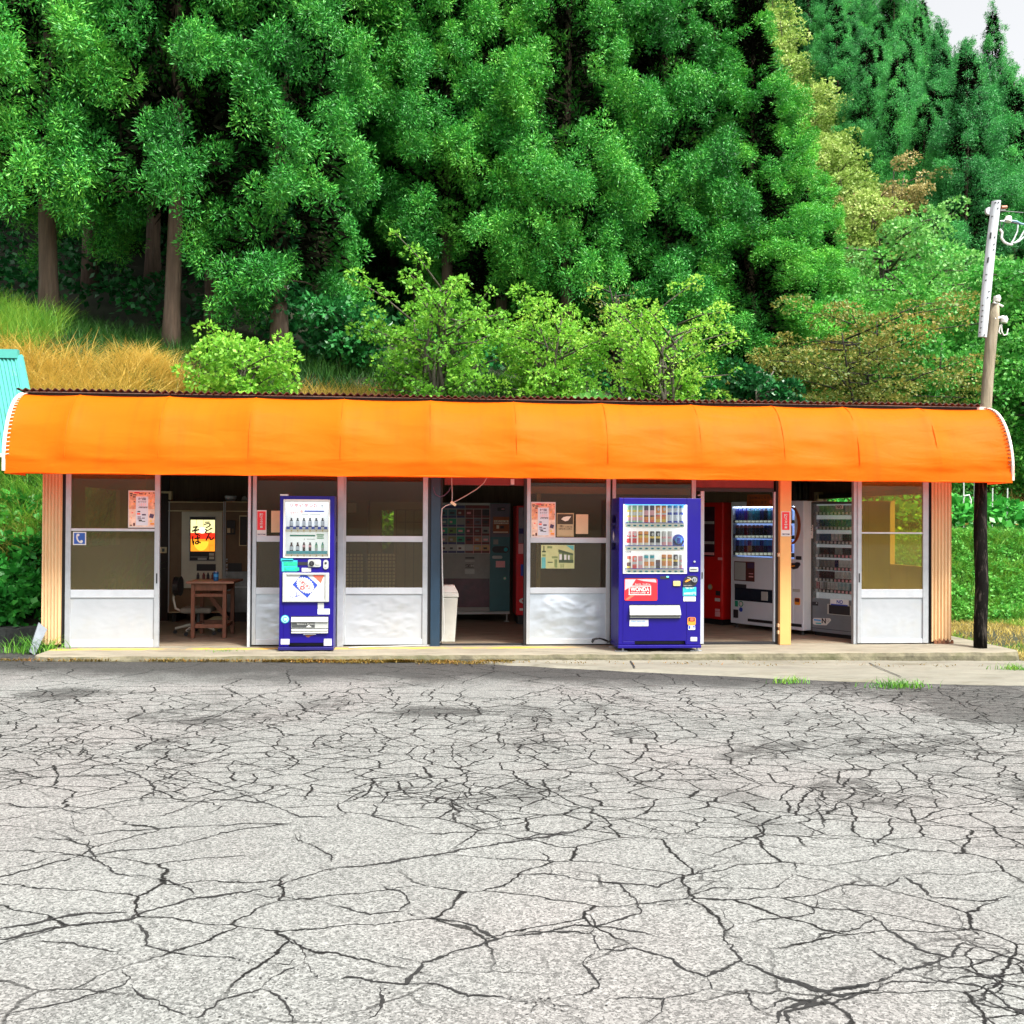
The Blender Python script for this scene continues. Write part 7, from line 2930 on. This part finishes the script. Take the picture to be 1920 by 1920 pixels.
for Y, pxs in ((14.5, (-70, 190, 285, 455, 590)), (18.5, (-40, 90, 240, 360, 480, 610, 720, 850, 990, 1110, 1210, 1310)), (23, (20, 150, 300, 420, 560, 680, 800, 930, 1050, 1170, 1290)), (29, (-20, 110, 260, 380, 520, 640, 760, 890, 1010, 1130, 1250)), (37, (40, 200, 350, 500, 640, 780, 920, 1060, 1190, 1280))):
    for px in pxs:
        s = random.uniform(.88, 1.12)
        if px > 1200:
            s *= .88 if Y < 30 else .8
        cedar(random.choice((0, 1, 2, 3, 4)) if Y > 16 else random.choice((4, 4, 1)), px + random.uniform(-25, 25), Y + random.uniform(-1.5, 1.5), s, LF, GF, sz=s * random.uniform(.95, 1.1))

# ---- hillside cedars, upper right
hp = []
for i, (H, r, zc) in enumerate(((12, 2.7, .6), (13, 2.5, .5), (11, 2.9, .6))):
    mbt, cr = cedar_meshes(300 + i, H, r, zc, 1.35, leaf=HILL_LEAF, spray=.125, per=400)
    hp.append((mbt, cr))
hfirst = {}
GH = 'cedars covering the steep hillside'
LH = 'distant cedar on the steep hillside at the upper right'


def hcedar(px, Y, s, i=None, label=LH, group=GH):
    i = random.randrange(3) if i is None else i
    loc = put(px, Y)
    rot = random.uniform(0, 6.28)
    if i not in hfirst:
        hfirst[i] = make_tree('hillside_cedar', label, 'tree', hp[i][0], hp[i][1], loc, rot, s, group)
    else:
        copy_thing(hfirst[i], loc, rot, (s, s, s * random.uniform(.9, 1.15)), label, group)


for Y, a, b_, st in ((47, 1730, 2000, 84), (54, 1668, 2000, 72), (60, 1618, 2000, 66), (66, 1580, 2010, 60), (73, 1545, 2010, 55), (80, 1515, 2010, 50), (88, 1490, 2010, 46), (95, 1468, 2010, 44)):
    px = a
    while px < b_:
        hcedar(px + random.uniform(-14, 14), Y + random.uniform(-2.5, 2.5), random.uniform(.85, 1.15))
        px += st

# ---- broadleaved trees
def broad_meshes(seed, H, R, stems, leaf, bark, ncl, per, lsz, zc=0.35, flat=.7, clr=.42, lw=.36, r0=None, up=.6):
    rng = np.random.default_rng(seed)
    mb = MB()
    C, RR = [], []
    for s_ in range(stems):
        a = rng.uniform(0, 6.28)
        lean = (.05 if stems == 1 else .35) * R
        top = np.array([math.cos(a) * lean, math.sin(a) * lean, H * rng.uniform(.7, .85)])
        r_ = r0 or .012 * H + .02
        pts = [np.array([rng.normal() * .05 * (stems > 1), rng.normal() * .05 * (stems > 1), -.15]) + (top - np.array([0, 0, -.15])) * q + rng.normal(size=3) * .04 * H * q * (1 - q) for q in np.linspace(0, 1, 7)]
        mb.tube([tuple(p) for p in pts], [r_ * (1 - .85 * q) + .005 for q in np.linspace(0, 1, 7)], bark, 7)
        nb = max(5, int(ncl / stems / 3))
        for k in range(nb):
            q = zc * .8 + (1 - zc * .8) * (k + rng.random()) / nb
            p0 = pts[0] + (top - pts[0]) * min(1, q)
            aa = rng.uniform(0, 6.28)
            hz = (p0[2] / H)
            prof = math.sqrt(max(.06, 1 - ((hz - .52) / .55) ** 2))
            L = R * prof * rng.uniform(.55, 1.05)
            e = p0 + np.array([math.cos(aa) * L, math.sin(aa) * L, L * rng.uniform(.05, .5) * up])
            m_ = (p0 + e) / 2 + np.array([0, 0, .06 * L])
            mb.tube([tuple(p0), tuple(m_), tuple(e)], [r_ * .4, r_ * .25, .006], bark, 5)
            for w_ in (1.0, .7, .42):
                C.append(p0 + (e - p0) * w_ + rng.normal(size=3) * .16 * clr * 2)
                RR.append(clr * rng.uniform(.6, 1.15))
    C, RR = np.array(C), np.array(RR)
    C[:, 2] = np.maximum(C[:, 2], RR * .3)
    V, Q = clump_leaves(C, RR, per, rng, lsz, lsz * lw, droop=.25, up=.5, flat=flat, lift=.0)
    return mb, mesh_np('crown', V, Q, [leaf])


def btree(name, label, cat, px, Y, H, R, leaf, bark=BARKG, stems=1, ncl=60, per=120, lsz=.12, seed=1, group=None, dz=0.0, **k):
    H *= 1.22
    lsz *= .86
    per = int(per * 1.25)
    mbt, cr = broad_meshes(seed, H, R, stems, leaf, bark, ncl, per, lsz, **k)
    return make_tree(name, label, cat, mbt, cr, put(px, Y) + Vector((0, 0, dz)), random.uniform(0, 6.28), 1.0, group)


# shrubs along the bank above the roof
btree('shrub', 'bright green leafy shrub in front of the ivy covered trunk', 'shrub', 448, 6.9, 2.15, 1.05, LIME_LEAF, stems=7, ncl=150, per=60, lsz=.10, seed=21, clr=.22, zc=.05, up=1.0)
btree('shrub', 'tall light green shrub with thin upright branches above the middle of the roof', 'shrub', 815, 7.6, 2.9, 1.4, LIME_LEAF, stems=7, ncl=210, per=42, lsz=.095, seed=22, clr=.20, zc=.15, up=1.5)
btree('shrub', 'rounded lime green shrub right of the tallest shrub', 'shrub', 1035, 8.0, 2.35, 1.3, LIME_LEAF, stems=7, ncl=220, per=60, lsz=.08, seed=23, clr=.22, zc=.08, up=1.3)
btree('shrub', 'low pale shrub with large leaves at the roof edge', 'shrub', 1070, 6.4, 1.75, 1.0, PALE_LEAF, stems=5, ncl=60, per=42, lsz=.17, seed=24, clr=.34, zc=.1, lw=.42)
btree('shrub', 'tall yellowish green shrub left of the round dark bush', 'shrub', 1240, 7.4, 3.3, 1.35, LIME_LEAF, stems=8, ncl=240, per=48, lsz=.08, seed=25, clr=.20, zc=.05, up=1.7)
btree('shrub', 'small olive shrub at the foot of the tall yellowish shrub', 'shrub', 1330, 7.0, 2.0, .6, YEL_LEAF, stems=4, ncl=45, per=60, lsz=.08, seed=26, clr=.26, zc=.1)
btree('bush', 'round dark green bush with glossy leaves above the roof', 'shrub', 1422, 7.2, 2.9, .78, DARK_LEAF, stems=4, ncl=50, per=110, lsz=.12, seed=27, clr=.26, zc=.3, lw=.42)
btree('shrub', 'dark brown leafless shrub between the lime shrub and the yellowish shrub', 'shrub', 1165, 9.2, 2.9, .8, MAPLE_LEAF, bark=BARKD, stems=5, ncl=60, per=10, lsz=.07, seed=28, clr=.3, zc=.4)
btree('fern_bush', 'dark teal fern like bush in the shade between trunks', 'shrub', 640, 9.4, 1.2, .8, DARK_LEAF, stems=5, ncl=40, per=60, lsz=.15, seed=29, clr=.3, zc=.2)
# right of the forest
btree('maple_tree', 'browning maple with dark branches right of the round dark bush', 'tree', 1625, 9.0, 4.7, 2.5, MAPLE_LEAF, bark=BARKD, stems=4, ncl=230, per=110, lsz=.085, seed=31, clr=.40, zc=.3, flat=.45, r0=.055)
btree('broadleaf_tree', 'pale green broadleaved tree below the tan patch on the hill', 'tree', 1670, 17.5, 6.3, 3.1, PALE_LEAF, stems=3, ncl=190, per=120, lsz=.15, seed=32, clr=.60, zc=.3)
btree('broadleaf_tree', 'green broadleaved tree between the pale tree and the utility pole', 'tree', 1768, 12.5, 4.8, 2.3, BROAD_LEAF, stems=3, ncl=170, per=120, lsz=.12, seed=33, clr=.48, zc=.15)
btree('broadleaf_tree', 'green broadleaved tree behind the utility pole', 'tree', 1880, 12.0, 4.8, 2.5, BROAD_LEAF, stems=3, ncl=180, per=120, lsz=.12, seed=34, clr=.48, zc=.12)
btree('broadleaf_tree', 'light green tree at the right edge beyond the utility pole', 'tree', 1975, 13.5, 4.9, 2.5, PALE_LEAF, stems=3, ncl=170, per=110, lsz=.13, seed=35, clr=.5, zc=.12)
btree('broadleaf_tree', 'small green tree low behind the right end of the roof', 'tree', 1735, 10.2, 3.6, 1.5, BROAD_LEAF, stems=3, ncl=110, per=110, lsz=.11, seed=36, clr=.4, zc=.08)
btree('broadleaf_tree', 'dark green tree filling the slope behind the garden stakes', 'tree', 1830, 10.6, 3.8, 1.8, BROAD_LEAF, stems=4, ncl=120, per=110, lsz=.11, seed=37, clr=.42, zc=.08)
btree('broadleaf_tree', 'low green tree at the right edge behind the garden', 'tree', 1935, 10.4, 3.9, 1.8, BROAD_LEAF, stems=4, ncl=120, per=110, lsz=.11, seed=38, clr=.42, zc=.08)
btree('broadleaf_tree', 'broad green tree behind the browning maple', 'tree', 1590, 15.0, 4.0, 2.2, BROAD_LEAF, stems=3, ncl=120, per=110, lsz=.14, seed=39, clr=.55, zc=.2)
# the yellow strip running up the hill
LST = 'yellow green tree in the bright strip running up between forest and hill'
GST = 'yellow green trees in the strip up the hill'
ym = broad_meshes(41, 5.4, 2.2, 4, YEL_LEAF, BARKG, 110, 80, .20, zc=.1, clr=.6)
y0t = None
for px, Y, s, mt in ((1620, 43, 1.0, 0), (1590, 49, 1.0, 0), (1562, 54, 1.1, 0), (1532, 59, 1.1, 0), (1506, 64, 1.2, 0), (1482, 69, 1.2, 0), (1460, 74, 1.3, 0), (1440, 79, 1.3, 0), (1422, 84, 1.3, 0), (1408, 90, 1.4, 0)):
    loc = put(px, Y)
    if y0t is None:
        y0t = make_tree('yellowing_tree', LST, 'tree', ym[0], ym[1], loc, 0, s, GST)
    else:
        copy_thing(y0t, loc, random.uniform(0, 6.28), (s, s, s), LST, GST)
btree('tan_tree', 'tan orange tree at the lower end of the yellow strip', 'tree', 1662, 45, 5.6, 2.6, TAN_LEAF, stems=4, ncl=90, per=80, lsz=.18, seed=43, clr=.55, zc=.1)

# ---- ivy on the trunk is part of that tree
# ---- grasses
def blades(name, pts, hmin, hmax, width, bend, mat, label, cat, rng, kind='stuff', wind=(0.0, 0.0), seg=3):
    n = len(pts)
    h = rng.uniform(hmin, hmax, n)
    a = rng.uniform(0, 6.283, n)
    o = np.stack([np.cos(a), np.sin(a), np.zeros(n)], 1) * (bend * rng.uniform(.3, 1.2, n))[:, None] + np.array([wind[0], wind[1], 0])
    pw = rng.uniform(0, 6.283, n)
    wv = np.stack([np.cos(pw), np.sin(pw), np.zeros(n)], 1)
    rows = []
    for k in range(seg + 1):
        t = k / seg
        c = pts + o * (h * t * t)[:, None] + np.array([0, 0, 1]) * (h * (t - .32 * t * t * np.minimum(1.4, np.linalg.norm(o, axis=1))))[:, None]
        wk = width * (1 - t) ** .7 + .0006
        rows.append(c - wv * wk)
        rows.append(c + wv * wk)
    V = np.stack(rows, 1).reshape(-1, 3)
    m = 2 * (seg + 1)
    b = np.arange(n)[:, None] * m
    Q = np.concatenate([b + np.array([2 * k, 2 * k + 1, 2 * k + 3, 2 * k + 2]) for k in range(seg)])
    o_ = link(bpy.data.objects.new(name, mesh_np(name, V, Q, [mat])))
    return tag(o_, label, cat, None, kind)


def scatter(n, x0, x1, y0, y1, rng, keep=None):
    P = []
    while len(P) < n:
        x, y = rng.uniform(x0, x1), rng.uniform(y0, y1)
        if keep and not keep(x, y):
            continue
        P.append((x, y, tz(x, y) - .02))
    return np.array(P)


def tufted(n, per, x0, x1, y0, y1, rng, spread, keep=None):
    c = scatter(n, x0, x1, y0, y1, rng, keep)
    i = np.repeat(np.arange(n), per)
    P = c[i] + np.concatenate([rng.normal(size=(n * per, 2)) * spread, np.zeros((n * per, 1))], 1)
    return P


r1 = np.random.default_rng(5)
blades('golden_reeds', tufted(300, 36, -11.5, -4.6, 5.2, 6.9, r1, .07), .5, 1.2, .008, 1.15, GRASS_Y, 'golden reeds arching along the bank above the roof', 'reeds', r1, wind=(.10, -.25))
blades('golden_reeds', tufted(170, 36, -7.0, -4.4, 7.2, 8.0, r1, .07), .3, .8, .008, 1.15, GRASS_Y, 'golden reeds left of the bright green shrub', 'reeds', r1, wind=(.10, -.25))
blades('golden_reeds', tufted(170, 30, -3.6, -1.2, 7.3, 8.4, r1, .09), .3, .7, .007, .75, GRASS_Y, 'low golden reeds right of the bright green shrub', 'reeds', r1, wind=(.10, -.25))
blades('green_reeds', tufted(260, 30, -13, -8.4, 7.1, 9.3, r1, .10), .5, 1.0, .007, .7, GRASS_G, 'green reeds at the upper left of the bank', 'reeds', r1, wind=(.1, -.2))
blades('bank_grass', tufted(1500, 26, -11, 5.5, 6.0, 10.5, r1, .14), .25, .55, .007, .7, GRASS_D, 'dark green grass under the forest edge', 'grass', r1, wind=(.05, -.2))
blades('slope_grass', tufted(260, 30, -8.6, -5.55, 2.2, 5.2, r1, .10), .45, .9, .008, .9, GRASS_G, 'long green grass hanging down the slope left of the shop', 'grass', r1, wind=(.0, -.35))
blades('slope_grass', tufted(60, 22, -8.0, -5.55, 2.0, 3.2, r1, .10), .4, .7, .008, .9, GRASS_O, 'dry straw in the slope grass left of the shop', 'grass', r1, wind=(.0, -.35))
# right bank, lawn and garden
blades('right_bank_grass', tufted(1700, 24, 5.9, 12.5, 2.7, 4.6, r1, .06), .08, .36, .006, 1.1, GRASS_G, 'short green grass on the bank right of the shop', 'grass', r1, wind=(.0, -.2))
blades('lawn', scatter(26000, 5.95, 12.0, -.6, 2.9, r1, lambda x, y: y > .2 or x > 6.25 + max(0, -y) * .6), .03, .10, .005, .6, GRASS_O, 'yellowed short grass beside the slab at the right', 'grass', r1)
blades('lawn', scatter(13000, 6.0, 12.0, .6, 2.9, r1, lambda x, y: mnoise.noise(Vector((x * .8, y * .8, 2))) > .0), .04, .12, .005, .6, GRASS_G, 'green patches in the yellowed grass at the right', 'grass', r1)
blades('field_grass', tufted(500, 22, 7.5, 16, 8.2, 11.0, r1, .15), .15, .4, .008, .7, GRASS_O, 'dry brown grass on the slope behind the garden', 'grass', r1)


def leafmass(name, C, R, per, lsz, leaf, label, cat, rng, kind='stuff', lw=.42):
    V, Q = clump_leaves(np.array(C), np.array(R), per, rng, lsz, lsz * lw, droop=.45, up=.7, flat=.8, lift=.0)
    o_ = link(bpy.data.objects.new(name, mesh_np(name, V, Q, [leaf])))
    return tag(o_, label, cat, None, kind)


C, R_ = [], []
for _ in range(150):
    x, y = r1.uniform(-8.5, -5.62), r1.uniform(.95, 2.9)
    C.append((x, y, tz(x, y) + r1.uniform(.05, .35)))
    R_.append(r1.uniform(.14, .30))
leafmass('leafy_undergrowth', C, R_, 70, .125, UNDER_LEAF, 'broad leaved green undergrowth left of the shop wall', 'undergrowth', r1)
C, R_ = [], []
for row in range(4):
    for k in range(26):
        x, y = 5.9 + k * .27 + r1.normal() * .06, 5.2 + row * .8 + r1.normal() * .08
        C.append((x, y, tz(x, y) + r1.uniform(.10, .42)))
        R_.append(r1.uniform(.18, .30))
leafmass('vegetable_crop', C, R_, 46, .15, UNDER_LEAF, 'leafy vegetable crop in the garden beyond the right end', 'crop', r1, lw=.48)
# dark shrubs in the shade of the forest, one mass
C, R_ = [], []
for _ in range(420):
    x, y = r1.uniform(-17, 6), r1.uniform(9.6, 22)
    C.append((x, y, tz(x, y) + r1.uniform(.1, .8)))
    R_.append(r1.uniform(.2, .5))
leafmass('forest_undergrowth', C, R_, 34, .17, DARK_LEAF, 'dark undergrowth between the cedar trunks', 'undergrowth', r1)

C, R_ = [], []
for _ in range(620):
    x, y = r1.uniform(5.9, 11.5), r1.uniform(2.75, 4.4)
    C.append((x, y, tz(x, y) + r1.uniform(-.02, .10)))
    R_.append(r1.uniform(.08, .17))
leafmass('bank_herbs', C, R_, 60, .055, BROAD_LEAF, 'low leafy weeds among the grass on the right bank', 'weeds', r1)
C, R_ = [], []
for _ in range(420):
    x, y = r1.uniform(-6.5, 8.0), r1.uniform(4.95, 6.6)
    C.append((x, y, tz(x, y) + r1.uniform(.0, .3)))
    R_.append(r1.uniform(.16, .34))
leafmass('bank_weeds', C, R_, 30, .11, LIME_LEAF, 'lime green weeds on the bank seen through the rear windows', 'weeds', r1)

# garden stakes
STK = M('pale_garden_stake', (.55, .58, .56), .5, var=.1)
for k, (px, top, bot, lab) in enumerate(((1806, 898, 958, 'pale garden stake with a scrap of white tape'), (1860, 915, 968, 'thin garden stake right of the pole'), (1888, 915, 985, 'thin garden stake near the right edge'), (1826, 905, 960, 'thin garden stake hidden close to the pole'))):
    Ys = 5.8
    p0, p1 = at(px, bot + 25, Ys), at(px, top, Ys)
    gz = tz(p0.x, Ys)
    t = thing('garden_stake', lab, 'stake', (p0.x, Ys, gz), 0, 'garden stakes')
    mb = MB()
    mb.tube([(0, 0, -.1), (.01, 0, p1.z - gz)], .012, STK, 7)
    mb.build('stake_rod', t)
    if k == 0:
        mb = MB()
        zt_ = p1.z - gz
        mb.tube([(0, -.01, zt_ - .32), (.10, -.02, zt_ - .30), (.14, -.02, zt_ - .40), (.12, -.02, zt_ - .52)], .016, WHT, 6)
        mb.build('tape', t)

# weeds along the slab edge
W_ = [(420, 1233, 130, .06, .12, GRASS_G, 'bright green weed tuft on the slab edge below the left doorway'), (372, 1238, 60, .04, .08, GRASS_G, 'small flat weed left of the bright green tuft'), (1478, 1273, 70, .05, .10, GRASS_G, 'yellowish weed tuft at the apron edge'),
      (1684, 1279, 190, .05, .12, GRASS_G, 'wide green weed patch at the apron edge on the right'), (60, 1228, 240, .10, .28, GRASS_G, 'grass tuft at the foot of the leaning metal sheet'), (1900, 1246, 120, .05, .12, GRASS_G, 'green grass tuft beyond the right end of the slab'), (30, 1195, 260, .12, .35, GRASS_G, 'grass clump at the left edge before the kerb stone')]
for px, py, n, h0, h1, mt, lab in W_:
    c = gp(px, py, -.07)
    sp_ = .10 if n < 150 else .17
    P = np.array([(c.x + r1.normal() * sp_, c.y + r1.normal() * sp_ * .4, za(c.x) + .012) for _ in range(n)])
    blades('weed', P, h0, h1, .0045, .9, mt, lab, 'weed', r1, kind='thing')
# moss and leaf litter gathered along the slab foot
P = []
while len(P) < 5200:
    px = r1.uniform(505, 960) if r1.random() < .7 else r1.choice([r1.uniform(20, 500), r1.uniform(960, 1850)])
    c = gp(px, r1.uniform(1229, 1245) if px > 300 else r1.uniform(1226, 1240), -.08)
    if mnoise.noise(Vector((c.x * 2.4, c.y * 5, 0))) + .2 < r1.uniform(0, .5):
        continue
    P.append((c.x, min(c.y, -.80), za(c.x) + .006 + .02 * r1.random()))
blades('moss', np.array(P), .008, .035, .006, 1.2, MOSSM, 'brown moss and leaf litter along the foot of the slab', 'moss', r1)

# ivy leaves on the trunk in front
ivy_tree = next(o for o in bpy.data.objects if o.get('label', '').startswith('cedar with an ivy'))
C, R_ = [], []
for _ in range(46):
    a, z = r1.uniform(0, 6.28), r1.uniform(.8, 4.2)
    C.append((.24 * math.cos(a), .24 * math.sin(a), z))
    R_.append(r1.uniform(.10, .2))
V, Q = clump_leaves(np.array(C), np.array(R_), 40, r1, .11, .05, droop=.5, up=.2, flat=1, lift=0)
link(bpy.data.objects.new('ivy', mesh_np('ivy', V, Q, [DARK_LEAF])), ivy_tree)
